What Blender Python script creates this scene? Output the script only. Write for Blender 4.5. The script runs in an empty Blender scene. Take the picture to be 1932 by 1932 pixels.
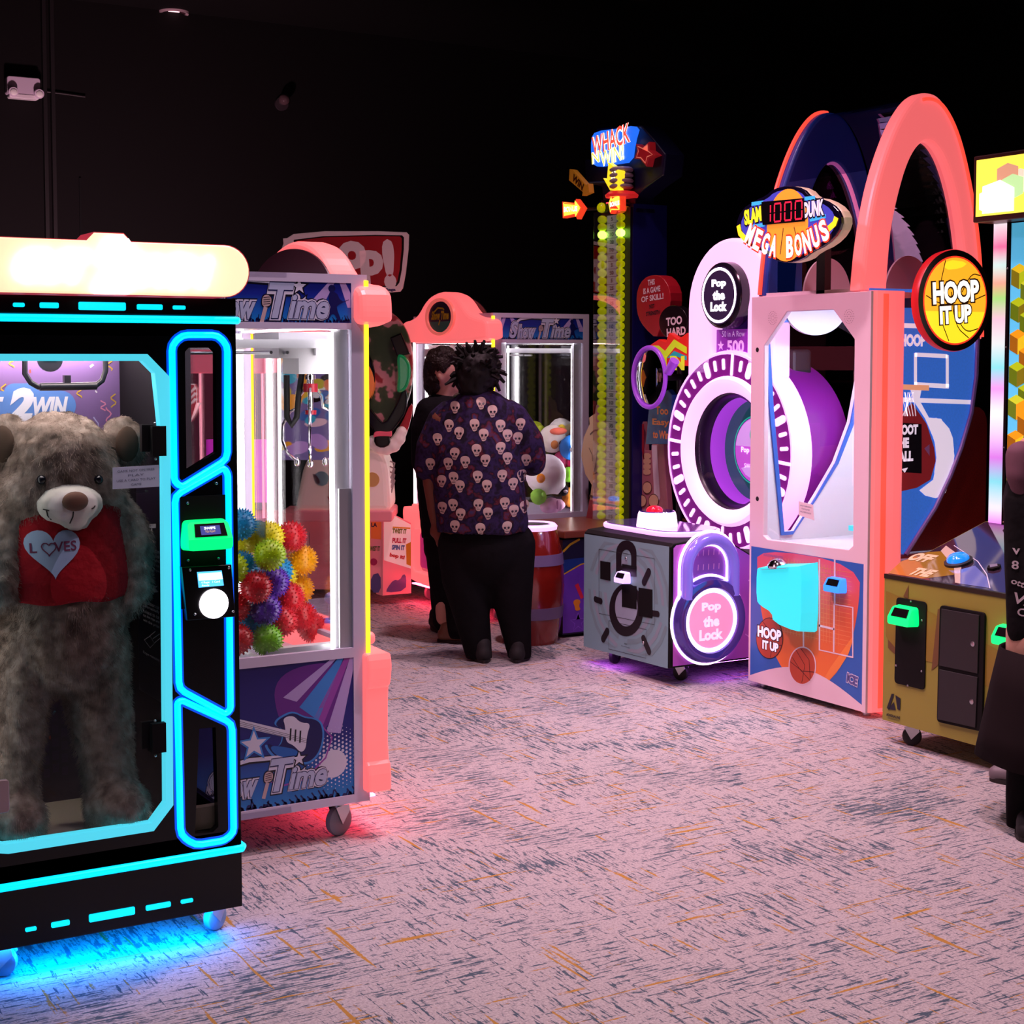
import bpy, bmesh, math, random
from mathutils import Vector, Matrix, noise
from mathutils.bvhtree import BVHTree
R = math.radians
SC = bpy.context.scene
COL = SC.collection
# ---------------------------------------------------------------- camera, world, lights, exposure
F, CX, CY, YH, CAM_H, YAW = 2960., 966., 860., 676., 1.7, R(30.4)
PITCH = math.atan((CY-YH)/F)
cd = bpy.data.cameras.new('camera'); co = bpy.data.objects.new('camera', cd); COL.objects.link(co)
co.location = (0, 0, CAM_H); co.rotation_euler = (R(90)-PITCH, 0, -YAW)
cd.sensor_width = 36; cd.sensor_fit = 'HORIZONTAL'; cd.lens = F*36/1932; cd.shift_y = -(966-CY)/1932; cd.clip_end = 100
SC.camera = co
vs = SC.view_settings
vs.view_transform = 'Standard'; vs.look = 'None'; vs.gamma = 1; vs.exposure = 0.0; vs.use_curve_mapping = False
SC.cycles.use_denoising = True
SC.cycles.max_bounces = 8; SC.cycles.diffuse_bounces = 3; SC.cycles.glossy_bounces = 4
SC.cycles.transmission_bounces = 6; SC.cycles.transparent_max_bounces = 24
SC.cycles.caustics_reflective = False; SC.cycles.caustics_refractive = False
SC.cycles.sample_clamp_indirect = 4
w = bpy.data.worlds.new('world'); SC.world = w; w.use_nodes = True
w.node_tree.nodes['Background'].inputs[0].default_value = (.5, .35, .45, 1)
w.node_tree.nodes['Background'].inputs[1].default_value = .004
CEIL = 4.655
def lin(c):
    c = c.lstrip('#'); r = [int(c[i:i+2], 16)/255 for i in (0, 2, 4)]
    return tuple((x/12.92 if x <= .04045 else ((x+.055)/1.055)**2.4) for x in r)
def spot(x, y, col, W, ang=100, size=.12, z=CEIL-.02):
    l = bpy.data.lights.new('downlight', 'SPOT'); l.energy = W; l.color = col; l.spot_size = R(ang); l.spot_blend = 1; l.shadow_soft_size = size
    o = bpy.data.objects.new('spot_beam', l); COL.objects.link(o); o.location = (x, y, z); return o
WARM = (1, .76, .78); PINK = (1, .60, .72)
for x, y, c, W in ((1.9, 2.2, WARM, 175), (2.6, 4.7, PINK, 450), (3.4, 3.6, PINK, 400), (3.9, 5.5, PINK, 460), (4.3, 7.4, PINK, 400), (.4, 1.2, WARM, 90), (4.3, 2.2, PINK, 130)):
    spot(x, y, c, W)
def aim(x, y, z, tx, ty, tz, c, W, ang=60, size=.15):  # aimed spots reuse the downlight data name
    o = spot(x, y, c, W, ang, size, z); o.rotation_euler = (Vector((tx, ty, tz))-Vector((x, y, z))).to_track_quat('-Z', 'Y').to_euler(); return o
aim(1.9, 6.6, 4.5, 5.0, 6.1, 1.3, (1, .42, .64), 560, 52)          # added pink spots brightening the right-hand machine fronts
aim(2.4, 4.2, 4.5, 5.0, 5.2, .6, (1, .62, .60), 130, 50)
aim(.6, 3.0, 4.5, 1.9, 5.0, 1.2, (.85, .75, 1), 110, 45)
aim(3.0, 10.6, .9, 3.6, 13.2, 2.6, (1, .58, .68), 420, 120)           # added low spot that puts a glow on the back wall
# ---------------------------------------------------------------- pixel measurements -> points on real planes
def ray(u, v):
    a = (u-CX)/F; b = (v-CY)/F
    fy = math.cos(PITCH)-b*math.sin(PITCH); fz = -math.sin(PITCH)-b*math.cos(PITCH)
    return Vector((a*math.cos(YAW)+fy*math.sin(YAW), -a*math.sin(YAW)+fy*math.cos(YAW), fz))
def on_x(u, v, x):
    d = ray(u, v); t = x/d.x; return Vector((x, d.y*t, CAM_H+d.z*t))
def on_y(u, v, y):
    d = ray(u, v); t = y/d.y; return Vector((d.x*t, y, CAM_H+d.z*t))
def on_z(u, v, z=0):
    d = ray(u, v); t = (z-CAM_H)/d.z; return Vector((d.x*t, d.y*t, z))
# ---------------------------------------------------------------- materials
MATS = {}
def mat(name, col='808080', rough=.5, metal=0., emit=0., ecol=None, spec=.5, sub=0., coat=0.):
    if name in MATS: return MATS[name]
    m = bpy.data.materials.new(name); m.use_nodes = True; MATS[name] = m
    b = m.node_tree.nodes['Principled BSDF']; c = lin(col) if isinstance(col, str) else col
    b.inputs['Base Color'].default_value = (*c, 1); b.inputs['Roughness'].default_value = rough; b.inputs['Metallic'].default_value = metal
    b.inputs['Specular IOR Level'].default_value = spec
    if coat: b.inputs['Coat Weight'].default_value = coat; b.inputs['Coat Roughness'].default_value = .08
    if sub: b.inputs['Subsurface Weight'].default_value = sub; b.inputs['Subsurface Radius'].default_value = (.03, .02, .02)
    if emit:
        e = lin(ecol or col) if isinstance(ecol or col, str) else (ecol or col)
        b.inputs['Emission Color'].default_value = (*e, 1); b.inputs['Emission Strength'].default_value = emit
    return m
def nodes(m): return m.node_tree.nodes, m.node_tree.links, m.node_tree.nodes['Principled BSDF']
def bump(m, scale, strength, dist=.01, detail=3):
    n, l, b = nodes(m); t = n.new('ShaderNodeTexNoise'); t.inputs['Scale'].default_value = scale; t.inputs['Detail'].default_value = detail
    tc = n.new('ShaderNodeTexCoord'); l.new(tc.outputs['Object'], t.inputs['Vector'])
    bp = n.new('ShaderNodeBump'); bp.inputs['Strength'].default_value = strength; bp.inputs['Distance'].default_value = dist
    l.new(t.outputs['Fac'], bp.inputs['Height']); l.new(bp.outputs['Normal'], b.inputs['Normal']); return t
def blotch(m, scale, stops, stretch=(1, 1, 1), detail=3):
    """colour from noise through a ramp: stops = [(pos, hex)]"""
    n, l, b = nodes(m); t = n.new('ShaderNodeTexNoise'); t.inputs['Scale'].default_value = scale; t.inputs['Detail'].default_value = detail
    tc = n.new('ShaderNodeTexCoord'); mp = n.new('ShaderNodeMapping'); mp.inputs['Scale'].default_value = stretch
    l.new(tc.outputs['Object'], mp.inputs['Vector']); l.new(mp.outputs[0], t.inputs['Vector'])
    r = n.new('ShaderNodeValToRGB'); el = r.color_ramp.elements
    while len(el) < len(stops): el.new(.5)
    for e, (p, c) in zip(el, stops): e.position = p; e.color = (*lin(c), 1)
    l.new(t.outputs['Fac'], r.inputs[0]); l.new(r.outputs[0], b.inputs['Base Color']); return r
def gradient(m, z0, z1, stops, axis=2):
    n, l, b = nodes(m); tc = n.new('ShaderNodeTexCoord'); sp = n.new('ShaderNodeSeparateXYZ'); l.new(tc.outputs['Object'], sp.inputs[0])
    mr = n.new('ShaderNodeMapRange'); mr.inputs[1].default_value = z0; mr.inputs[2].default_value = z1; l.new(sp.outputs[axis], mr.inputs[0])
    r = n.new('ShaderNodeValToRGB'); el = r.color_ramp.elements
    while len(el) < len(stops): el.new(.5)
    for e, (p, c) in zip(el, stops): e.position = p; e.color = (*lin(c), 1)
    l.new(mr.outputs[0], r.inputs[0]); l.new(r.outputs[0], b.inputs['Base Color'])
    return m
def glass(name, tint=(1, 1, 1), refl=1.0, rough=0.0, base=0.0):
    if name in MATS: return MATS[name]
    m = bpy.data.materials.new(name); m.use_nodes = True; MATS[name] = m; n = m.node_tree.nodes; l = m.node_tree.links; n.clear()
    o = n.new('ShaderNodeOutputMaterial'); t = n.new('ShaderNodeBsdfTransparent'); t.inputs[0].default_value = (*tint, 1)
    g = n.new('ShaderNodeBsdfGlossy'); g.inputs['Roughness'].default_value = rough; g.inputs[0].default_value = (1, 1, 1, 1)
    fr = n.new('ShaderNodeFresnel'); fr.inputs[0].default_value = 1.5
    ma = n.new('ShaderNodeMath'); ma.operation = 'MULTIPLY_ADD'; ma.inputs[1].default_value = refl; ma.inputs[2].default_value = base; l.new(fr.outputs[0], ma.inputs[0])
    mx = n.new('ShaderNodeMixShader'); l.new(ma.outputs[0], mx.inputs[0]); l.new(t.outputs[0], mx.inputs[1]); l.new(g.outputs[0], mx.inputs[2]); l.new(mx.outputs[0], o.inputs[0])
    return m
# ---------------------------------------------------------------- mesh building
class Fr:
    def __init__(s, o, u, v): s.o = Vector(o); s.u = Vector(u); s.v = Vector(v); s.n = s.u.cross(s.v)
    def at(s, a, b, c=0): return s.o+s.u*a+s.v*b+s.n*c
def FX(x): return Fr((x, 0, 0), (0, -1, 0), (0, 0, 1))      # plane facing -X, coordinates (-y, z)
def FY(y): return Fr((0, y, 0), (1, 0, 0), (0, 0, 1))       # plane facing -Y, coordinates (x, z)
def FZ(z): return Fr((0, 0, z), (1, 0, 0), (0, 1, 0))
def qx(pts, x): return [(-p.y, p.z) for p in (on_x(u, v, x) for u, v in pts)]
def qy(pts, y): return [(p.x, p.z) for p in (on_y(u, v, y) for u, v in pts)]
def fill2d(loops, depth=0., bevel=0.):
    c = bpy.data.curves.new('t', 'CURVE'); c.dimensions = '2D'; c.fill_mode = 'BOTH' if depth else 'FRONT'; c.extrude = max(0, depth/2-bevel)
    if bevel: c.bevel_depth = bevel; c.bevel_resolution = 2; c.offset = -bevel
    for lp in loops:
        s = c.splines.new('POLY'); s.points.add(len(lp)-1)
        for p, q in zip(s.points, lp): p.co = (q[0], q[1], 0, 1)
        s.use_cyclic_u = True
    o = bpy.data.objects.new('t', c); me = o.to_mesh(); V = [v.co.copy() for v in me.vertices]; P = [tuple(p.vertices) for p in me.polygons]
    o.to_mesh_clear(); bpy.data.objects.remove(o); bpy.data.curves.remove(c); return V, P
TXT = {}
def text2d(s, bold=0., shear=0., space=1., depth=0., line=.9):
    k = (s, bold, shear, space, depth, line)
    if k in TXT: return TXT[k]
    c = bpy.data.curves.new('t', 'FONT'); c.body = s; c.size = 1; c.align_x = 'CENTER'; c.align_y = 'CENTER'; c.offset = bold; c.shear = shear; c.space_character = space
    c.space_line = line; c.extrude = depth/2; c.fill_mode = 'FRONT' if not depth else 'BOTH'; c.resolution_u = 3
    o = bpy.data.objects.new('t', c); me = o.to_mesh(); V = [v.co.copy() for v in me.vertices]; P = [tuple(p.vertices) for p in me.polygons]
    o.to_mesh_clear(); bpy.data.objects.remove(o); bpy.data.curves.remove(c); TXT[k] = (V, P); return V, P
def circ(a, b, r, rz=None, n=40, t0=0., t1=None):
    rz = rz or r; full = t1 is None; t1 = 2*math.pi if full else t1
    return [(a+r*math.cos(t0+(t1-t0)*i/(n if full else n-1)), b+rz*math.sin(t0+(t1-t0)*i/(n if full else n-1))) for i in range(n)]
def rrect(a0, b0, a1, b1, r=.01, n=5):
    r = min(r, (a1-a0)/2, (b1-b0)/2); o = []
    for cx, cy, t in ((a1-r, b0+r, -90), (a1-r, b1-r, 0), (a0+r, b1-r, 90), (a0+r, b0+r, 180)):
        o += [(cx+r*math.cos(R(t+90*i/n)), cy+r*math.sin(R(t+90*i/n))) for i in range(n+1)]
    return o
def capsule(p, q, w, n=8):
    a = math.atan2(q[1]-p[1], q[0]-p[0]); r = w/2
    return [(q[0]+r*math.cos(a+R(-90+180*i/n)), q[1]+r*math.sin(a+R(-90+180*i/n))) for i in range(n+1)]+[(p[0]+r*math.cos(a+R(90+180*i/n)), p[1]+r*math.sin(a+R(90+180*i/n))) for i in range(n+1)]
def rect(a0, b0, a1, b1): return [(a0, b0), (a1, b0), (a1, b1), (a0, b1)]
def star(a, b, r, n=5, k=.42, rot=90): return [(a+(r if i % 2 == 0 else r*k)*math.cos(R(rot+180*i/n)), b+(r if i % 2 == 0 else r*k)*math.sin(R(rot+180*i/n))) for i in range(2*n)]
def band(pts, wd):
    """flat ribbon polygon along an open 2-D path"""
    L, Rr = [], []
    for i, p in enumerate(pts):
        a = pts[max(0, i-1)]; b = pts[min(len(pts)-1, i+1)]; dx, dy = b[0]-a[0], b[1]-a[1]; d = math.hypot(dx, dy) or 1
        L.append((p[0]-dy/d*wd/2, p[1]+dx/d*wd/2)); Rr.append((p[0]+dy/d*wd/2, p[1]-dx/d*wd/2))
    return L+Rr[::-1]
def smooth2(pts, it=2, closed=True):
    for _ in range(it):
        o = []; n = len(pts)
        for i in range(n if closed else n-1):
            p, q = pts[i], pts[(i+1) % n]; o += [(p[0]*.75+q[0]*.25, p[1]*.75+q[1]*.25), (p[0]*.25+q[0]*.75, p[1]*.25+q[1]*.75)]
        pts = o if closed else [pts[0]]+o+[pts[-1]]
    return pts
def rcorn(pts, r=.01, n=4):
    o = []; N = len(pts)
    for i in range(N):
        p = Vector((*pts[i], 0)); a = Vector((*pts[i-1], 0))-p; b = Vector((*pts[(i+1) % N], 0))-p; k = min(r, a.length*.45, b.length*.45)
        A = p+a.normalized()*k; B = p+b.normalized()*k; o += [tuple((A*(1-t)**2+p*2*t*(1-t)+B*t*t)[:2]) for t in [j/n for j in range(n+1)]]
    return o
OFF = {}
class MB:
    def __init__(s, m=None): s.V = []; s.P = []; s.I = []; s.S = []; s.mats = []; s.cur = 0; m and s.M(m)
    def M(s, m):
        if m not in s.mats: s.mats.append(m)
        s.cur = s.mats.index(m); return s
    def add(s, V, P, sm=False):
        k = len(s.V); s.V += [Vector(v) for v in V]
        for p in P: s.P.append(tuple(i+k for i in p)); s.I.append(s.cur); s.S.append(sm)
        return s
    def box(s, a, b, bev=0.):
        x0, y0, z0 = [min(a[i], b[i]) for i in range(3)]; x1, y1, z1 = [max(a[i], b[i]) for i in range(3)]
        if bev:
            bm = bmesh.new(); bmesh.ops.create_cube(bm, size=1)
            for v in bm.verts: v.co = Vector(((x0+x1)/2+v.co.x*(x1-x0), (y0+y1)/2+v.co.y*(y1-y0), (z0+z1)/2+v.co.z*(z1-z0)))
            bmesh.ops.bevel(bm, geom=bm.edges[:], offset=bev, segments=2, affect='EDGES', profile=.5)
            bm.verts.index_update(); s.add([v.co.copy() for v in bm.verts], [tuple(v.index for v in f.verts) for f in bm.faces]); bm.free(); return s
        return s.add([(x0, y0, z0), (x1, y0, z0), (x1, y1, z0), (x0, y1, z0), (x0, y0, z1), (x1, y0, z1), (x1, y1, z1), (x0, y1, z1)],
                     [(3, 2, 1, 0), (4, 5, 6, 7), (0, 1, 5, 4), (1, 2, 6, 5), (2, 3, 7, 6), (3, 0, 4, 7)])
    def lathe(s, o, ax, prof, n=24, cap=True):
        """prof = [(radius, height along ax)]"""
        ax = Vector(ax).normalized(); q = ax.to_track_quat('Z', 'Y').to_matrix(); o = Vector(o); V = []; P = []
        for r, h in prof:
            for i in range(n): V.append(o+q@Vector((r*math.cos(2*math.pi*i/n), r*math.sin(2*math.pi*i/n), h)))
        for k in range(len(prof)-1):
            for i in range(n): P.append((k*n+i, k*n+(i+1) % n, (k+1)*n+(i+1) % n, (k+1)*n+i))
        if cap: P += [tuple(range(n-1, -1, -1)), tuple(range((len(prof)-1)*n, len(prof)*n))]
        return s.add(V, P, True)
    def cyl(s, p0, p1, r, r1=None, n=20):
        p0, p1 = Vector(p0), Vector(p1); return s.lathe(p0, p1-p0, [(r, 0), (r if r1 is None else r1, (p1-p0).length)], n)
    def ball(s, c, r, n=20, rot=None):
        r = (r, r, r) if not hasattr(r, '__len__') else r; m = n//2; V = []; P = []; c = Vector(c)
        for j in range(m+1):
            t = math.pi*j/m
            for i in range(n):
                p = Vector((r[0]*math.sin(t)*math.cos(2*math.pi*i/n), r[1]*math.sin(t)*math.sin(2*math.pi*i/n), r[2]*math.cos(t)))
                V.append(c+(rot@p if rot else p))
        for j in range(m):
            for i in range(n):
                a, b, cc, d = j*n+i, j*n+(i+1) % n, (j+1)*n+(i+1) % n, (j+1)*n+i
                P.append((d, cc, b) if j == 0 else ((d, b, a) if j == m-1 else (d, cc, b, a)))
        return s.add(V, P, True)
    def tube(s, pts, r, n=10, closed=False, rr=None):
        pts = [Vector(p) for p in pts]; N = len(pts); V = []; P = []; up = None
        for i, p in enumerate(pts):
            a = pts[(i-1) % N] if closed or i else p; b = pts[(i+1) % N] if closed or i < N-1 else p
            d = ((p-a).normalized() if (p-a).length > 1e-7 else Vector())+((b-p).normalized() if (b-p).length > 1e-7 else Vector())
            if d.length < 1e-6: d = b-p
            d.normalize()
            if up is None: up = Vector((0, 0, 1)) if abs(d.z) < .9 else Vector((1, 0, 0))
            e = d.cross(up); 
            if e.length < 1e-4: e = d.orthogonal()
            e.normalize(); up = e.cross(d).normalized(); q = rr[i] if rr else r
            V += [p+e*q*math.cos(2*math.pi*k/n)+up*q*math.sin(2*math.pi*k/n) for k in range(n)]
        for i in range(N if closed else N-1):
            j = (i+1) % N
            for k in range(n): P.append((i*n+k, j*n+k, j*n+(k+1) % n, i*n+(k+1) % n))
        if not closed: P += [tuple(range(n)), tuple(range((N-1)*n+n-1, (N-1)*n-1, -1))]
        return s.add(V, P, True)
    def flat(s, fr, loops, lift=.001):
        V, P = fill2d(loops if isinstance(loops[0], list) else [loops])
        # single-sided sheet facing the frame normal
        return s.add([fr.at(v.x, v.y, lift) for v in V], P)
    def slab(s, fr, loops, c0, c1, bev=0.):
        V, P = fill2d(loops if isinstance(loops[0], list) else [loops], abs(c1-c0), bev); mid = (c0+c1)/2
        return s.add([fr.at(v.x, v.y, mid+v.z) for v in V], P)
    def ribbon(s, fr, pts, wd, lift=.001):
        """flat closed ribbon of quads along a 2-D loop"""
        n = len(pts); V = []
        for i, p in enumerate(pts):
            a, b = pts[i-1], pts[(i+1) % n]; dx, dy = b[0]-a[0], b[1]-a[1]; d = math.hypot(dx, dy) or 1; V += [fr.at(p[0]-dy/d*wd/2, p[1]+dx/d*wd/2, lift), fr.at(p[0]+dy/d*wd/2, p[1]-dx/d*wd/2, lift)]
        return s.add(V, [(2*i, 2*i+1, (2*i+3) % (2*n), (2*i+2) % (2*n)) for i in range(n)])
    def text(s, fr, t, a, b, wd=None, ht=None, rot=0., lift=.001, bold=0., shear=0., depth=0., space=1., line=.9):
        V, P = text2d(t, bold, shear, space, 0, line)
        if not V: return s
        x0, x1 = min(v.x for v in V), max(v.x for v in V); y0, y1 = min(v.y for v in V), max(v.y for v in V)
        k = (wd/(x1-x0)) if wd else ht/(y1-y0); ky = ht/(y1-y0) if ht else k; c, sn = math.cos(R(rot)), math.sin(R(rot)); o = []
        for v in V:
            p, q = (v.x-(x0+x1)/2)*k, (v.y-(y0+y1)/2)*ky; o.append((a+p*c-q*sn, b+p*sn+q*c))
        if not depth: return s.add([fr.at(p, q, lift) for p, q in o], P)
        n = len(o); s.add([fr.at(p, q, lift+depth) for p, q in o], P); ed = {}
        for f in P:
            for i in range(len(f)): ed[(f[i], f[(i+1) % len(f)])] = 1
        W = [fr.at(p, q, lift) for p, q in o]+[fr.at(p, q, lift+depth) for p, q in o]
        return s.add(W, [(i, j, j+n, i+n) for (i, j) in ed if (j, i) not in ed])
    def build(s, name, parent=None, m=None, loc=None, bev=0., smooth=None):
        me = bpy.data.meshes.new(name); off = OFF.get(parent.name, Vector()) if parent else Vector(loc or (0, 0, 0))
        me.from_pydata([v-off for v in s.V], [], s.P)
        for x in ([m] if m else s.mats): me.materials.append(x)
        if not m: me.polygons.foreach_set('material_index', s.I)
        me.polygons.foreach_set('use_smooth', [smooth if smooth is not None else x for x in s.S]); me.update()
        o = bpy.data.objects.new(name, me); COL.objects.link(o)
        if parent: o.parent = parent; OFF[o.name] = off
        elif loc is not None: o.location = loc; OFF[o.name] = off
        if bev:
            b = o.modifiers.new('bevel', 'BEVEL'); b.width = bev; b.segments = 2; b.limit_method = 'ANGLE'; b.angle_limit = R(40)
        if any(s.S) and smooth is None: me.set_sharp_from_angle(angle=R(42))
        return o
def tag(o, label=None, cat=None, group=None, kind=None):
    for k, v in (('label', label), ('category', cat), ('group', group), ('kind', kind)):
        if v: o[k] = v
    return o
def thing(name, label, cat, loc=(0, 0, 0), group=None, local=False, rz=0):
    o = bpy.data.objects.new(name, None); COL.objects.link(o); o.location = loc; o.rotation_euler.z = rz; o.empty_display_size = .1
    OFF[o.name] = Vector() if local else Vector(loc); return tag(o, label, cat, group)
def part(name, parent, mb, m=None, label=None, **k):
    o = mb.build(name, parent, m, **k)
    if label: o['label'] = label
    return o
def blob(mb, voxel=.012, it=4, fuzz=0., fs=40., seed=0, dec=0):
    """fuse overlapping closed shapes into one continuous skin"""
    me = bpy.data.meshes.new('b'); me.from_pydata(mb.V, [], mb.P); o = bpy.data.objects.new('b', me); COL.objects.link(o)
    r = o.modifiers.new('r', 'REMESH'); r.mode = 'VOXEL'; r.voxel_size = voxel
    if it: sm = o.modifiers.new('s', 'SMOOTH'); sm.iterations = it; sm.factor = .5
    bpy.context.view_layer.update(); ev = o.evaluated_get(bpy.context.evaluated_depsgraph_get()); m2 = ev.to_mesh()
    V = [v.co.copy() for v in m2.vertices]; P = [tuple(p.vertices) for p in m2.polygons]; N = [v.normal.copy() for v in m2.vertices]
    ev.to_mesh_clear(); bpy.data.objects.remove(o); bpy.data.meshes.remove(me)
    if fuzz:
        for i, v in enumerate(V):
            q = v*fs+Vector((seed*7.1, 0, 0)); V[i] = v+N[i]*fuzz*(noise.noise(q)+.6*noise.noise(q*2.3))
    out = MB(); out.add(V, P, True); return out
def limb(mb, pts, n=14):
    """tapered chain of capsules: pts = [(x,y,z,r)]"""
    for i in range(len(pts)-1):
        a, b = Vector(pts[i][:3]), Vector(pts[i+1][:3]); k = max(2, int((b-a).length/(.4*max(.01, min(pts[i][3], pts[i+1][3]))))+1)
        for j in range(k+1):
            t = j/k; mb.ball(a.lerp(b, t), pts[i][3]*(1-t)+pts[i+1][3]*t, n)
    return mb
# shared materials
BLACK = mat('black_gloss', '0a090b', .25, spec=.35); BLACKM = mat('black_matte', '0b0a0c', .7, spec=.2); DARK = mat('charcoal', '1c1a1e', .5)
WHITE = mat('white_paint', 'e6e2e6', .35); STEEL = mat('steel', 'b9bcc2', .28, 1.); CHROME = mat('chrome', 'e8e8ee', .08, 1.); ALU = mat('white_aluminium', 'e2e2e8', .35, .2)
RUB = mat('black_rubber', '141316', .6); GREYR = mat('grey_rubber', '6e7076', .6)
CYAN = mat('cyan_led', '0090c0', .4, 0, 1.5, (0, .62, 1)); CYAN2 = mat('cyan_bright_led', '2090b0', .4, 0, .80, (.10, .80, 1)); CYANB = mat('neon_halo_blue', '001040', .3, 0, .8, (0, .10, 1))
GLASS = glass('clear_glass', refl=.55); ACRY = glass('clear_acrylic', (.97, .98, .98), .8, .02, .03)
def caster(parent, x, y, z, r=.05, ang=0., wm=None, fm=None, name='caster'):
    """swivel caster: fork under a plate, wheel on the floor at (x,y)"""
    d = Vector((math.cos(ang), math.sin(ang), 0)); nrm = Vector((-d.y, d.x, 0)); c = Vector((x, y, z+r)); mb = MB(fm or STEEL)
    mb.cyl(c-nrm*.012, c+nrm*.012, r*.3, n=12); top = max(z+2*r+.015, z+.1)
    mb.box((x-.035, y-.035, top-.006), (x+.035, y+.035, top)); mb.cyl((x, y, top-.02), (x, y, top-.005), .022, n=14)
    for s in (-1, 1):
        e = c+nrm*.02*s; q = [e+Vector((0, 0, -.012)), e+d*.03+Vector((0, 0, r*.9)), e+d*.03+Vector((0, 0, top-z-r-.015)), e-d*.03+Vector((0, 0, top-z-r-.015)), e-d*.035+Vector((0, 0, r*.6))]
        t = nrm*.002; mb.add([p-t for p in q]+[p+t for p in q], [(0, 1, 2, 3, 4), (9, 8, 7, 6, 5)]+[(i, (i+1) % 5, 5+(i+1) % 5, 5+i) for i in range(5)])
    o = part(name, parent, mb)
    wb = MB(wm or RUB); wb.lathe(c-nrm*.014, nrm, [(r*.8, 0), (r*.97, .003), (r, .009), (r, .019), (r*.97, .025), (r*.8, .028)], 24)
    part('wheel', o, wb); return o
# ================================================================ the room
def struct(name, mb, m): o = mb.build(name, None, m); o['kind'] = 'structure'; return o
car = mat('carpet', 'b9b0b2', .95, spec=.1)
def carpet_nodes():
    n, l, b = nodes(car); tc = n.new('ShaderNodeTexCoord')
    def noise_(sc, scale, det=2., rough=.5, off=0):
        mp = n.new('ShaderNodeMapping'); mp.inputs['Scale'].default_value = sc; mp.inputs['Location'].default_value = (off, off*.7, 0); l.new(tc.outputs['Object'], mp.inputs[0])
        t = n.new('ShaderNodeTexNoise'); t.inputs['Scale'].default_value = scale; t.inputs['Detail'].default_value = det; t.inputs['Roughness'].default_value = rough
        l.new(mp.outputs[0], t.inputs['Vector']); return t.outputs['Fac']
    def m2(op, a, b_, c=None):
        q = n.new('ShaderNodeMath'); q.operation = op
        for i, x in enumerate((a, b_, c)):
            if x is None: continue
            if isinstance(x, (int, float)): q.inputs[i].default_value = x
            else: l.new(x, q.inputs[i])
        return q.outputs[0]
    def thr(x, lo, hi):
        r = n.new('ShaderNodeMapRange'); r.inputs[1].default_value = lo; r.inputs[2].default_value = hi; l.new(x, r.inputs[0]); return r.outputs[0]
    pat = noise_((1, 1, 1), 1.6, 1, .5, 3)                  # where streaks along x or along y lead
    fine = noise_((1, 1, 1), 55, 3, .6, 9)
    sx = m2('MULTIPLY_ADD', fine, .20, noise_((4.2, 40, 1), 1.7, 4, .62, 1)); sy = m2('MULTIPLY_ADD', fine, .20, noise_((40, 4.2, 1), 1.7, 4, .62, 5)); fx = m2('MULTIPLY_ADD', fine, .22, noise_((9, 72, 1), 1.7, 3, .6, 11)); fy = m2('MULTIPLY_ADD', fine, .22, noise_((72, 9, 1), 1.7, 3, .6, 15))
    bx = thr(m2('ADD', sx, m2('MULTIPLY', m2('SUBTRACT', pat, .5), .35)), .700, .722)
    by = thr(m2('SUBTRACT', sy, m2('MULTIPLY', m2('SUBTRACT', pat, .5), .35)), .700, .722)
    b2x = thr(m2('ADD', fx, m2('MULTIPLY', m2('SUBTRACT', pat, .5), .45)), .725, .75); b2y = thr(m2('SUBTRACT', fy, m2('MULTIPLY', m2('SUBTRACT', pat, .5), .45)), .725, .75)
    blue = m2('MAXIMUM', m2('MAXIMUM', bx, by), m2('MULTIPLY', m2('MAXIMUM', b2x, b2y), .8))
    ox = thr(m2('MULTIPLY_ADD', fine, .14, noise_((1.6, 26, 1), 1.5, 2, .5, 21)), .725, .755); oy = thr(m2('MULTIPLY_ADD', fine, .14, noise_((26, 1.6, 1), 1.5, 2, .5, 33)), .725, .755)
    och = m2('MAXIMUM', ox, oy)
    def mixc(f, c0, c1):
        q = n.new('ShaderNodeMix'); q.data_type = 'RGBA'; l.new(f, q.inputs[0])
        for i, c in ((6, c0), (7, c1)):
            if isinstance(c, str): q.inputs[i].default_value = (*lin(c), 1)
            else: l.new(c, q.inputs[i])
        return q.outputs[2]
    base = mixc(thr(noise_((1, 1, 1), 140, 2, .7, 2), .35, .65), '9c9798', 'bab5b5')
    c1 = mixc(blue, base, '4a5a66'); c2 = mixc(och, c1, 'a8803e'); l.new(c2, b.inputs['Base Color'])
    bp = n.new('ShaderNodeBump'); bp.inputs['Strength'].default_value = .25; bp.inputs['Distance'].default_value = .004; l.new(noise_((1, 1, 1), 260, 2, .6), bp.inputs['Height']); l.new(bp.outputs[0], b.inputs['Normal'])
carpet_nodes()
WALL = mat('black_wall_paint', '141112', .85, spec=.15); bump(WALL, 60, .1, .002)
X0, X1, Y0, Y1 = -5., 11., -3.5, 13.2
struct('floor', MB().box((X0, Y0, -.1), (X1, Y1, 0)), car)
struct('ceiling', MB().box((X0, Y0, CEIL), (X1, Y1, CEIL+.1)), WALL)
struct('wall_back', MB().box((X0, Y1, 0), (X1, Y1+.1, CEIL)), WALL)
struct('wall_right', MB().box((X1, Y0, 0), (X1+.1, Y1, CEIL)), WALL)
struct('wall_left', MB().box((X0-.1, Y0, 0), (X0, Y1, CEIL)), WALL)
struct('wall_front', MB().box((X0, Y0-.1, 0), (X1, Y0, CEIL)), WALL)
mb = MB(); mb.box((3.27, Y1-.05, 0), (3.30, Y1, CEIL)); mb.box((3.335, Y1-.05, 0), (3.365, Y1, CEIL)); struct('trim_1', mb, mat('black_trim', '1b1719', .5))
mb = MB(); mb.box((3.56, Y1-.012, 0), (3.575, Y1, 3.2)); struct('trim_2', mb, BLACKM)
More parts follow.
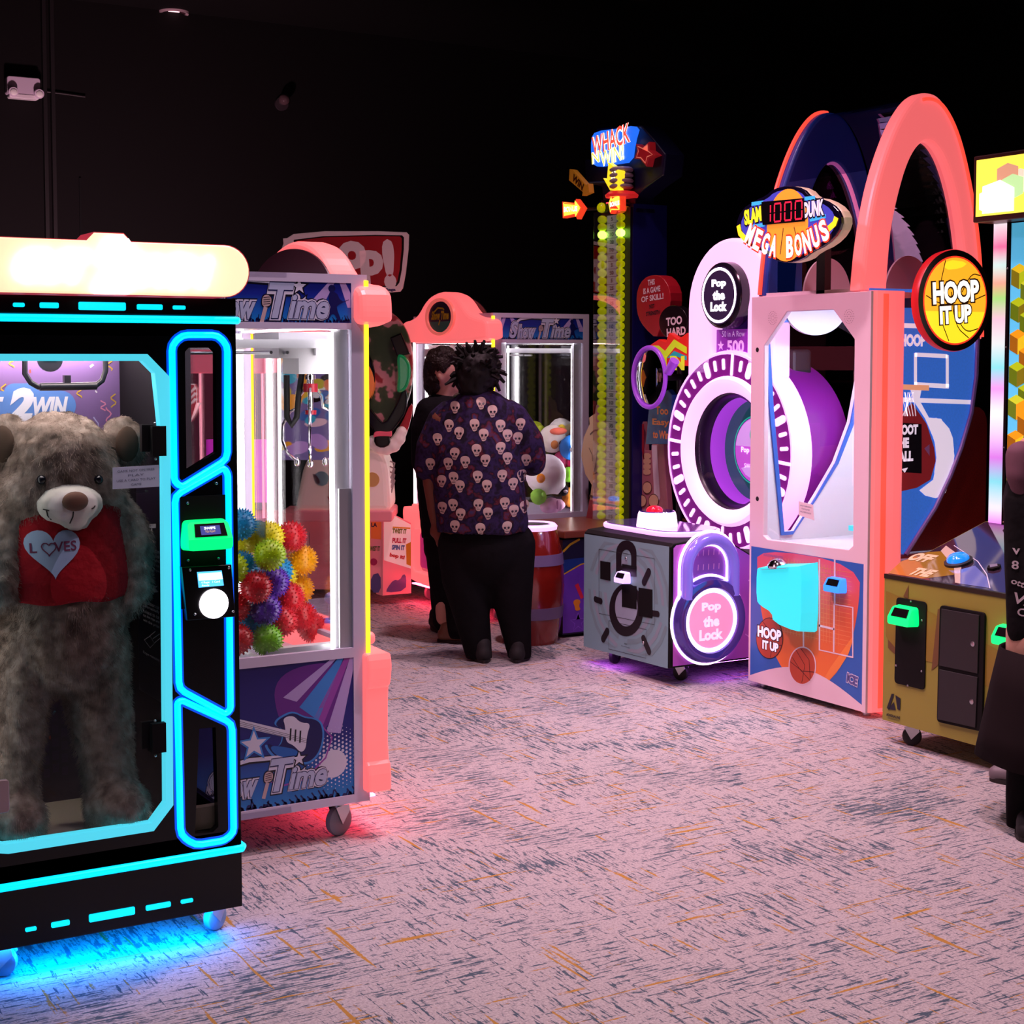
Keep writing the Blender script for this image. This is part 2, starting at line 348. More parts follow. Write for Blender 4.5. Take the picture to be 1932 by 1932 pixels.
# recessed can light in the ceiling
p = on_z(328, 22, CEIL-.002); can = thing('recessed_ceiling_light', 'round white-rimmed recessed downlight in the black ceiling', 'ceiling light', p)
mb = MB(mat('trim_ring_white', 'd8b8c0', .4)); mb.lathe((p.x, p.y, CEIL-.022), (0, 0, 1), [(.096, .02), (.1, .004), (.124, 0), (.126, .02)], 40, False); part('trim_ring', can, mb)
mb = MB(mat('reflector_cone', 'd890a0', .15, .9)); mb.lathe((p.x, p.y, CEIL-.02), (0, 0, 1), [(.1, .003), (.075, .012), (.05, .0195)], 40, False); part('reflector', can, mb)
mb = MB(mat('can_lamp', 'ffb0b8', .4, emit=1.6, ecol=(1, .6, .66))); mb.cyl((p.x, p.y, CEIL-.004), (p.x, p.y, CEIL-.001), .048, n=24); part('lamp', can, mb)  # lamp is off; glow put in to brighten reflector and ring
# emergency light on the back wall
e = Vector((3.1, Y1, 3.9)); em = thing('emergency_light', 'small white twin-head emergency light high on the black wall', 'emergency light', e)
EW = mat('emergency_plastic', 'd5c3d6', .45)
mb = MB(EW); mb.slab(FY(Y1-.05), rrect(2.97, 3.83, 3.235, 3.975, .02), -.045, .05, .008); part('housing', em, mb)
mb = MB(mat('emergency_lower', 'efe4ea', .4)); mb.slab(FY(Y1-.1), rrect(2.985, 3.80, 3.222, 3.835, .015), -.08, .005, .005); part('battery_cover', em, mb)
for dx in (3.01, 3.215):
    mb = MB(EW); mb.lathe((dx, Y1-.09, 3.855), (0, -1, -.25), [(.018, -.01), (.034, .0), (.04, .05), (.036, .055)], 20); h = part('lamp_head', em, mb)
    mb = MB(mat('lens_white', 'f8f2f0', .1)); mb.ball((dx, Y1-.147, 3.841), (.03, .012, .03), 16); part('lens', h, mb)
mb = MB(mat('grey_conduit', '3a3336', .5)); mb.tube([(3.25, Y1-.02, 3.885), (3.4, Y1-.02, 3.88), (3.62, Y1-.02, 3.868)], .006, 8); tag(mb.build('conduit', None, None, (3.4, Y1-.02, 3.88)), 'thin grey conduit running sideways from the emergency light', 'conduit')
# dome camera
p = Vector((5.365, Y1, 3.983)); cm = thing('dome_camera', 'small dark dome security camera high on the back wall', 'security camera', p)
mb = MB(mat('camera_grey', '3b3136', .4)); mb.cyl((p.x, p.y-.03, p.z-.03), (p.x, p.y, p.z-.03), .06); mb.cyl((p.x, p.y-.07, p.z), (p.x, p.y-.02, p.z-.01), .035); part('bracket', cm, mb)
mb = MB(mat('dome_smoked', '5a4348', .1)); mb.ball((p.x, p.y-.08, p.z), .05); part('dome', cm, mb)
# ================================================================ black bear prize machine
AX0, AX1, AY, AY1 = .825, 1.597, 4.285, 4.93
A = thing('prize_machine', 'black prize machine with cyan neon trim around a giant teddy bear', 'prize machine', (1.21, AY, 0))
fa = FY(AY)
door = qy([(-62, 668), (277, 668), (319, 711), (326, 1518), (289, 1567), (15, 1610), (-20, 1575), (-62, 1500)], AY); door[0] = (.9, door[0][1]); door[-1] = (.885, .42); door[0] = (.885, door[1][1]); door[-2] = (door[-3][0]-.04, .345); door[-2] = (.905, .37)
door_in = qy([(-40, 681), (268, 681), (291, 704), (297, 760), (307, 860), (312, 1515), (285, 1552), (15.5, 1592)], AY); door_in = [(.9, door_in[1][1])]+door_in[1:7]+[(.925, door_in[7][1]), (.9, .40)]
w1 = qy([(356, 656), (400, 656), (408, 664), (409, 853), (352, 889), (349, 664)], AY); w3 = qy([(376, 1375), (407, 1372), (412, 1560), (402, 1570), (368, 1573)], AY)
mb = MB(BLACK); mb.slab(fa, [rect(AX0, .10, AX1, 1.80), door, w1, w3], -.03, 0, 0)                    # front plate with its openings
mb.box((AX0, AY-.004, .10), (AX1, AY, .27)); mb.box((AX0, AY, .10), (AX1, AY1, .33)); mb.box((AX0, AY, 1.76), (AX1, AY1, 1.87)); mb.box((AX0, AY-.004, 1.82), (AX1, AY, 1.87))
mb.box((AX0, AY+.03, .33), (AX0+.02, AY1, 1.76)); mb.box((AX0, AY1-.02, .33), (AX1, AY1, 1.76))
mb.slab(Fr((AX1, 0, 0), (0, 1, 0), (0, 0, 1)), [rect(AY+.03, .33, AY1, 1.76), rect(AY+.06, .36, AY1-.05, 1.74)], -.02, 0)
part('cabinet', A, mb, bev=.004)
mb = MB(BLACKM); mb.box((1.41, AY+.03, .34), (1.425, 4.80, 1.76)); mb.slab(fa, rect(1.425, .74, AX1-.02, 1.35), -.045, -.031); part('partition', A, mb)
mb = MB(glass('cabinet_side_glass', (.9, .9, .92), .6)); mb.box((AX1-.012, AY+.06, .36), (AX1-.008, AY1-.05, 1.74)); part('side_window', A, mb)
mb = MB(CYAN2); mb.slab(fa, [door, door_in], -.03, .006); part('door_light_frame', A, mb, label='glowing cyan frame around the door')
mb = MB(GLASS); mb.flat(fa, door_in, -.012); part('door_glass', A, mb)
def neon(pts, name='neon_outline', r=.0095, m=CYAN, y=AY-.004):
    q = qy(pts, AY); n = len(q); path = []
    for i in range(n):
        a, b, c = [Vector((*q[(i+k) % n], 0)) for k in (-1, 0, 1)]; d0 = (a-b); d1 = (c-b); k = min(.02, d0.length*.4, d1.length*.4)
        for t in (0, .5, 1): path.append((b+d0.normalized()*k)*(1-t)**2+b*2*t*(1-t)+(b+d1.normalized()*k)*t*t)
    mb = MB(m); mb.tube([(p.x, y, p.y) for p in path], r, 10, True); mb.M(CYANB); mb.ribbon(fa, [(p.x, p.y) for p in path], r*3.3, .0012); return part(name, A, mb, label='glowing cyan neon line')  # blue ribbon paints the neon's halo on the black panel
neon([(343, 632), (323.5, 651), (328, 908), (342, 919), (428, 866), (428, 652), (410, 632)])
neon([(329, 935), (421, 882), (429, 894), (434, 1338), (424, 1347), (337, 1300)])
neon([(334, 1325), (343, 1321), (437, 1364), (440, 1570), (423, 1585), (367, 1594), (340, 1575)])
for nm, z in (('upper_light_strip', 1.808), ('lower_light_strip', .2735)):
    mb = MB(CYAN); mb.tube([(AX0-.008, AY1-.1, z), (AX0-.008, AY+.01, z), (AX0+.002, AY-.008, z), (AX1-.002, AY-.008, z), (AX1+.008, AY+.01, z), (AX1+.008, AY1-.1, z)], .011, 10); part(nm, A, mb)
for z, sc in ((1.842, 1), (.146, 1)):
    for a, b, h in ((.974, 1.004, .0055), (1.044, 1.094, .0075), (1.148, 1.277, .011), (1.309, 1.381, .0075), (1.411, 1.447, .0055)):
        a, b = 1.2125+(a-1.2125)*sc, 1.2125+(b-1.2125)*sc
        mb = MB(CYAN); mb.slab(fa, rrect(a, z-h, b, z+h, .004), .003, .008); part('light_dash', A, mb)
SIGN = mat('cream_lightbox', 'fff0c8', .4, emit=.88, ecol=(1, .88, .52)); LET = mat('white_lightbox_letters', 'ffffff', .4, emit=3.0, ecol=(1, .96, .92))
mb = MB(SIGN); out = [(.98, 2.012), (1.145, 2.012), (1.165, 2.033), (1.245, 2.033), (1.265, 2.012)]+circ(1.53, 1.944, .072, n=16, t0=R(90), t1=R(-90))+circ(.89, 1.944, .072, n=16, t0=R(270), t1=R(90))
out = [(.9, 2.012)]+out[1:5]+[(p[0], p[1]*1.0) for p in circ(1.527, 1.9415, .071, n=16, t0=R(90), t1=R(-90))]+circ(.895, 1.9415, .071, n=16, t0=R(270), t1=R(90))
mb.slab(FY(AY-.06), out, -.09, .05, .006); sg = part('marquee_sign', A, mb, label='blown-out cream light box reading CUT2WIN')
ft = FY(AY-.112); mb = MB(LET); mb.text(ft, 'CUT', 1.055, 1.940, ht=.082, wd=.2, bold=.05, shear=.3, lift=.002, depth=.012); mb.text(ft, '2', 1.212, 1.948, ht=.155, wd=.105, bold=.06, shear=.25, lift=.002, depth=.016); mb.text(ft, 'WIN', 1.385, 1.934, ht=.082, wd=.215, bold=.05, shear=.3, lift=.002, depth=.012); part('letters', sg, mb)
mb = MB(mat('marquee_rim', 'c03848', .4, emit=.5)); mb.slab(FY(AY-.06), [[(1.21+(a-1.21)*1.006, 1.944+(b-1.944)*1.025) for a, b in out], out], -.085, .045); part('rim', sg, mb)
# interior
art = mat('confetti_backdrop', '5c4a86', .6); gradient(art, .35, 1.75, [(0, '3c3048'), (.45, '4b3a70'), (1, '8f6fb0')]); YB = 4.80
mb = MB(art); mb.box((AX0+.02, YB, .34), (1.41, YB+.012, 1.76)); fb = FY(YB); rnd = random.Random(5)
CONF = [mat('confetti_'+c, c, .6) for c in ('d8b040', 'b7b0e6', 'e58fb8', 'e8e2ef', '78b8d8', 'c85048')]
for i in range(150):
    a, b = rnd.uniform(.86, 1.40), rnd.uniform(.5, 1.74); k = rnd.uniform(.004, .009); t = rnd.uniform(0, 3); mb.M(rnd.choice(CONF))
    q = [(-k, -k*.4), (k, -k*.5), (k*.9, k*.5), (-k*.8, k*.6)]; mb.flat(fb, [(a+x*math.cos(t)-y*math.sin(t), b+x*math.sin(t)+y*math.cos(t)) for x, y in q], .001)
for i in range(34):
    a, b = rnd.uniform(.87, 1.39), rnd.uniform(1.2, 1.72); L = rnd.uniform(.03, .09); mb.M(CONF[i % 3]); ph = rnd.uniform(0, 6)
    mb.flat(fb, band([(a+.008*math.sin(ph+j*1.1), b-L*j/8) for j in range(9)], .004), .0015)
PIL = mat('confetti_tile', '4a3a66', .6)
for i in range(5):
    for j in range(9): mb.M(PIL); mb.flat(fb, rect(1.10+i*.028, .42+j*.04+(i % 2)*.012, 1.119+i*.028, .447+j*.04+(i % 2)*.012), .001)
mb.M(mat('logo_blue', '5f8fe0', .5)); mb.flat(fb, rrect(.86, 1.512, 1.274, 1.602, .045), .002); mb.flat(fb, rrect(1.06, 1.50, 1.165, 1.625, .03), .0021)
mb.M(mat('logo_white', 'e9ecff', .5)); mb.text(fb, 'CUT', .985, 1.556, wd=.15, ht=.06, bold=.05, shear=.3, lift=.003); mb.text(fb, '2', 1.105, 1.56, wd=.085, ht=.105, bold=.06, shear=.25, lift=.003); mb.text(fb, 'WIN', 1.198, 1.554, wd=.105, ht=.06, bold=.05, shear=.3, lift=.003)
part('backdrop', A, mb)
mb = MB(mat('prize_floor', 'efe6cf', .35)); mb.box((AX0+.02, AY+.002, .33), (1.41, YB, .342)); part('prize_floor', A, mb)
mb = MB(mat('inner_lamp', 'ffffff', emit=24, ecol=(1, .84, .78))); mb.box((.9, AY+.07, 1.745), (1.36, AY+.12, 1.757)); part('interior_light', A, mb); mb = MB(mat('jamb_fill', 'ffffff', emit=3.6, ecol=(1, .80, .68))); mb.box((.848, 4.335, .45), (.856, 4.365, 1.68)); part('interior_light', A, mb); mb = MB(MATS['inner_lamp']); mb.box((.9, 4.72, 1.745), (1.36, 4.77, 1.757)); part('interior_light', A, mb)  # jamb and rear strips added to light the bear, backdrop and floor
mb = MB(mat('scissor_bar', '26242c', .3)); q = [on_y(u, v, 4.45) for u, v in ((47, 660), (47, 705), (58, 722), (72, 730), (180, 728), (193, 718), (199, 700), (199, 660))]; mb.tube(q, .008, 12)
mb.tube([on_y(76, 730, 4.445), on_y(182, 728, 4.445)], .011, 12); c = on_y(126, 716, 4.45); mb.box(c-Vector((.009, .01, .012)), c+Vector((.009, .01, .012))); c = on_y(95, 678, 4.45); mb.cyl((c.x, 4.45, c.z), (c.x, 4.46, c.z), .035); mb.box((c.x-.02, 4.44, c.z), (c.x+.02, 4.46, 1.76)); part('scissor_bar', A, mb)
for v in (832, 1392):
    a = on_y(293, v, AY); mb = MB(BLACKM); mb.box((a.x-.012, AY-.012, a.z-.042), (a.x+.028, AY+.01, a.z+.042)); mb.box((a.x-.035, AY+.01, a.z-.03), (a.x, AY+.03, a.z+.045)); mb.M(STEEL)
    for dz in (-.05, .05): mb.ball((a.x-.002, AY-.006, a.z+dz), .004, 10)
    part('hinge', A, mb)
a = on_y(2, 1500, AY); mb = MB(mat('latch_pale', 'b9a3a8', .35, .3)); mb.slab(fa, rrect(a.x-.02, a.z-.045, a.x+.018, a.z+.045, .01), .006, .02, .003); part('latch_plate', A, mb)
# instruction strip on the partition, facing the prize
fi = Fr((1.409, 0, 0), (0, -1, 0), (0, 0, 1)); mb = MB(mat('instruction_black', '060607', .4)); mb.box((1.402, AY+.035, .70), (1.41, 4.62, 1.34)); mb.M(mat('instruction_white', 'c8c8cc', .5)); fi = Fr((1.4015, 0, 0), (0, -1, 0), (0, 0, 1))
def fi_q(pts): return [(-p.y, p.z) for p in (on_x(u, v, 1.4015) for u, v in pts)]
for v0, t in ((1031, 'Press the button'), (1040, 'to move the blade'), (1049, 'left or right'), (1058, 'where they cut'), (1067, 'cut the rope'), (1133, 'The scissors cut'), (1142, 'automatically'), (1151, 'Release to cut'), (1160, 'cut the rope and'), (1169, 'win the prize'), (1230, 'Rope remains')):
    (a0, b0), (a1, _) = fi_q([(270, v0), (302, v0)]); mb.text(fi, t, (a0+a1)/2, b0, wd=abs(a1-a0)*.95, ht=.011, lift=.001)
for poly in ([(278, 989), (295, 988), (295, 996), (278, 997)], [(273, 996), (279, 1002), (276, 1006), (271, 1000)], [(286, 997), (288, 997), (288, 1006), (286, 1006)], [(274, 1106), (286, 1105), (286, 1113), (274, 1114)], [(290, 1107), (299, 1105), (294, 1110), (300, 1117), (292, 1118), (288, 1112)]): mb.flat(fi, fi_q(poly), .0012)
for pl in ([(283, 1200), (294, 1191)], [(289, 1205), (302, 1196)], [(292, 1213), (303, 1204)], [(273, 1207), (284, 1200), (292, 1214), (284, 1222), (273, 1207)]): mb.flat(fi, band(fi_q(pl), .002), .0012)
part('instruction_panel', A, mb)
# paper notice on the glass
q = qy([(212, 882), (299, 877), (300, 918), (212, 923)], AY); mb = MB(mat('notice_paper', 'c9d3ea', .6)); mb.slab(fa, q, .002, .0035); mb.M(mat('notice_ink', '6c7590', .6)); cx = sum(p[0] for p in q)/4; cz = sum(p[1] for p in q)/4
for i, (t, wd) in enumerate((('GAME NOT ON FREE', .105), ('PLAY', .045), ('USE A CARD TO PLAY', .11), ('GAME', .03))): mb.text(fa, t, cx, cz+.019-i*.013, wd=wd, ht=.006, rot=2, lift=.0042)
tag(mb.build('paper_notice', None, None, (cx, AY, cz-.03)), 'small white paper notice taped to the black bear machine glass door', 'notice')
mb = MB(ACRY); a = on_y(258, 927, AY+.03); mb.box((a.x-.03, AY+.02, a.z-.003), (a.x+.03, AY+.05, a.z+.003)); part('acrylic_clip', A, mb)
# card reader, keypad and button
def reader(parent, fr, a, b, wd, m, mscreen, tilt=0.):
    """card reader: rounded glowing shell, sloped black screen"""
    h = wd*.62; mb = MB(m); d = wd*.42
    prof = [(a-wd*.46, b+h*.5), (a+wd*.46, b+h*.5), (a+wd*.5, b-h*.1), (a+wd*.5, b-h*.5), (a-wd*.5, b-h*.5), (a-wd*.5, b-h*.1)]
    V, P = fill2d([rcorn(prof, wd*.10)], 0); n = len(V); lo = [fr.at(v.x, v.y, 0) for v in V]; hi = [fr.at(a+(v.x-a)*.94, b+(v.y-b)*.92, d*(1-.75*max(0, (v.y-b)/h+.1))) for v in V]
    ed = {}
    for f in P:
        for i in range(len(f)): ed[(f[i], f[(i+1) % len(f)])] = 1
    mb.add(lo+hi, [tuple(i+n for i in f) for f in P]+[(i, j, j+n, i+n) for (i, j) in ed if (j, i) not in ed])
    o = part('card_reader', parent, mb)
    mb = MB(BLACK); z0, z1 = b-h*.02, b+h*.40
    def sp(x, z, k=.004): return fr.at(x, z, d*(1-.75*max(0, (z-b)/h+.1))+k)
    c0 = [sp(a-wd*.33, z0), sp(a+wd*.36, z0), sp(a+wd*.33, z1), sp(a-wd*.30, z1)]; c1 = [p-fr.n*.012 for p in c0]
    mb.add(c0+c1, [(0, 1, 2, 3), (0, 4, 5, 1), (1, 5, 6, 2), (2, 6, 7, 3), (3, 7, 4, 0)]); s_ = part('screen', o, mb)
    if mscreen:
        f2 = Fr(sp(a, (z0+z1)/2, .005), fr.u, (sp(a, z1)-sp(a, z0)).normalized()); mb = MB(mscreen); mb.flat(f2, rect(-wd*.2, -h*.16, wd*.22, h*.16), .0005); mb.M(mat('screen_text', 'ffffff', emit=1.2)); mb.text(f2, 'SWIPE', 0, h*.07, wd=wd*.24, ht=h*.09, lift=.001, bold=.03); mb.M(mat('screen_text_gold', 'e8c060', emit=.8)); mb.text(f2, 'TO PLAY', 0, -h*.05, wd=wd*.22, ht=h*.07, lift=.001); part('display', s_, mb)
    return o
GREEN = mat('green_reader', '10e060', .3, emit=1.5, ecol=(.0, .85, .16)); BLUER = mat('blue_reader', '2060f0', .3, emit=1.6, ecol=(.03, .22, 1)); SCR = mat('swipe_screen', '2a3a78', .3, emit=.55, ecol=(.10, .10, .45))
mb = MB(BLACKM); mb.slab(fa, rect(1.425, .99, 1.56, 1.31), .0, .006); part('reader_plate', A, mb)
reader(A, FY(AY-.006), 1.4935, 1.2, .138, GREEN, SCR)
q = qy([(337, 1068), (430, 1063), (437, 1161), (347, 1168)], AY); mb = MB(BLACK); mb.slab(fa, q, .004, .03, .002); kp = part('keypad_plate', A, mb)
mb = MB(mat('lcd_blue', '40a8ff', emit=1.6, ecol=(.08, .45, 1))); mb.slab(fa, qy([(365, 1077), (411, 1074), (415, 1102), (368, 1106)], AY), .03, .032); mb.M(mat('lcd_white', 'ffffff', emit=2, ecol=(.75, .9, 1)))
mb.flat(fa, qy([(367, 1080), (410, 1077), (413, 1090), (368, 1093)], AY), .0325); mb.text(fa, '4 Rope   1 Card', *qy([(390, 1096)], AY)[0], wd=.055, ht=.008, lift=.0325); mb.text(fa, 'Ready', *qy([(381, 1102)], AY)[0], wd=.022, ht=.006, lift=.0325); part('lcd_display', kp, mb)
c = on_y(396, 1136, AY); mb = MB(mat('button_white', 'ffffff', emit=4, ecol=(1, .88, 1))); mb.lathe((c.x, AY-.03, c.z), (0, -1, 0), [(.042, 0), (.042, .008), (.036, .016), (.02, .02), (.001, .021)], 32); part('push_button', kp, mb)
for u, v in ((407, 912), (353, 949), (354, 1057), (411, 1053)):
    c = on_y(u, v, AY); mb = MB(STEEL); mb.ball((c.x, AY-.007, c.z), (.004, .002, .004), 10); part('screw', A, mb)
for u, v in ((352, 1073), (425, 1069), (361, 1156), (433, 1151)):
    c = on_y(u, v, AY); mb = MB(STEEL); mb.ball((c.x, AY-.031, c.z), (.004, .002, .004), 10); part('screw', kp, mb)
# prize chute box behind the lowest window
mb = MB(mat('chute_grey', '5a5448', .5)); mb.box((1.43, AY+.031, .335), (1.57, AY+.06, .40)); part('prize_chute', A, mb)
mb = MB(mat('clear_caster', '9fb8d8', .15, spec=.6)); 
CW = mat('clear_wheel', '8fb0d0', .2); CF = mat('pale_fork', 'c8c8d8', .3, .6)
for x, y, a in ((1.555, 4.40, .5), (.93, 4.36, 2.6), (1.5, 4.85, 1.5), (.93, 4.85, 1.5)): caster(A, x, y, 0, .04, a, CW, CF)
mb = MB(mat('underglow', '0060ff', emit=60, ecol=(0, .24, 1))); mb.box((.9, AY+.03, .090), (1.53, AY+.08, .098)); part('underglow_strip', A, mb)
# ---------------------------------------------------------------- teddy bear
bx, by = 1.12, 4.47
def bp(u, v, y=by): return on_y(u, v, y)
FUR = mat('bear_fur', '8a7060', .95, spec=.1); blotch(FUR, 26, [(.3, '6a5a53'), (.5, '938279'), (.72, 'b7a69d')], detail=4)
bear = thing('teddy_bear', 'giant brown plush teddy bear in a red shirt standing inside the black machine', 'teddy bear', (bp(110, 1585).x, by, .343))
mb = MB(); c = bp(112, 882); hc = c.copy(); mb.ball(c, (.155, .145, .160), 28); mb.ball(bp(112, 930, by-.02), (.19, .13, .115), 24)
for u, v, s in ((236, 832, 1), (8, 832, -1)):
    e = bp(u, v, by+.02); mb.ball(e, (.058, .04, .08), 20, Matrix.Rotation(R(-22*s), 3, 'Y'))
limb(mb, [(*bp(118, 1010), .155), (*bp(120, 1120), .175), (*bp(125, 1200, by), .165)], 22)
limb(mb, [(*bp(205, 975), .085), (*bp(243, 1020, by-.03), .068), (*bp(250, 1100, by-.06), .055), (*bp(240, 1128, by-.07), .05)], 18)
limb(mb, [(*bp(30, 975), .085), (*bp(2, 1030, by-.03), .07), (*bp(-6, 1110, by-.08), .066)], 18)
limb(mb, [(*bp(178, 1215), .098), (*bp(185, 1330), .092), (*bp(203, 1450), .073), (*bp(212, 1520, by-.02), .08)], 20)
limb(mb, [(*bp(48, 1215), .1), (*bp(28, 1330), .095), (*bp(18, 1450), .078), (*bp(20, 1530, by-.02), .08)], 20)
for u, x in ((216, 0), (20, 0)):
    f = bp(u, 1520, by-.05); mb.ball((f.x+.005, by-.065, .42), (.088, .105, .082), 20)
bb = blob(mb, .011, 5, .008, 34); 
for v in bb.V: v.z = max(v.z, .344)
fl = bb
body = part('body', bear, fl, FUR, smooth=True)
def fuzz(o, n, ln, seed):
    """short fur strands as one hair system on the plush skin"""
    o.modifiers.new('fur', 'PARTICLE_SYSTEM'); ps = o.particle_systems[0].settings; ps.type = 'HAIR'; ps.count = n; ps.hair_length = ln; ps.hair_step = 3
    ps.child_type = 'NONE'; ps.use_advanced_hair = True; ps.normal_factor = ln*.16; ps.brownian_factor = ln*.13; ps.object_align_factor = (0, -ln*.03, -ln*.15)
    ps.radius_scale = .0011; ps.root_radius = 1; ps.tip_radius = .25; ps.use_modifier_stack = False; ps.material = 1; o.particle_systems[0].seed = seed
fuzz(body, 42000, .016, 3)
for u in (240, 4):
    mb = MB(mat('inner_ear', '4a382e', .95)); mb.ball(bp(u, 838, by-.03), (.034, .016, .052), 16); part('inner_ear', bear, mb)
mb = MB(); q = [(12, 962, .168), (118, 1000, .18), (118, 1085, .186), (118, 1112, .19)]
limb(mb, [(*bp(118, 995), .168), (*bp(118, 1050), .182), (*bp(118, 1090), .192)], 26)
for u in (196, 40): limb(mb, [(*bp(118, 980), .12), (*bp(u, 958, by-.01), .075)], 18)
sh = blob(mb, .012, 6); zc = bp(118, 1122).z
for v in sh.V:
    if v.z < zc: v.z = zc+.004*math.sin(v.x*40)
SHIRT = mat('red_shirt', '9c1220', .85, spec=.2); bump(SHIRT, 24, .5, .02)
shirt = part('shirt', bear, sh, SHIRT, smooth=True, label='red sleeveless shirt with a pale heart')
bv = BVHTree.FromPolygons(sh.V, sh.P)
def project(mb, fr, loops, bvh, lift=.003, step=.02, c0=1.):
    """lay flat artwork onto a curved surface along the frame's -normal"""
    V, P = fill2d(loops if isinstance(loops[0], list) else [loops]); o = []
    for v in V:
        p = fr.at(v.x, v.y, c0); h = bvh.ray_cast(p, -fr.n); o.append(h[0]+fr.n*lift if h[0] else fr.at(v.x, v.y, 0))
    return mb.add(o, P)
def dense(pts, d=.008):
    o = []
    for i, p in enumerate(pts):
        q = pts[(i+1) % len(pts)]; n = max(1, int(math.hypot(q[0]-p[0], q[1]-p[1])/d)); o += [(p[0]+(q[0]-p[0])*j/n, p[1]+(q[1]-p[1])*j/n) for j in range(n)]
    return o
def grid_project(mb, fr, poly, bvh, lift, cell=.008):
    """curved artwork patch: a fine grid clipped to the outline, following the cloth"""
    from mathutils.geometry import intersect_point_tri_2d
    xs = [p[0] for p in poly]; ys = [p[1] for p in poly]
    bm = bmesh.new(); V, P = fill2d([dense(poly, cell)]); vv = [bm.verts.new((v.x, v.y, 0)) for v in V]
    for f in P:
        try: bm.faces.new([vv[i] for i in f])
        except ValueError: pass
    a = min(xs)+cell
    while a < max(xs): bmesh.ops.bisect_plane(bm, geom=bm.verts[:]+bm.edges[:]+bm.faces[:], plane_co=(a, 0, 0), plane_no=(1, 0, 0)); a += cell
    a = min(ys)+cell
    while a < max(ys): bmesh.ops.bisect_plane(bm, geom=bm.verts[:]+bm.edges[:]+bm.faces[:], plane_co=(0, a, 0), plane_no=(0, 1, 0)); a += cell
    bm.verts.index_update(); o = []
    for v in bm.verts:
        p = fr.at(v.co.x, v.co.y, .6); h = bvh.ray_cast(p, -fr.n); o.append((h[0] if h[0] else fr.at(v.co.x, v.co.y, 0))+fr.n*lift)
    mb.add(o, [tuple(v.index for v in f.verts) for f in bm.faces], True); bm.free(); return mb
fh = FY(by); c = bp(106, 1042, by-.19); hx, hz = c.x, c.z+.002
heart = [(hx+.0043*16*math.sin(t)**3, hz+.0046*(13*math.cos(t)-5*math.cos(2*t)-2*math.cos(3*t)-math.cos(4*t))) for t in [2*math.pi*i/40 for i in range(40)]]
mb = MB(mat('heart_pale', '9fb6d8', .7)); grid_project(mb, fh, heart, bv, .003); mb.M(mat('heart_ink', '6a2048', .8))
V, P = text2d('L    VES', .015, 0, 1, 0); x0, x1 = min(v.x for v in V), max(v.x for v in V); k = .115/(x1-x0)
o = []
for v in V:
    p = fh.at(hx+v.x*k, hz+.008+v.y*k+.06*v.x*k, .6); h = bv.ray_cast(p, -fh.n); o.append((h[0] if h[0] else p)+fh.n*.005)
mb.add(o, P); sm = [(hx-.012+.0011*16*math.sin(t)**3, hz+.006+.0012*(13*math.cos(t)-5*math.cos(2*t)-2*math.cos(3*t)-math.cos(4*t))) for t in [2*math.pi*i/24 for i in range(24)]]
grid_project(mb, fh, band(sm+[sm[0]], .003), bv, .005)
part('heart_print', shirt, mb)
mb = MB(); mb.ball(bp(132, 952, by-.135), (.092, .06, .058), 24); mb.ball(bp(138, 975, by-.13), (.05, .055, .05), 20)
mz = blob(mb, .008, 5, .002, 60); part('muzzle', bear, mz, mat('muzzle_cream', 'e6e2da', .9), smooth=True, label='cream muzzle')
mv = BVHTree.FromPolygons(mz.V, mz.P)
mb = MB(mat('bear_nose', '6b4a3a', .8)); c = bp(142, 946, by-.195); mb.ball(c, (.036, .02, .027), 20); part('nose', bear, mb)
mb = MB(mat('stitch_dark', '2a2422', .8))
for pl in ([(140, 966), (140, 976), (136, 989)], [(93, 965), (96, 975), (104, 983)], [(88, 963), (97, 965)], [(176, 961), (180, 959), (183, 955)]):
    pts = []
    for p in qy(pl, by-.2):
        h = mv.ray_cast(fh.at(p[0], p[1], .6), -fh.n); pts.append((h[0]+fh.n*.001) if h[0] else None)
    pts = [p for p in pts if p]
    if len(pts) > 1: mb.tube(pts, .0018, 6)
part('mouth_stitching', bear, mb)
for u in (78, 186):
    mb = MB(mat('bear_eye', '181a26', .1)); mb.ball(bp(u, 905, by-.132), .013, 16); part('eye', bear, mb)
# ================================================================ Show Time crane machines (local: front faces -y, x across, y into the depth)
SAL = mat('salmon_plastic', 'ff7a72', .35, emit=.84, ecol=(1, .16, .17), sub=0); YEL = mat('yellow_led', 'ffc800', .4, emit=2.2, ecol=(1, .62, .02))
PANELW = mat('lilac_white_frame', 'd6cfe6', .35); LEDW = mat('white_led_tube', 'ffffff', .4, emit=11, ecol=(1, .93, .95))
HB = mat('header_print', '1a2a90', .3); gradient(HB, 1.80, 1.985, [(0, '1a9ad8'), (.3, '1f6ccc'), (.62, '1c2c9a'), (1, '1a1f78')])
LB = mat('lower_print', '14145e', .3); gradient(LB, .15, .68, [(0, '1a86d0'), (.18, '1766bc'), (.42, '15207e'), (1, '1d1468')])
BEAM = mat('beam_print', 'b9a6e0', .4); BEAM2 = mat('beam_print_pink', '9a4ab0', .4); NAVY = mat('navy_print', '10145a', .4); PRW = mat('white_print', 'dfe0f2', .4); INK = mat('ink_print', '0a0a20', .4); SKYP = mat('sky_print', '3f8fe0', .4); PURP = mat('purple_print', '6a2a90', .4); GREYP = mat('chrome_print', '9aa6c8', .35)
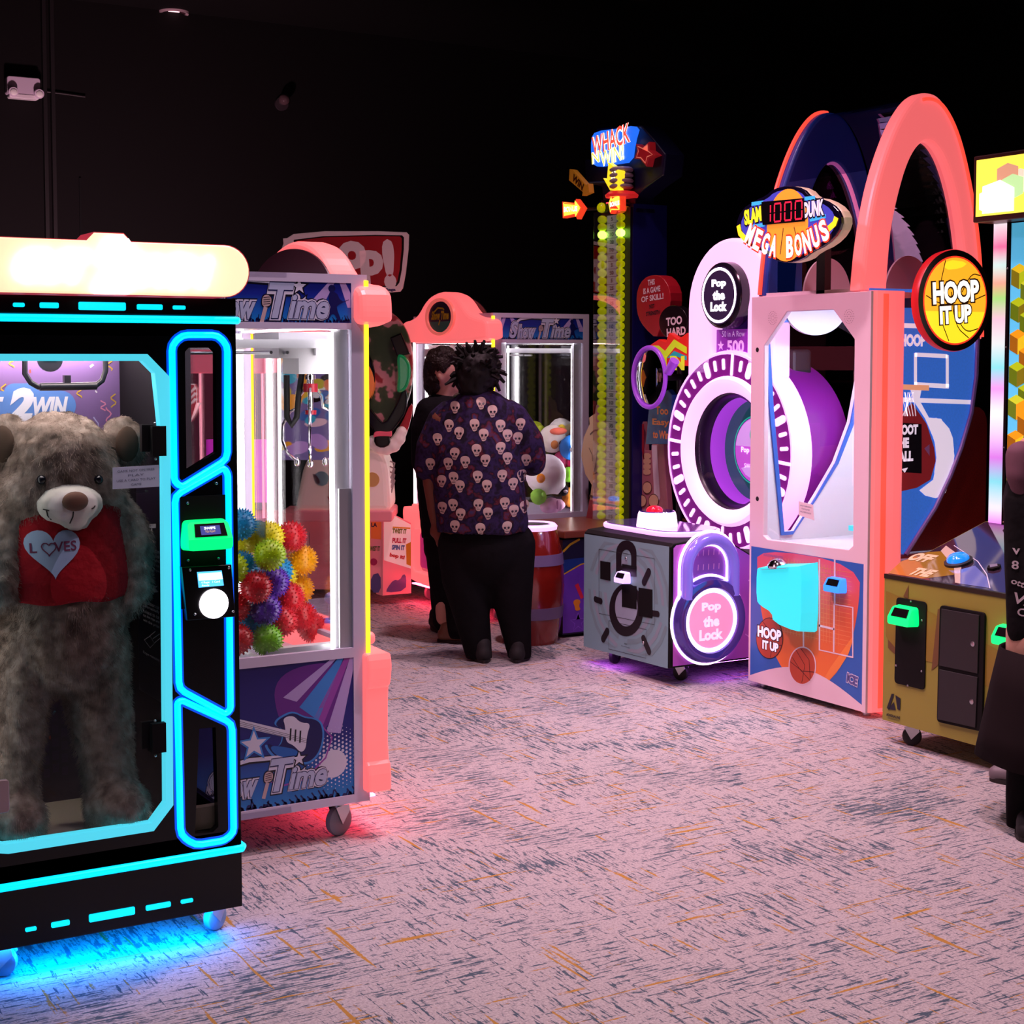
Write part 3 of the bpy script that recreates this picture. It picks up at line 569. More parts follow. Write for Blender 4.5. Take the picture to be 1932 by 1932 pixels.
def logo(mb, fr, cx, cz, s):
    """Show Time lettering with swoosh, star and microphone; s = total width"""
    for m, bo, lf, gr in ((INK, .16, .0012, 1.12), (PRW, .115, .0016, 1.05), (NAVY, .055, .002, .98), (mat('letter_pale_print', 'bcc8e6', .35), .03, .0024, .93)):
        mb.M(m); mb.text(fr, 'how', cx-s*.225, cz-s*.02, ht=s*.20*gr, wd=s*.31*(gr+1)/2, bold=bo, shear=.28, lift=lf); mb.text(fr, 'S', cx-s*.435, cz+s*.0, ht=s*.25*gr, wd=s*.15*gr, bold=bo, shear=.28, lift=lf)
        mb.text(fr, 'T', cx+s*.125, cz+s*.03, ht=s*.28*gr, wd=s*.22*gr, bold=bo, shear=.28, lift=lf); mb.text(fr, 'ime', cx+s*.34, cz-s*.015, ht=s*.19*gr, wd=s*.34*(gr+1)/2, bold=bo, shear=.28, lift=lf)
    mb.M(INK); mb.flat(fr, band([(cx-s*.44, cz+s*.07), (cx-s*.35, cz+s*.145), (cx-s*.15, cz+s*.175), (cx+s*.1, cz+s*.165), (cx+s*.25, cz+s*.15)], s*.055), .0013); mb.M(PRW); mb.flat(fr, band([(cx-s*.43, cz+s*.08), (cx-s*.33, cz+s*.15), (cx-s*.15, cz+s*.178), (cx+s*.1, cz+s*.168), (cx+s*.22, cz+s*.155)], s*.032), .0017)
    mb.M(INK); mb.flat(fr, star(cx+s*.265, cz+s*.135, s*.085), .0018); mb.M(PRW); mb.flat(fr, star(cx+s*.265, cz+s*.135, s*.058), .0022)
    mb.M(INK); mb.flat(fr, smooth2([(cx-s*.04, cz-s*.03), (cx+s*.05, cz-s*.02), (cx+s*.055, cz+s*.07), (cx-s*.03, cz+s*.08)], 2), .0022); mb.M(mat('mic_print', 'cdb4b4', .4)); mb.flat(fr, smooth2([(cx-s*.032, cz-s*.022), (cx+s*.042, cz-s*.012), (cx+s*.047, cz+s*.062), (cx-s*.022, cz+s*.072)], 2), .0025)
    mb.flat(fr, band([(cx+s*.0, cz-s*.02), (cx-s*.035, cz-s*.14)], s*.03), .0024); mb.M(INK)
    for k in range(4): mb.flat(fr, band([(cx-s*.018, cz+s*(.0+.016*k)), (cx+s*.036, cz+s*(.006+.016*k))], s*.005), .0028)
def crowd(mb, fr, x0, x1, z, h, seed):
    rn = random.Random(seed); x = x0+h*.4
    while x < x1-h*.5:
        k = h*rn.uniform(.5, 1.1); mb.flat(fr, circ(x, z+k*.45, h*.2, n=10), .0011); mb.flat(fr, rect(x-h*.25, z, x+h*.25, z+k*.4), .0011); mb.flat(fr, band([(x+h*.15, z+k*.3), (x+h*.3*rn.choice((-1, 1)), z+k*1.1)], h*.13), .0011); x += h*rn.uniform(.4, .7)
W2, DP, ZB, ZT, ZR, ZH = .56, .73, .13, 1.99, .685, 1.80     # half width, depth, base, top, window sill, header underside
def make_crane(name, label, loc, rz):
    t = thing(name, label, 'crane machine', loc, 'crane machines with singing microphone side panels', True, rz)
    mb = MB(PANELW); f = .028
    mb.box((-W2, 0, ZB), (W2, DP, ZB+.03)); mb.box((-W2, .0, ZT-.03), (W2, DP, ZT))
    for s in (-1, 1):
        for y0, y1 in ((0.012, .06), (DP-.045, DP)): mb.box((s*W2, y0, ZB), (s*(W2-f), y1, ZT))
        for z0, z1 in ((ZB, ZB+.022), (ZR-.035, ZR), (ZH-.0, ZH+.022), (ZT-.018, ZT)): mb.box((s*W2, .01, z0), (s*(W2-.02), DP, z1))
        mb.box((s*(W2-.004), .02, ZB), (s*(W2-.02), DP-.01, ZR-.02)); mb.box((s*(W2-.004), .02, ZH), (s*(W2-.02), DP-.01, ZT))
    for z0, z1 in ((ZB, ZR), (ZH, ZT)): mb.box((-W2, DP-.02, z0), (W2, DP, z1)); mb.box((-W2+.03, .0, z0), (W2-.03, .02, z1))
    mb.box((-W2+.01, .02, ZR-.11), (W2-.01, DP-.02, ZR-.095)); mb.box((-W2+.01, .03, ZH+.01), (W2-.01, DP-.03, ZH+.03))
    part('cabinet_frame', t, mb)
    for s in (-1, 1):
        mb = MB(ALU); 
        mb.box((s*(W2-.03), .06, ZR-.1), (s*(W2-.055), .115, ZH)); mb.box((s*(W2-.03), DP-.1, ZR-.1), (s*(W2-.055), DP-.045, ZH)); mb.box((s*(W2-.055), .075, ZR), (s*(W2-.062), .1, ZH)); part('inner_post', t, mb)
        for x, y in ((.07, .07), (.07, DP-.085), (.028, .128)):
            mb = MB(LEDW); mb.cyl((s*(W2-x), y, ZR), (s*(W2-x), y, ZH-.02), .009 if x > .05 else .006, n=10); part('post_light', t, mb)
        mb = MB(ALU); mb.box((s*(W2-.014), .06, ZR), (s*(W2-.026), .105, ZR+.56)); part('side_rail', t, mb)
        mb = MB(YEL); mb.box((s*(W2+.003), -.004, ZB+.04), (s*(W2-.014), .012, ZT-.02)); part('yellow_light_strip', t, mb, label='glowing yellow corner strip')
        mb = MB(GLASS); mb.box((s*(W2-.008), .05, ZR), (s*(W2-.012), DP-.04, ZH)); part('side_glass', t, mb)
        # side artwork
        fr = Fr((s*(W2-.004), 0, 0), (0, s, 0), (0, 0, 1)); o = 0 if s > 0 else -DP      # a runs left to right as seen from outside
        A0, A1 = o+.028+(.0 if s > 0 else .0), o+DP-.028; cx = (A0+A1)/2
        mb = MB(HB); mb.flat(fr, rect(A0, ZH+.022, A1, ZT-.018), .0005)
        mb.M(BEAM)
        for tx, bx0, bx1 in ((A1-.10, A1-.20, A1-.14), (A1-.07, A1-.045, A1-.005), (A0+.10, A0+.14, A0+.20), (A0+.06, A0+.0, A0+.04)): mb.flat(fr, [(tx-.008, ZT-.02), (bx0, ZH+.075), (bx1, ZH+.075), (tx+.012, ZT-.02)], .0008)
        mb.M(NAVY); crowd(mb, fr, A0, A1, ZH+.022, .022, 4)
        gx = A1-.10; mb.flat(fr, smooth2([(gx-.03, ZH+.03), (gx-.012, ZH+.075), (gx-.018, ZH+.125), (gx+.012, ZH+.13), (gx+.03, ZH+.095), (gx+.06, ZH+.1), (gx+.06, ZH+.105), (gx+.02, ZH+.085), (gx+.012, ZH+.075), (gx+.032, ZH+.028), (gx+.02, ZH+.028), (gx, ZH+.06), (gx-.02, ZH+.028)], 1), .0014); mb.flat(fr, circ(gx-.004, ZH+.14, .013), .0014)
        logo(mb, fr, cx-.01, ZH+.082, .46); part('header_artwork', t, mb)
        mb = MB(LB); mb.flat(fr, rect(A0, ZB+.022, A1, ZR-.035), .0005); mb.M(PURP); mb.flat(fr, smooth2([(cx+.0, ZR-.05), (cx+.02, ZR-.25), (cx+.14, ZR-.32), (cx+.24, ZR-.24), (A1-.02, ZR-.04)], 3), .0007)
        top = (A1-.03, ZR-.035)
        for m, a0, a1 in ((BEAM, (cx+.04, ZR-.15), (cx+.09, ZR-.17)), (SKYP, (cx+.10, ZR-.19), (cx+.17, ZR-.245)), (BEAM2, (cx+.155, ZR-.23), (cx+.185, ZR-.27)), (BEAM, (cx+.20, ZR-.29), (cx+.255, ZR-.30))):
            mb.M(m); k = (a0[0]-A0)/(A1-A0); q = top[0]-.11+.10*min(1, (a0[0]-cx)/.21); mb.flat(fr, [(q, ZR-.036), a0, a1, (q+.022, ZR-.036)], .0009)
        mb.M(PRW)
        for i in range(15):
            for j in range(17):
                u, v = -.1+i*.0145, -.115+j*.0145+(i % 2)*.007; d = math.hypot(u, v); r = .0066*max(0, 1-d/.118)+.0012
                if d < .115: mb.flat(fr, circ(A1-.105+u, ZB+.17+v, r, n=8), .0009)
        mb.flat(fr, circ(A1-.11, ZB+.15, .05, n=20), .0008)
        for i in range(6):
            for j in range(12):
                if (i*7+j*3) % 11 > i: mb.flat(fr, circ(A0+.01+i*.01+(j % 2)*.005, ZR-.05-j*.012, .0032-.0004*i, n=6), .0009)
        mb.M(NAVY); crowd(mb, fr, A0, A1, ZB+.022, .04, 9)
        # guitar
        gx, gz = A1-.24, ZB+.265; body_ = [(-.055, .075), (-.02, .085), (.02, .06), (.06, .052), (.085, .03), (.09, -.02), (.07, -.075), (.03, -.1), (-.01, -.085), (-.05, -.075), (-.09, -.06), (-.118, -.02), (-.112, -.012), (-.085, -.03), (-.062, -.02), (-.055, .03), (-.085, .045), (-.08, .062)]
        g1 = smooth2([(gx+x, gz+z) for x, z in body_], 2)
        mb.M(SKYP); mb.flat(fr, [(gx+(x-gx)*1.08, gz+(z-gz)*1.08) for x, z in g1], .0014); mb.M(NAVY); mb.flat(fr, g1, .0016); mb.M(mat('guitar_blue', '1f6ac0', .35)); mb.flat(fr, smooth2([(gx-.11, gz-.02), (gx-.06, gz-.03), (gx+.0, gz-.05), (gx-.01, gz-.08), (gx-.05, gz-.07), (gx-.09, gz-.055)], 2), .0018)
        mb.M(PRW); mb.flat(fr, smooth2([(gx-.06, gz+.07), (gx-.02, gz+.075), (gx+.005, gz+.045), (gx+.045, gz+.04), (gx+.03, gz+.0), (gx+.025, gz-.05), (gx+.005, gz-.06), (gx-.02, gz-.03), (gx-.05, gz-.015), (gx-.05, gz+.04)], 2), .002)
        mb.flat(fr, band([(gx-.045, gz+.012), (gx-.25, gz+.083)], .024), .0019); mb.M(INK)
        for k in (-1, 0, 1): mb.flat(fr, band([(gx+.03, gz-.022+k*.006), (gx-.25, gz+.083+k*.006)], .0012), .0022)
        for k in range(3): mb.flat(fr, band([(gx-.03+k*.018, gz+.03-k*.006), (gx-.033+k*.018, gz-.012-k*.006)], .006), .0023)
        mb.M(SKYP); sx = max(A0+.06, gx-.165); mb.flat(fr, star(sx, gz-.01, .065), .0024); mb.M(PRW); mb.flat(fr, star(sx, gz-.01, .048), .0026)
        mb.M(BEAM2); mb.flat(fr, band([(gx+.09, gz+.02), (gx+.125, gz-.02), (gx+.10, gz-.09), (gx+.02, gz-.155), (gx-.08, gz-.17), (gx-.12, gz-.13)], .006), .0011)
        logo(mb, fr, cx-.02, ZB+.125, .44); part('lower_artwork', t, mb)
    mb = MB(GLASS); mb.box((-W2+.05, .008, ZR-.03), (W2-.05, .012, ZH)); part('front_glass', t, mb); mb = MB(GLASS); mb.box((-W2+.05, DP-.012, ZR), (W2-.05, DP-.008, ZH)); part('rear_glass', t, mb)
    # salmon front moulding
    up = [(-.61, 1.80), (.61, 1.80), (.615, 1.87), (.60, 1.95), (.44, 1.965), (.34, 2.0), (.22, 2.10), (.06, 2.14)]; up = up+[(-x, z) for x, z in up[:1:-1]]
    ff = Fr((0, -.004, 0), (1, 0, 0), (0, 0, 1)); mb = MB(SAL); mb.slab(ff, smooth2(up, 2), -.055, .075, .025); hd = part('marquee', t, mb, label='glowing salmon pink moulded marquee')
    mb = MB(mat('marquee_back', '3a1a20', .4)); mb.slab(Fr((0, .055, 0), (1, 0, 0), (0, 0, 1)), circ(0, 1.93, .40, .18, 30, 0, math.pi), -.008, 0); part('marquee_back', hd, mb)
    mb = MB(mat('marquee_recess', 'ff8a78', .35, emit=.5, ecol=(1, .16, .14))); mb.lathe((0, -.082, 1.975), (0, -1, 0), [(.14, -.01), (.135, .012), (.115, .014), (.112, -.004)], 36, False); mb.V = [Vector((v.x*1.5, v.y, 1.975+(v.z-1.975)*.92)) for v in mb.V]; part('badge_rim', hd, mb)
    mb = MB(mat('badge_blue', '12204e', .3)); bf = Fr((0, -.082, 0), (1, 0, 0), (0, 0, 1)); mb.flat(bf, circ(0, 1.975, .168, .103), .003); mb.M(mat('badge_teal', '128a78', .35)); mb.flat(bf, [(x, z) for x, z in circ(0, 1.975, .166, .102) if z < 1.955], .0035)
    mb.M(mat('badge_yellow', 'e8c81e', .35)); mb.text(bf, 'Show Time', 0, 1.985, wd=.25, ht=.06, bold=.05, shear=.25, lift=.005); mb.flat(bf, band([(-.08, 2.01), (-.03, 2.035), (.04, 2.03), (.06, 2.02)], .012), .0045); mb.flat(bf, band([(.0, 1.955), (-.02, 1.92)], .014), .0045); part('badge', hd, mb, label='round blue badge with yellow lettering')
    lo = [(-.60, .14), (.60, .14), (.60, .26), (.575, .28), (.575, .53), (.60, .55), (.61, .63), (.59, .67), (-.59, .67), (-.61, .63), (-.60, .55), (-.575, .53), (-.575, .28), (-.60, .26)]
    mb = MB(SAL); mb.slab(ff, [smooth2(lo, 1), rrect(-.46, .22, -.06, .52, .04), rrect(.06, .22, .46, .52, .04)], -.03, .065, .012); mb.slab(ff, rrect(-.40, .655, .40, .70, .02), .0, .10, .012); ped = part('lower_moulding', t, mb, label='glowing salmon pink lower front')
    for x0, x1, m in ((-.46, -.06, mat('door_magenta', '9a1460', .35, emit=.25, ecol=(.6, .02, .3))), (.06, .46, mat('prize_flap', 'c03a6a', .2, emit=.2, ecol=(.8, .1, .25)))):
        mb = MB(m); mb.slab(ff, rrect(x0+.03, .245, x1-.03, .495, .03), -.03, .02, .006); part('access_door', ped, mb)
    mb = MB(mat('joystick_base', '5060c0', .3, emit=.5, ecol=(.15, .2, .9))); mb.cyl((-.1, -.055, .70), (-.1, -.055, .708), .045); mb.M(STEEL); mb.cyl((-.1, -.055, .705), (-.1, -.055, .775), .008); mb.M(mat('joystick_knob', '8a9ae0', .25)); mb.ball((-.1, -.055, .79), .023, 16); part('joystick', ped, mb)
    mb = MB(BLUER); mb.ball((.16, -.05, .715), (.05, .04, .02), 18); part('push_button', ped, mb)
    mb = MB(mat('red_floor_spill', 'ff3050', emit=20, ecol=(1, .05, .12))); mb.box((-W2+.06, -.05, ZB-.006), (W2-.06, -.02, ZB+.002)); part('underglow_strip', t, mb)  # added strip, boosts the salmon front's red spill on the floor
    mb = MB(LEDW)
    mb.box((-W2+.06, .05, ZH+.003), (W2-.06, .065, ZH+.009)); part('top_light', t, mb)
    for s in (-1, 1): mb = MB(LEDW); mb.box((s*(W2-.022), .1, ZH+.002), (s*(W2-.034), DP-.1, ZH+.007)); part('top_light', t, mb)
    # gantry and claw
    CG = mat('gantry_white', 'e8e6ea', .4); mb = MB(STEEL); 
    for y in (.27, .33): mb.cyl((-W2+.07, y, 1.72), (W2-.07, y, 1.72), .006, n=10)
    mb.M(ALU); 
    for s in (-1, 1): mb.box((s*(W2-.065), .06, 1.735), (s*(W2-.1), DP-.06, 1.765))
    part('gantry_rail', t, mb); cx, cy = (-.36, .13); 
    mb = MB(CG); mb.box((cx-.10, cy-.07, 1.70), (cx+.13, cy+.16, 1.79)); mb.box((cx-.085, cy-.045, 1.645), (cx+.06, cy+.08, 1.72)); mb.box((cx-.12, cy-.085, 1.71), (cx-.0, cy+.03, 1.765)); gb = part('claw_carriage', t, mb)
    q = .185; mb = MB(CHROME); mb.cyl((cx, cy, 1.645), (cx, cy, 1.40+q), .012); mb.cyl((cx, cy, 1.64), (cx, cy, 1.44+q), .019); mb.M(mat('claw_red', 'b01830', .35)); mb.cyl((cx, cy, 1.425+q), (cx, cy, 1.395+q), .026); mb.cyl((cx, cy, 1.33+q), (cx, cy, 1.315+q), .02); mb.M(CHROME); mb.cyl((cx, cy, 1.40+q), (cx, cy, 1.32+q), .010); cl = part('claw', t, mb)
    for k in range(3):
        a = R(120*k+35); d = Vector((math.cos(a), math.sin(a), 0)); c = Vector((cx, cy, q-.07)); mb = MB(CHROME)
        mb.tube([c+d*.02+Vector((0, 0, 1.48)), c+d*.045+Vector((0, 0, 1.45)), c+d*.05+Vector((0, 0, 1.41)), c+d*.085+Vector((0, 0, 1.395)), c+d*.118+Vector((0, 0, 1.345)), c+d*.12+Vector((0, 0, 1.29)), c+d*.10+Vector((0, 0, 1.245)), c+d*.06+Vector((0, 0, 1.215))], .0055, 8); mb.ball(c+d*.058+Vector((0, 0, 1.213)), (.012, .012, .016), 10); part('claw_finger', cl, mb)
    mb = MB(RUB); mb.tube([(cx+.03, cy+.02, 1.645), (cx+.04, cy+.03, 1.56), (cx+.045, cy+.035, 1.49), (cx+.055, cy+.05, 1.46), (cx+.075, cy+.06, 1.49), (cx+.075, cy+.06, 1.64)], .011, 10); part('coiled_cable', cl, mb)
    # clear chute walls
    mb = MB(ACRY); mb.box((-.13, .04, ZR-.09), (-.126, .36, 1.05)); mb.box((-.50, .36, ZR-.09), (-.126, .364, 1.14)); part('chute_wall', t, mb)
    mb = MB(ALU); mb.box((-.50, .02, ZR-.09), (-.46, .36, ZR+.01)); mb.box((-.5, .36, ZR-.05), (-.13, .375, ZR-.03)); part('chute_rim', t, mb)
    for x in (-W2+.07, W2-.07):
        for y in (.09, DP-.09): caster(t, x, y, 0, .055, 1.9, mat('grey_rim_wheel', '8b8890', .5), STEEL)
    return t
craneB = make_crane('crane_machine', 'crane machine full of spiky coloured balls, lilac side panel with a guitar', (2.345, 4.996+W2, 0), R(90))
def copy_tree(o, parent=None):
    c = o.copy(); COL.objects.link(c)
    if parent: c.parent = parent
    for ch in list(o.children): copy_tree(ch, c)
    return c
craneC = copy_tree(craneB); craneC.location = (4.97, 8.71+W2, 0); craneC.rotation_euler.z = R(-90); craneC['label'] = 'crane machine full of plush toys behind the two standing people'
for o in craneC.children:
    if o.name.startswith('yellow_light_strip') and sum(v.co.x for v in o.data.vertices) < 0:
        o.data = o.data.copy(); o.data.materials[0] = mat('pink_white_led', 'ffe0e8', .4, emit=2, ecol=(1, .72, .78)); o.name = 'white_light_strip'; o['label'] = 'white lit far corner strip'
# ---------------------------------------------------------------- spiky balls
def spiky(name, colr):
    m = mat('ball_'+colr, colr, .35, spec=.5, sub=.12); mb = MB(m); mb.ball((0, 0, 0), .052, 28); n = 170
    for i in range(n):
        z = 1-2*(i+.5)/n; t = i*2.39996; r = math.sqrt(1-z*z); d = Vector((r*math.cos(t), r*math.sin(t), z)); mb.cyl(d*.0505, d*.0595, .0032, .0012, 5)
    return mb.build(name, None, None, (0, 0, 0))
BALLC = {'red': 'd01828', 'lime': 'b8e010', 'yellow': 'f0e020', 'amber': 'f6b010', 'blue': '1890c8', 'purple': '5a28b0', 'green': '78c810'}
src = {}
ballspots = [('lime', 500, 1048, 5.10), ('green', 503, 1203, 5.10), ('purple', 498, 1146, 5.12), ('red', 475, 1102, 5.09), ('blue', 465, 1058, 5.14), ('lime', 440, 1072, 5.10), ('red', 447, 1143, 5.12), ('red', 447, 1206, 5.09),
    ('yellow', 458, 1024, 5.20), ('yellow', 497, 1014, 5.21), ('lime', 448, 1004, 5.27), ('red', 550, 1012, 5.33), ('amber', 568, 1060, 5.36), ('blue', 525, 1082, 5.24), ('purple', 515, 1100, 5.17), ('red', 545, 1128, 5.25),
    ('red', 570, 1163, 5.36), ('amber', 564, 1112, 5.41), ('red', 532, 1170, 5.20), ('blue', 473, 1178, 5.19), ('blue', 452, 1000, 5.18), ('red', 590, 1185, 5.46), ('lime', 475, 1010, 5.30), ('yellow', 535, 1085, 5.34)]
names = {'red': 'red', 'lime': 'lime green', 'yellow': 'yellow', 'amber': 'amber', 'blue': 'blue', 'purple': 'purple', 'green': 'grass green'}
plab = ['in front, high in the heap', 'alone at the bottom front of the heap', 'at the front below the lime one', 'at the front left of the heap middle', 'behind the lime one at the front', 'cut off by the black machine edge', 'low at the left by the black machine', 'lowest at the left by the black machine',
    'at the left top of the heap', 'on top of the heap behind the lime one', 'highest at the left of the heap', 'highest, behind the clear chute wall', 'right, behind the clear chute wall', 'between the lime and amber ones', 'peeking out behind the front red one', 'in the middle behind the clear wall',
    'low behind the clear wall', 'half hidden behind pink-lit red balls', 'low, right of the purple one', 'deep in the gap over the green one', 'at the top left beside the yellow ones', 'lowest right behind the chute', 'at the back top of the heap', 'at the back, by the blue ones']
pos = [on_y(u, v, y) for _, u, v, y in ballspots]
for it in range(60):                                    # settle: keep neighbours from overlapping
    for i in range(len(pos)):
        for j in range(i):
            d = pos[i]-pos[j]; L = d.length
            if L < .108: k = d/(L or 1)*(.108-L)*.5; k.x *= .4; k.z *= .4; pos[i] += k; pos[j] -= k
        pos[i].y = max(5.075, pos[i].y); pos[i].x = max(1.70, pos[i].x); pos[i].z = max(.652, pos[i].z)
for (c, u, v, y), p, pl in zip(ballspots, pos, plab):
    if c not in src: o = src[c] = spiky('spiky_ball', BALLC[c])
    else: o = src[c].copy(); COL.objects.link(o)
    o.location = p; o.rotation_euler = (u*.7, v*.3, u*v*.01); tag(o, names[c]+' spiky rubber ball '+pl, 'ball', 'spiky rubber balls heaped in the crane machine')
# ================================================================ Pop the Lock
PX_, PY_ = 4.761, 6.498
pop = thing('arcade_lock_game', 'pink-lit arcade lock game with a round dial and grey padlock panel', 'arcade game', (5.1, 6.91, 0))
c4 = lambda L: [(1080+x/5.367, 940+y/5.367) for x, y in L]
prof = [(PX_, .10), (PX_, .73), (PX_+.02, .748), (5.08, .772), (5.29, .66), (5.8, .66), (5.8, .10)]
mb = MB(BLACKM); mb.slab(Fr((0, 6.91, 0), (1, 0, 0), (0, 0, 1)), prof, -.405, .405, .006); part('console_cabinet', pop, mb)
SIDE = mat('side_print_violet', 'a04fc0', .35); blotch(SIDE, 2.2, [(.3, '7a52c8'), (.5, 'b050c8'), (.7, 'd86ad0')], detail=1)
fy = FY(PY_-.002); mb = MB(SIDE); ins = [(PX_+.012, .112), (PX_+.012, .725), (PX_+.03, .74), (5.08, .762), (5.285, .65), (5.79, .65), (5.79, .112)]; mb.flat(fy, ins, .001)
mb.M(mat('ray_print', 'f0a8f0', .4)); cx, cz = 4.995, .40
for i in range(44):
    a = 2*math.pi*i/44+.05*(i % 3); r0 = .29+.03*(i % 2); r1 = r0+.07+.03*((i*7) % 3); q = [(cx+r0*math.cos(a), cz+r0*math.sin(a)*1.12), (cx+r1*math.cos(a), cz+r1*math.sin(a)*1.12)]
    if all(PX_+.02 < x < 5.7 and .12 < z < .73-max(0, (x-5.08))*.5 for x, z in q): mb.flat(fy, band(q, .006), .0018)
for i in range(5):
    for j in range(2): mb.flat(fy, band([(4.93+i*.034, .60+j*.075), (4.932+i*.034, .63+j*.075)], .005), .0018)
part('side_artwork', pop, mb)
# glowing padlock on the side
LILAC = mat('lilac_led', 'e0b0f0', .4, emit=1.25, ecol=(.95, .42, 1)); LILW = mat('lilac_white_led', 'ffffff', .4, emit=1.9, ecol=(.95, .68, 1)); lx, lz = 4.994, .338
mb = MB(mat('shackle_blue', '7a6ad8', .15, emit=.35, ecol=(.25, .16, .85), coat=.5)); hoop_ = [(lx+.152*math.cos(t), lz+.275+.152*math.sin(t)) for t in [R(180-180*i/16) for i in range(17)]]
path = [(lx-.152, lz+.12)]+hoop_+[(lx+.152, lz+.12)]; mb.tube([(x, PY_-.028, z) for x, z in path], .031, 14); pl = part('padlock_shackle', pop, mb)
mb = MB(LILW)
for off, y in ((-.038, -.012), (.034, -.012)):
    q = [(lx-.152+off, lz+.10)]+[(lx+(.152-off)*math.cos(t), lz+.275+(.152-off)*math.sin(t)) for t in [R(180-180*i/16) for i in range(17)]]+[(lx+.152-off, lz+.10)]
    mb.tube([(x, PY_+y, z) for x, z in q], .0075 if off < 0 else .006, 8)
part('shackle_light', pl, mb)
mb = MB(mat('ring_violet', '5a4ab0', .12, .5, coat=.6)); mb.lathe((lx, PY_-.004, lz), (0, -1, 0), [(.228, 0), (.228, .02), (.215, .045), (.19, .052), (.172, .045), (.166, .03)], 56, False); rg = part('padlock_ring', pop, mb)
mb = MB(LILW); mb.tube([(lx+.232*math.cos(t), PY_-.006, lz+.232*math.sin(t)) for t in [2*math.pi*i/56 for i in range(56)]], .008, 8, True); part('outer_light', rg, mb)
mb = MB(LILW); mb.lathe((lx, PY_-.03, lz), (0, -1, 0), [(.17, 0), (.17, .008), (.146, .010), (.146, 0)], 56, False); part('inner_light', rg, mb)
mb = MB(mat('pink_disc', 'ff80a8', .4, emit=1.0, ecol=(1, .21, .40))); mb.lathe((lx, PY_-.03, lz), (0, -1, 0), [(.15, 0), (.15, .006)], 48); ds = part('padlock_disc', pop, mb, label='glowing pink disc reading Pop the Lock')
mb = MB(mat('pink_letters', 'ffc8dc', .4, emit=1.1, ecol=(1, .50, .62))); fd = FY(PY_-.0365)
for t, dz, wd in (('Pop', .068, .125), ('the', -.005, .105), ('Lock', -.075, .155)): mb.text(fd, t, lx, lz+dz, wd=wd, ht=.058, bold=.05, lift=.001)
part('lettering', ds, mb)
# grey front with printed padlock
fx = FX(PX_-.002); GT = mat('grey_teal_print', '78a2a8', .45); g = lambda L: qx(c4(L), PX_)
mb = MB(GT); mb.flat(fx, g([(125, 360), (985, 490), (970, 1725), (118, 1498)]), .001)
GT2 = mat('grey_teal_stripe', '729498', .45); GT3 = mat('grey_violet_stripe', '8498a2', .45)
for i, (r0, r1) in enumerate(((.20, .23), (.25, .28), (.31, .335), (.36, .385))):
    mb.M((GT3, GT2)[i % 2]); c0 = (-6.885, .42)
    for t0 in range(0, 360, 90):
        q = [(c0[0]+r1*math.cos(R(t0+18*k)), c0[1]+r1*.9*math.sin(R(t0+18*k))) for k in range(5)]+[(c0[0]+r0*math.cos(R(t0+72-18*k)), c0[1]+r0*.9*math.sin(R(t0+72-18*k))) for k in range(5)]
        q = [(max(-7.30, min(-6.515, a)), max(.13, min(.70, b))) for a, b in q]; mb.flat(fx, q, .0014+.0001*i)
DK = mat('dark_print', '18151c', .4); mb.M(DK)
ar = lambda cx_, w, ytop, h, ybot: [(cx_-w, ybot+w*.12*0)]+[(cx_-w*math.cos(R(180*i/12)), ytop+h-h*math.sin(R(180*i/12))) for i in range(13)]+[(cx_+w, ybot+15)]
mb.flat(fx, [g(ar(552, 103, 425, 130, 780)), g(ar(552, 50, 520, 75, 680))], .0024)
el = lambda cx_, cy_, a, b: [(cx_+a*math.cos(2*math.pi*i/48), cy_+b*math.sin(2*math.pi*i/48)) for i in range(48)]
mb.flat(fx, [g(el(552, 1130, 173, 268)), g(el(552, 1102, 114, 196))], .0025); mb.M(mat('pale_blue_print', '93a9b8', .45)); mb.flat(fx, g(el(552, 1102, 114, 196)), .0022); mb.M(DK)
cap = lambda x0, y0, x1, y1, w: band([(x0, y0), (x0+(x1-x0)*.04, y0+(y1-y0)*.04), (x1, y1)], w)
for x0, y0, x1, y1, w_ in ((240, 1022, 295, 1042, .034), (780, 745, 732, 850, .04), (760, 1155, 872, 1172, .032), (360, 1345, 318, 1425, .04), (727, 1420, 782, 1550, .04)): mb.flat(fx, capsule(*g([(x0, y0), (x1, y1)]), w_), .003)
mb.M(BLACKM)
for q in ([(290, 632), (392, 650), (392, 835), (290, 815)], [(678, 903), (818, 925), (818, 1215), (678, 1190)], [(510, 870), (658, 890), (658, 1125), (510, 1098)], [(512, 665), (658, 690), (658, 720), (512, 700)]): mb.slab(fx, g(q), .0032, .004)
mb.M(mat('seam_dark', '2a2c30', .6))
for q in ([(278, 515), (840, 610), (840, 1280), (278, 1165), (278, 515)], [(378, 1240), (760, 1330), (755, 1620), (375, 1525), (378, 1240)]): mb.flat(fx, band(g(q), .0028), .0045)
mb.text(fx, 'WARNING', *g([(545, 1475)])[0], wd=.03, ht=.008, lift=.002); mb.text(fx, 'adult supervision required', *g([(545, 1505)])[0], wd=.085, ht=.007, lift=.002)
part('front_artwork', pop, mb)
mb = MB(STEEL); 
for q in ((550, 608), (725, 1465)): a, b = g([q])[0]; mb.ball((PX_-.006, -a, b), (.004, .009, .009), 12)
part('door_lock', pop, mb)
a, b = g([(550, 800)])[0]; reader(pop, FX(PX_-.006), a-.005, b+.0, .10, mat('violet_reader', 'd8c8ff', .3, emit=1.3, ecol=(.62, .42, 1)), None)
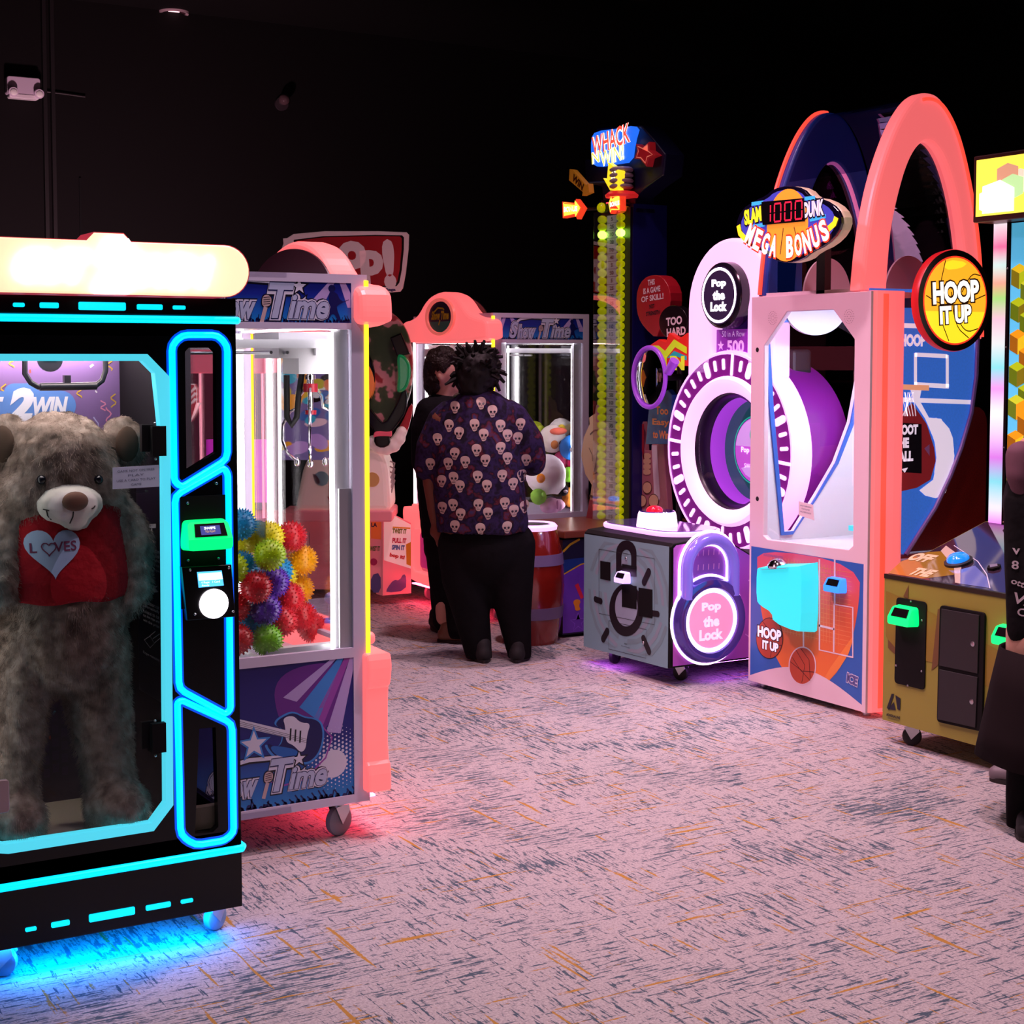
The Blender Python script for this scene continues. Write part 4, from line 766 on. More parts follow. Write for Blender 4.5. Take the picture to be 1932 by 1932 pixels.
# control top
top = rrect(4.79, 6.55, 5.20, 7.28, .16, 8); ft = Fr((0, 0, .772), (1, 0, 0), (0, 1, 0))
mb = MB(LILAC); mb.slab(ft, top, -.004, .022, .008); ct = part('control_plate', pop, mb, label='lilac glowing edge of the control top')
mb = MB(mat('control_top_print', '6a5aa0', .06, coat=1.0)); mb.slab(ft, rrect(4.805, 6.565, 5.185, 7.265, .15, 8), .022, .026); part('control_surface', ct, mb)
c = on_z(1231, 992, .798); mb = MB(mat('button_drum', 'f0d0f8', .4, emit=1.2, ecol=(1, .72, 1))); mb.lathe((c.x+.03, c.y, .797), (0, 0, 1), [(.112, 0), (.104, .06), (.098, .078)], 40); bd = part('button_housing', pop, mb)
mb = MB(mat('button_deck', '2a2080', .1, coat=1)); mb.lathe((c.x+.03, c.y, .875), (0, 0, 1), [(.096, 0), (.094, .004)], 40); part('button_deck', bd, mb)
mb = MB(mat('red_button', 'e01028', .15, emit=.5, ecol=(1, .02, .06), coat=.6)); mb.lathe((c.x+.02, c.y+.01, .878), (0, 0, 1), [(.045, 0), (.045, .008), (.036, .02), (.018, .027), (.001, .029)], 28); part('push_button', bd, mb)
# wheel
wx, wy, wz = 5.42, 6.88, 1.185; fw = FX(wx)
mb = MB(mat('wheel_violet', '6a1a78', .3, emit=.18, ecol=(.5, .02, .5))); mb.lathe((wx+.14, wy, wz), (-1, 0, 0), [(.50, -.3), (.53, 0), (.545, .13), (.54, .14), (.415, .14), (.41, .12)], 64, False); wh = part('dial_ring', pop, mb)
mb = MB(LILAC); mb.lathe((wx+.14, wy, wz), (-1, 0, 0), [(.54, .0), (.555, .02), (.56, .125), (.55, .146), (.538, .146)], 64, False); part('outer_light', wh, mb)
PKB = mat('pink_white_light', 'ffd8ff', .4, emit=.85, ecol=(1, .58, .95)); mb = MB(PKB); mb.lathe((wx+.14, wy, wz), (-1, 0, 0), [(.42, .138), (.40, .165), (.36, .16), (.325, .12)], 64, False); part('inner_light', wh, mb)
mb = MB(mat('tunnel_dark', '20102a', .3)); mb.lathe((wx+.14, wy, wz), (-1, 0, 0), [(.325, .12), (.305, .10), (.30, .02)], 64, False); part('tunnel_rim', wh, mb)
mb = MB(mat('tunnel_violet', 'b040e0', .3, emit=.55, ecol=(.55, .07, .85))); mb.lathe((wx+.14, wy, wz), (-1, 0, 0), [(.298, .03), (.285, -.07)], 64, False); part('tunnel', wh, mb)
MK = mat('mark_light', 'ffc8ff', .4, emit=1.25, ecol=(1, .58, 1))
for i in range(40):
    a = 2*math.pi*(i+.5)/40; big = i % 5 == 2; r0, r1, hw = (.435, .53, .021) if big else (.452, .515, .011)
    if i % 10 == 9: r0, r1, hw = .42, .545, .009
    q = smooth2([(r0, -hw), (r1, -hw), (r1, hw), (r0, hw)], 2); ca, sa = math.cos(a), math.sin(a); L = [(-wy+x*ca-y*sa, wz+x*sa+y*ca) for x, y in rrect(r0, -hw, r1, hw, hw*.95, 4)]
    mb = MB(MK); mb.slab(fw, L, .0, .006); part('dial_mark', wh, mb)
mb = MB(mat('dial_screen', '1a4a58', .08, emit=.16, ecol=(.06, .30, .38), coat=.5)); mb.lathe((wx+.21, wy, wz), (-1, 0, 0), [(.287, 0), (.287, .004)], 56); sc = part('dial_screen', pop, mb)
fs = FX(wx+.205); mb = MB(mat('screen_magenta', 'c050d0', .2, emit=.75, ecol=(.62, .10, .66))); mb.flat(fs, circ(-wy, wz, .185, n=40), .002); mb.M(mat('screen_lilac', 'd8a0e8', .2, emit=.8, ecol=(.66, .35, .78))); mb.flat(fs, [(a, b) for a, b in circ(-wy, wz, .18, n=60) if b > wz+.0], .003); mb.flat(fs, smooth2([(-wy-.15, wz-.09), (-wy+.14, wz-.10), (-wy+.05, wz-.165), (-wy-.07, wz-.16)], 1), .003)
mb.M(mat('screen_teal', '30c0a0', .2, emit=.55, ecol=(.03, .6, .42))); mb.flat(fs, [circ(-wy, wz+.085, .055), circ(-wy, wz+.085, .038)], .004); mb.flat(fs, [rrect(-wy-.032, wz+.125, -wy+.032, wz+.19, .03), rrect(-wy-.016, wz+.12, -wy+.016, wz+.172, .015)], .0042); mb.flat(fs, [circ(-wy, wz, .196, n=44), circ(-wy, wz, .188, n=44)], .0045)
mb.M(mat('screen_word', 'ffffff', .2, emit=1, ecol=(1, .9, 1))); mb.text(fs, 'Pop the Lock', -wy, wz-.005, wd=.26, ht=.04, bold=.03, lift=.005); mb.text(fs, 'SWIPE CARD', -wy, wz-.09, wd=.2, ht=.024, lift=.005); part('screen_image', sc, mb)
mb = MB(glass('dial_glass', (.96, .96, 1), .7)); mb.flat(FX(wx+.03), circ(-wy, wz, .30, n=48), 0); part('dial_glass', pop, mb)
# arch
def uarch(r, zc, z0, n=24): return [(-wy+r, z0)]+[(-wy+r*math.cos(R(180*i/n)), zc+r*math.sin(R(180*i/n))) for i in range(n+1)]+[(-wy-r, z0)]
ARCH = mat('arch_light', 'f0c0f0', .4, emit=.80, ecol=(1, .58, .92)); mb = MB(ARCH); o, i_ = uarch(.375, 1.985, 1.60), uarch(.155, 2.02, 1.60); mb.slab(FX(5.46), o+i_[::-1], -.09, .04, .02); part('shackle_arch', pop, mb, label='glowing pink shackle arch')
mb = MB(mat('arch_inner', '4a1a8a', .3)); mb.slab(FX(5.5), [rect(-wy-.165, 1.6, -wy+.165, 2.03)], -.03, .0); part('arch_back', pop, mb)
fz = FX(5.455); mb = MB(mat('ticket_print', '8a2ab0', .3, emit=.25, ecol=(.4, .05, .55))); mb.slab(fz, rect(-wy-.15, 1.62, -wy+.15, 1.86), -.02, 0); mb.M(mat('ticket_text', 'e0b0f0', .4, emit=.5, ecol=(.7, .4, .8))); mb.text(fz, '50 in A Row', -wy, 1.835, wd=.2, ht=.032, lift=.001); mb.text(fz, '500', -wy+.02, 1.765, wd=.15, ht=.07, bold=.04, lift=.001); mb.text(fz, 'Tickets', -wy+.01, 1.685, wd=.17, ht=.045, lift=.001); mb.flat(fz, star(-wy-.11, 1.77, .03), .001); part('ticket_panel', pop, mb)
mb = MB(mat('badge_black', '16101e', .15)); mb.lathe((5.46, wy, 2.045), (-1, 0, 0), [(.175, 0), (.185, .03), (.18, .09), (.16, .105)], 44); rb = part('round_sign', pop, mb)
f3 = FX(5.354); mb = MB(mat('badge_face', '3a3050', .1, coat=.5)); mb.flat(f3, circ(-wy, 2.045, .16, n=44), .002); mb.M(mat('white_neon', 'ffffff', emit=3.2, ecol=(1, .92, 1))); mb.flat(f3, [circ(-wy, 2.045, .152, n=44), circ(-wy, 2.045, .137, n=44)], .003)
for t, dz, wd in (('Pop', .062, .125), ('the', 0, .105), ('Lock', -.062, .145)): mb.text(f3, t, -wy, 2.045+dz, wd=wd, ht=.052, bold=.05, lift=.004)
part('sign_face', rb, mb)
mb = MB(DARK); mb.box((5.66, 6.62, .66), (5.80, 7.14, 1.75), .02); mb.box((5.6, 6.74, 1.7), (5.7, 7.02, 2.1)); part('rear_housing', pop, mb)
for x, y, a in ((4.885, 7.19, .3), (4.925, 6.63, 2.0), (5.7, 7.2, 1), (5.7, 6.6, 1)): caster(pop, x, y, 0, .042, a, RUB, STEEL)
mb = MB(mat('lilac_underglow', 'd070ff', emit=20, ecol=(.62, .12, 1))); mb.box((4.80, 6.98, .094), (4.82, 7.28, .098)); part('underglow_strip', pop, mb); mb = MB(mb.mats[0]); mb.box((5.0, 6.53, .094), (5.6, 6.545, .098)); part('underglow_strip', pop, mb)
# ================================================================ whack tower
wk = thing('strength_tower_game', 'tall number tower with yellow bulbs and a lit WHACK N WIN sign', 'arcade game', (5.5, 8.32, 0))
TX = 5.62
def qt(L): return qx(L, TX)
mb = MB(mat('dark_blue_panel', '0c0c34', .5)); mb.box((5.05, 8.0, .02), (6.1, 8.62, .60)); part('base_cabinet', wk, mb)
f0 = FY(7.998); mb = MB(mat('violet_print', '6a38b8', .4)); mb.flat(f0, [(5.05, .03), (5.6, .03), (5.6, .47), (5.35, .46), (5.18, .44), (5.05, .39)], .001); mb.M(mat('blue_print', '1c3c8a', .4)); mb.flat(f0, [(5.05, .39), (5.18, .44), (5.35, .46), (5.6, .47), (5.6, .5), (5.05, .48)], .001); mb.M(mat('yellow_print', 'd8b020', .4)); mb.flat(f0, band([(5.05, .39), (5.18, .445), (5.35, .465), (5.6, .47)], .008), .002); mb.flat(f0, band([(5.05, .53), (5.1, .57), (5.17, .60)], .014), .002)
mb.M(mat('red_print', 'd82848', .4)); mb.flat(f0, [(5.135, .32), (5.16, .33), (5.20, .24), (5.18, .23)], .002); mb.M(mat('orange_print', 'e08828', .4)); mb.flat(f0, smooth2([(5.12, .22), (5.15, .235), (5.18, .22), (5.165, .19), (5.18, .165), (5.14, .16), (5.135, .19)], 1), .002); mb.M(mat('star_print', '8a58d8', .4)); mb.flat(f0, band(star(5.16, .09, .06)+[star(5.16, .09, .06)[0]], .005), .002); part('side_artwork', wk, mb)
mb = MB(mat('counter_wood', '7a3c24', .35)); mb.box((5.03, 7.95, .615), (6.12, 8.64, .66), .006); part('counter', wk, mb)
t0, t1 = on_x(1137, 700, TX), on_x(1191, 700, TX); ty0, ty1 = t1.y, t0.y; tyc = (ty0+ty1)/2
mb = MB(mat('tower_blue', '14165a', .35)); mb.box((TX+.005, ty0-.01, .66), (TX+.26, ty1, 2.66)); mb.M(STEEL)
for z in (.9, 1.12, 1.2, 1.5, 1.9): 
    for x in (5.72, 5.80): mb.ball((x, ty0-.011, z), .005, 8)
part('tower', wk, mb)
mb = MB(mat('tower_face', '17151f', .4)); mb.box((TX-.012, ty0, .66), (TX+.006, ty1, 2.64)); part('tower_face', wk, mb)
NUM = mat('number_plate', 'a79ca8', .5, emit=.16, ecol=(.62, .55, .62)); ftx = FX(TX-.013); mb = MB(NUM)
vals = [5, 25, 10, 20, 10, 40, 5, 50, 5, 25, 10, 35, 10, 60, 10, 15, 5, 20, 5, 30, 5, 25, 10, 50, 10, 40, 5, 35, 10, 60, 5, 20, 10, 80, 10, 35, 5, 50, 10, 15]
zt, zb_ = on_x(1157, 406, TX).z, on_x(1155, 981, TX).z; N = len(vals); a0, a1 = qt([(1147.5, 700), (1166, 700)]); a0, a1 = a0[0], a1[0]; dz = (zt-zb_)/N
mb.flat(ftx, rect(a0, zb_, a1, zt), .001); mb.M(INK)
for i in range(N+1): mb.flat(ftx, rect(a0, zb_+i*dz-.001, a1, zb_+i*dz+.001), .0018)
for i, v in enumerate(vals): mb.text(ftx, str(v), (a0+a1)/2, zt-(i+.5)*dz, ht=dz*.52, wd=.045 if v > 9 else .02, bold=.03, lift=.002)
part('number_column', wk, mb)
BULB = mat('yellow_bulb', 'c8d010', .25, emit=.32, ecol=(.65, .7, 0)); LIT = mat('lit_bulb', 'f0ffb0', .3, emit=6, ecol=(.45, 1, .08))
la, ra = qt([(1143.5, 700)])[0][0], qt([(1178, 700)])[0][0]
m1 = MB(BULB); m1.ball((0, 0, 0), (.03, .027, .027), 14); m1.cyl((.0, 0, 0), (.035, 0, 0), .02, n=10)
m2 = MB(LIT); m2.ball((0, 0, 0), (.03, .027, .027), 14); m2.cyl((.0, 0, 0), (.035, 0, 0), .02, n=10); src1 = src2 = None
for i in range(N):
    for a in (la, ra):
        lit = i == 2
        if lit and src2: o = src2.copy(); COL.objects.link(o)
        elif not lit and src1: o = src1.copy(); COL.objects.link(o)
        else:
            o = (m2 if lit else m1).build('bulb', None, None, (0, 0, 0))
            if lit: src2 = o
            else: src1 = o
        o.parent = wk; o.location = Vector((TX-.035, -a, zt-(i+.5)*dz))-Vector(wk.location)
        if lit: o['label'] = 'lit yellow-green bulb'
mb = MB(GLASS); mb.box((TX-.075, ty0+.02, .66), (TX-.072, ty1-.0, zt+.02)); part('tower_glass', wk, mb)
# head of the tower
mb = MB(mat('tower_head_navy', '0b0b2e', .4)); q = qt([(1120, 240), (1205, 236), (1228, 262), (1250, 290), (1246, 330), (1215, 352), (1192, 372), (1195, 400), (1135, 405), (1130, 352), (1100, 345), (1098, 300), (1118, 300)]); mb.slab(FX(TX+.05), q, -.12, .03, .01); hd = part('tower_head', wk, mb)
ln = Vector((-1, 0, 0)); fxa = FX(TX-.03)
mb = MB(mat('sign_blue_light', '1040a0', .4, emit=1.0, ecol=(.02, .17, 1))); mb.slab(fxa, smooth2(qt([(1122, 262), (1130, 248), (1175, 243), (1204, 237), (1195, 268), (1190, 306), (1158, 310), (1125, 316), (1122, 290)]), 1), -.06, .0, .004); sgw = part('lit_sign', wk, mb, label='lit WHACK N WIN sign')
f4 = FX(TX-.032); mb = MB(mat('sign_white_light', 'ffffff', .4, emit=2.6, ecol=(1, .95, .9)))
def ptext(m, t, q, bold, lf, k=1.): (a, b), (a2, b2), rot = q; mb.M(m); mb.text(f4, t, (a+a2)/2, (b+b2)/2, wd=abs(a2-a)*k, ht=rot[0], rot=rot[1], bold=bold, lift=lf)
w0, w1 = qt([(1125, 270), (1198, 258)]); n0, n1 = qt([(1125, 297), (1139, 298)]); v0, v1 = qt([(1140, 298), (1186, 290)])
for m, bo, lf in ((mb.mats[0], .05, .002), (mat('sign_red_light', 'e04030', .4, emit=1.0, ecol=(1, .10, .06)), .02, .004)): ptext(m, 'WHACK', (w0, w1, (.125, 6)), bo, lf, .98 if bo else .93)
for m, bo, lf in ((mb.mats[0], .05, .002), (mat('sign_yellow_light', 'e8e050', .4, emit=1.0, ecol=(.95, .85, .10)), .0, .004)): ptext(m, 'WIN!', (v0, v1, (.10, 5)), bo, lf, .98 if bo else .93); ptext(m, 'N', (n0, n1, (.075, 5)), bo, lf)
part('sign_letters', sgw, mb)
def parrow(name, pts, m, word, mw, wq, lab, glow=None):
    mb = MB(m); mb.slab(FX(TX-.10), qt(pts), -.03, .01, .004); o = part(name, wk, mb, label=lab)
    mb = MB(mw); f5 = FX(TX-.112); (a, b), (a2, b2) = qt(wq[:2]); mb.text(f5, word, (a+a2)/2, (b+b2)/2, wd=math.hypot(a2-a, b2-b), ht=wq[2], rot=math.degrees(math.atan2(b2-b, a2-a)), bold=.05, lift=.001)
    if glow: mb.M(glow); q = qt(pts); cx_ = sum(p[0] for p in q)/len(q); cz_ = sum(p[1] for p in q)/len(q); L = [(cx_+(p[0]-cx_)*.82, cz_+(p[1]-cz_)*.82) for p in q]; mb.flat(f5, band(L+[L[0]], .008), .001)
    part('arrow_word', o, mb); mb = MB(DARK); c = qt(pts); a = sum(p[0] for p in c)/len(c); b = sum(p[1] for p in c)/len(c); mb.cyl((TX-.08, -a, b), (TX+.02, -a*.6+tyc*.4 if abs(-a-tyc) > .12 else -a, b), .012, n=10); part('bracket', o, mb)
RA = mat('arrow_red', 'e03018', .4, emit=.75, ecol=(1, .06, .02)); YG = mat('arrow_glow', 'ffd020', emit=2, ecol=(1, .55, .05)); WH = mat('arrow_white', 'ffffff', emit=2, ecol=(1, .9, .85))
parrow('bonus_arrow', [(1087, 382), (1113, 385), (1113, 377), (1126, 394), (1115, 415), (1113, 408), (1088, 413)], RA, 'BONUS', WH, ((1091, 397), (1117, 395), .035), 'red lit BONUS arrow pointing right', YG)
parrow('bonus_arrow', [(1199, 366), (1199, 399), (1181, 399), (1179, 405), (1175, 386), (1181, 370), (1182, 377)], RA, 'BONUS', WH, ((1179, 388), (1197, 384), .03), 'red lit BONUS arrow pointing left', YG)
parrow('win_arrow', [(1101, 321), (1107, 322), (1132, 350), (1137, 348), (1139, 365), (1125, 371), (1126, 364), (1100, 342)], mat('arrow_amber', 'c87820', .4, emit=.12, ecol=(.8, .3, .02)), 'WIN', mat('arrow_brown', '5a2408', .5), ((1108, 335), (1128, 356), .045), 'amber WIN arrow')
parrow('points_arrow', [(1175, 309), (1198, 325), (1194, 358), (1196, 361), (1178, 361), (1165, 338), (1172, 341)], mat('arrow_yellow', 'f8e020', .4, emit=1.0, ecol=(1, .72, .02)), '50', mat('arrow_pale', 'ffffd0', .4, emit=1.6, ecol=(1, .95, .6)), ((1184, 342), (1187, 322), .04), 'lit yellow 50 arrow')
mb = MB(mat('star_red', 'a01824', .35, emit=.12, ecol=(.7, .02, .03))); sp_ = qt([(1232, 268), (1233, 284), (1245, 293), (1231, 299), (1227, 315), (1215, 301), (1204, 300), (1209, 285), (1207, 272), (1220, 278)]); mb.slab(FX(TX-.03), sp_, -.05, .0, .004); so = part('star', wk, mb)
mb = MB(mat('star_outline', 'e87868', .4, emit=.35, ecol=(1, .3, .2))); cx_ = sum(p[0] for p in sp_)/10; cz_ = sum(p[1] for p in sp_)/10; L = [(cx_+(p[0]-cx_)*.74, cz_+(p[1]-cz_)*.74) for p in sp_]; mb.flat(FX(TX-.031), band(L+[L[0]], .007), .001); part('outline', so, mb)
c = on_x(1160, 338, TX-.1); mb = MB(mat('spring_grey', '9a8a94', .4)); 
mb.lathe((c.x+.05, c.y, c.z-.06), (0, 0, 1), sum([[(.06, .0+.034*k), (.075, .012+.034*k), (.075, .022+.034*k), (.06, .034+.034*k)] for k in range(4)], []), 24); part('hammer_spring', wk, mb)
c = on_x(1163, 366, TX-.1); mb = MB(mat('lamp_red', 'c81820', .3, emit=.35, ecol=(1, .03, .03))); mb.lathe((c.x+.04, c.y, c.z-.02), (0, 0, 1), [(.10, 0), (.105, .015), (.08, .035), (.05, .04)], 28); part('beacon', wk, mb)
f6 = FX(TX-.02); mb = MB(BLACK); mb.slab(f6, qt([(1139, 378), (1178, 378), (1178, 403), (1139, 403)]), -.03, .0); dp = part('score_display', wk, mb)
SEG = mat('red_digits', 'ff2030', emit=3, ecol=(1, .03, .06)); SEGS = {'7': 'abc', '5': 'afgcd', '0': 'abcdef', '1': 'bc', '2': 'abged', '8': 'abcdefg'}
def digits(mb, fr, s, a, b, w_, h, lift=.001, th=.14, gap=1.5):
    k = w_*th*1.2
    for i, ch in enumerate(s):
        x = a+(i-(len(s)-1)/2)*w_*gap; S_ = {'a': [(x-w_/2, b+h/2), (x+w_/2, b+h/2)], 'g': [(x-w_/2, b), (x+w_/2, b)], 'd': [(x-w_/2, b-h/2), (x+w_/2, b-h/2)], 'b': [(x+w_/2, b+h*.46), (x+w_/2, b+h*.04)], 'c': [(x+w_/2, b-h*.04), (x+w_/2, b-h*.46)], 'f': [(x-w_/2, b+h*.46), (x-w_/2, b+h*.04)], 'e': [(x-w_/2, b-h*.04), (x-w_/2, b-h*.46)]}
        for e in SEGS[ch]: mb.flat(fr, band(S_[e], k), lift)
a, b = qt([(1164, 391)])[0]; mb = MB(SEG); digits(mb, f6, '750', a, b, .045, .065); part('digits', dp, mb)
for u, m in ((1135, BULB), (1174, mat('amber_bulb', 'e07818', .3, emit=.25, ecol=(1, .2, .02)))): c = on_x(u, 392, TX-.03); mb = MB(m); mb.ball(c, (.03, .033, .033), 14); mb.cyl(c, (TX+.03, c.y, c.z), .02, n=10); part('bulb', wk, mb)
# cut-out figures and signs round the tower
def sign_on(name, pts, x, m, th=.05, lab=None, bev=.004, side=None):
    mb = MB(m); mb.slab(FX(x), qx(pts, x), -th, 0, bev); return part(name, wk, mb, label=lab)
SKIN_P = mat('figure_cream', 'd8b48c', .45); BRN = mat('figure_brown', '5a3420', .45)
xx = 5.585
fg = sign_on('strongman_cutout', [(1096, 860), (1101, 825), (1112, 800), (1111, 788), (1122, 780), (1124, 766), (1134, 748), (1137, 750), (1137, 982), (1106, 982), (1112, 945), (1116, 915), (1104, 895)], xx, SKIN_P, .04, 'cream cartoon strongman cut-out')
mb = MB(mat('figure_pink', 'c87898', .45)); ff_ = FX(xx-.001); Q = lambda L: qx(L, xx)
mb.flat(ff_, Q([(1124, 795), (1126, 768), (1134, 750), (1137, 751), (1137, 800)]), .0015); mb.M(BRN); mb.flat(ff_, band(Q([(1112, 845), (1118, 858), (1119, 870)]), .006), .002); mb.flat(ff_, band(Q([(1114, 820), (1122, 812), (1133, 812), (1136, 808)]), .012), .002); mb.flat(ff_, band(Q([(1132, 830), (1128, 850), (1124, 880), (1120, 895), (1130, 890), (1136, 870)]), .012), .002); mb.flat(ff_, band(Q([(1113, 935), (1125, 940), (1136, 945)]), .016), .002)
mb.M(mat('figure_red', '9a2430', .45)); mb.flat(ff_, Q([(1106, 982), (1113, 942), (1122, 945), (1118, 982)]), .002); mb.flat(ff_, Q([(1131, 982), (1130, 948), (1137, 948), (1137, 982)]), .002); mb.M(mat('figure_white', 'd8ccd0', .45)); mb.flat(ff_, Q([(1119, 982), (1122, 945), (1130, 948), (1130, 982)]), .0022); part('printed_drawing', fg, mb)
fg = sign_on('column_cutout', [(1204, 985), (1203, 800), (1212, 795), (1216, 850), (1228, 850), (1230, 838), (1252, 838), (1258, 930), (1262, 985)], 5.70, mat('figure_stripe_pink', 'b07078', .45), .04, 'striped cartoon column and hand cut-out'); mb = MB(mat('figure_white', 'd8ccd0', .45)); ff_ = FX(5.699); Q = lambda L: qx(L, 5.70)
mb.flat(ff_, Q([(1230, 840), (1240, 840), (1246, 940), (1236, 960)]), .0015); mb.M(SKIN_P)
for k in range(4): mb.flat(ff_, smooth2(Q([(1214, 855+k*10), (1228, 855+k*10), (1229, 865+k*10), (1215, 866+k*10)]), 1), .002+.0003*k)
for u, v, r in ((1222, 920, 8), (1234, 945, 9), (1212, 945, 8), (1228, 965, 8)): mb.M(BRN); mb.flat(ff_, Q([(u+r*1.1*math.cos(t), v+r*1.5*math.sin(t)) for t in [.4*i for i in range(16)]]), .003); mb.M(SKIN_P); mb.flat(ff_, Q([(u+r*math.cos(t), v+r*1.3*math.sin(t)) for t in [.4*i for i in range(16)]]), .0035)
mb.M(mat('figure_red', '9a2430', .45)); mb.flat(ff_, Q([(1207, 800), (1213, 860), (1216, 870), (1216, 800)]), .002); part('printed_drawing', fg, mb)
rs = sign_on('skill_sign', smooth2([(1200, 575), (1202, 545), (1214, 525), (1232, 518), (1250, 522), (1264, 545), (1265, 575), (1258, 600), (1245, 620), (1238, 640), (1215, 618), (1204, 600)], 1), 5.62, mat('sign_red', 'b01a28', .35), .09, 'red balloon sign reading THIS IS A GAME OF SKILL!'); f7 = FX(5.619); mb = MB(mat('sign_letters_white', 'e8d8dc', .5))
for t, u, v, wu in (('THIS', 1229, 533, 13), ('IS A GAME', 1230, 548, 32), ('OF SKILL!', 1231, 563, 42)): (a, b), (a2, _) = qx([(u-wu/2, v), (u+wu/2, v)], 5.619); mb.text(f7, t, (a+a2)/2, b, wd=a2-a, ht=.036, rot=4, bold=.03, lift=.001)
mb.M(INK)
for t, u, v, wu in (('NOT', 1230, 578, 10), ('STRENGTH', 1232, 591, 26)): (a, b), (a2, _) = qx([(u-wu/2, v), (u+wu/2, v)], 5.619); mb.text(f7, t, (a+a2)/2, b, wd=a2-a, ht=.026, rot=4, bold=.03, lift=.001)
part('sign_letters', rs, mb)
rs = sign_on('too_hard_sign', [(1270+27*math.cos(t), 608+32*math.sin(t)) for t in [2*math.pi*i/32 for i in range(32)]], 5.56, mat('sign_black', '120c12', .2), .05, 'round black TOO HARD sign'); f7 = FX(5.559); mb = MB(mat('sign_letters_white', 'e8d8dc', .5))
for t, u, v, wu in (('TOO', 1272, 606, 30), ('HARD', 1276, 626, 36)): (a, b), (a2, _) = qx([(u-wu/2, v), (u+wu/2, v)], 5.559); mb.text(f7, t, (a+a2)/2, b, wd=a2-a, ht=.05, rot=4, bold=.04, lift=.001)
part('sign_letters', rs, mb)
rs = sign_on('too_easy_sign', [(1224, 770), (1260, 735), (1268, 745), (1264, 838), (1218, 838)], 5.60, mat('sign_deep_blue', '16356a', .3), .04, 'blue Too Easy to Win sign'); blotch(MATS['sign_deep_blue'], 9, [(.3, '122a60'), (.55, '1f5a90'), (.75, '2a8a98')]); f7 = FX(5.599); mb = MB(mat('sign_orange', 'd87838', .4, emit=.08, ecol=(1, .3, .05)))
for t, u, v, wu in (('Too', 1249, 774, 24), ('Easy', 1247, 797, 32), ('to Win', 1247, 819, 30)): (a, b), (a2, _) = qx([(u-wu/2, v), (u+wu/2, v)], 5.599); mb.text(f7, t, (a+a2)/2, b, wd=a2-a, ht=.05, bold=.03, lift=.001)
part('sign_letters', rs, mb)
# colourful reflection built as a zigzag panel, and convex mirror
x = 5.52; cm_ = [(1201+0, 700)]
rs = sign_on('zigzag_reflection', [(1196, 690), (1205, 670), (1225, 652), (1243, 640), (1256, 645), (1262, 628), (1280, 640), (1296, 628), (1296, 690), (1262, 692), (1240, 698)], x, mat('zigzag_red', 'd82820', .3, emit=.2, ecol=(1, .03, .02)), .05, 'multicoloured zigzag panel standing in for a reflection reading RUN'); f7 = FX(x-.001); mb = MB(mat('zigzag_lime', 'c8e020', .35, emit=.3, ecol=(.6, .8, .02))); Q = lambda L: qx(L, x-.001)
mb.flat(f7, Q([(1203, 672), (1225, 652), (1243, 652), (1255, 662), (1272, 640), (1296, 655), (1296, 668), (1274, 655), (1257, 676), (1243, 668), (1215, 674)]), .001); mb.M(mat('zigzag_teal', '20a8a8', .35, emit=.2, ecol=(.02, .5, .5))); mb.flat(f7, Q([(1199, 682), (1215, 672), (1238, 668), (1240, 676), (1212, 682)]), .0012); mb.flat(f7, Q([(1258, 676), (1272, 662), (1296, 672), (1296, 680), (1275, 672)]), .0012); mb.M(mat('zigzag_lime2', 'd8e828', .35, emit=.35, ecol=(.7, .85, .02))); (a, b), (a2, _) = Q([(1236, 685), (1292, 685)]); mb.text(f7, 'RUN', (a+a2)/2, b, wd=abs(a2-a), ht=.085, bold=.08, lift=.002); part('reflection_pattern', rs, mb)
x = 5.46; c = on_x(1226, 712, x); mb = MB(mat('mirror_face', 'c0c0c8', .03, 1.0)); mb.lathe((x, c.y, c.z), (-1, 0, 0), [(.165, 0), (.12, .012), (.06, .018), (.001, .02)], 36, False); mi = part('convex_mirror', wk, mb)
for v in mi.data.vertices: v.co.z = (v.co.z-(c.z))*1.05+c.z
VF = mat('violet_lit_frame', 'a050e0', .3, emit=.18, ecol=(.5, .08, .9)); mb = MB(VF); mb.tube([(x-.005, c.y+.165*math.cos(t), c.z+.178*math.sin(t)) for t in [2*math.pi*i/40 for i in range(40)]], .014, 10, True); mb.tube([(x, c.y-.15, c.z+.03), (x, c.y-.19, c.z+.035), (x, c.y-.25, c.z+.10)], .02, 10, rr=[.012, .026, .03]); part('frame', mi, mb); mb = MB(DARK); mb.cyl((x, c.y-.16, c.z), (5.72, c.y+.05, c.z), .02, n=10); mb.cyl((5.72, c.y+.05, .66), (5.72, c.y+.05, 2.0), .02, n=10); part('stand', mi, mb)  # violet tint and glow on the frame stand in for the lock game's light
# barrel with the strike pad
bc = Vector((4.83, 8.02, 0)); ba = thing('barrel', 'red-brown barrel with lilac bands wrapped in shiny plastic beside the standing person', 'barrel', bc)
BR = mat('barrel_red', '8a2018', .22, coat=1.0); bump(BR, 14, .35, .012)
bprof = [(.165, 0), (.185, .1), (.20, .22), (.208, .34), (.203, .46), (.19, .56), (.17, .655), (.16, .68)]
mb = MB(BR); mb.lathe(bc, (0, 0, 1), bprof, 44); part('body', ba, mb)
def bw(z):
    for (r0, z0), (r1, z1) in zip(bprof, bprof[1:]):
        if z0 <= z <= z1: return r0+(r1-r0)*(z-z0)/(z1-z0)
for z0, z1 in ((.155, .225), (.475, .54)):
    mb = MB(mat('barrel_band', '7a6a94', .3)); mb.lathe(bc, (0, 0, 1), [(bw(z0)+.001, z0), (bw(z0)+.005, z0), (bw(z1)+.005, z1), (bw(z1)+.001, z1)], 44, False); part('band', ba, mb)
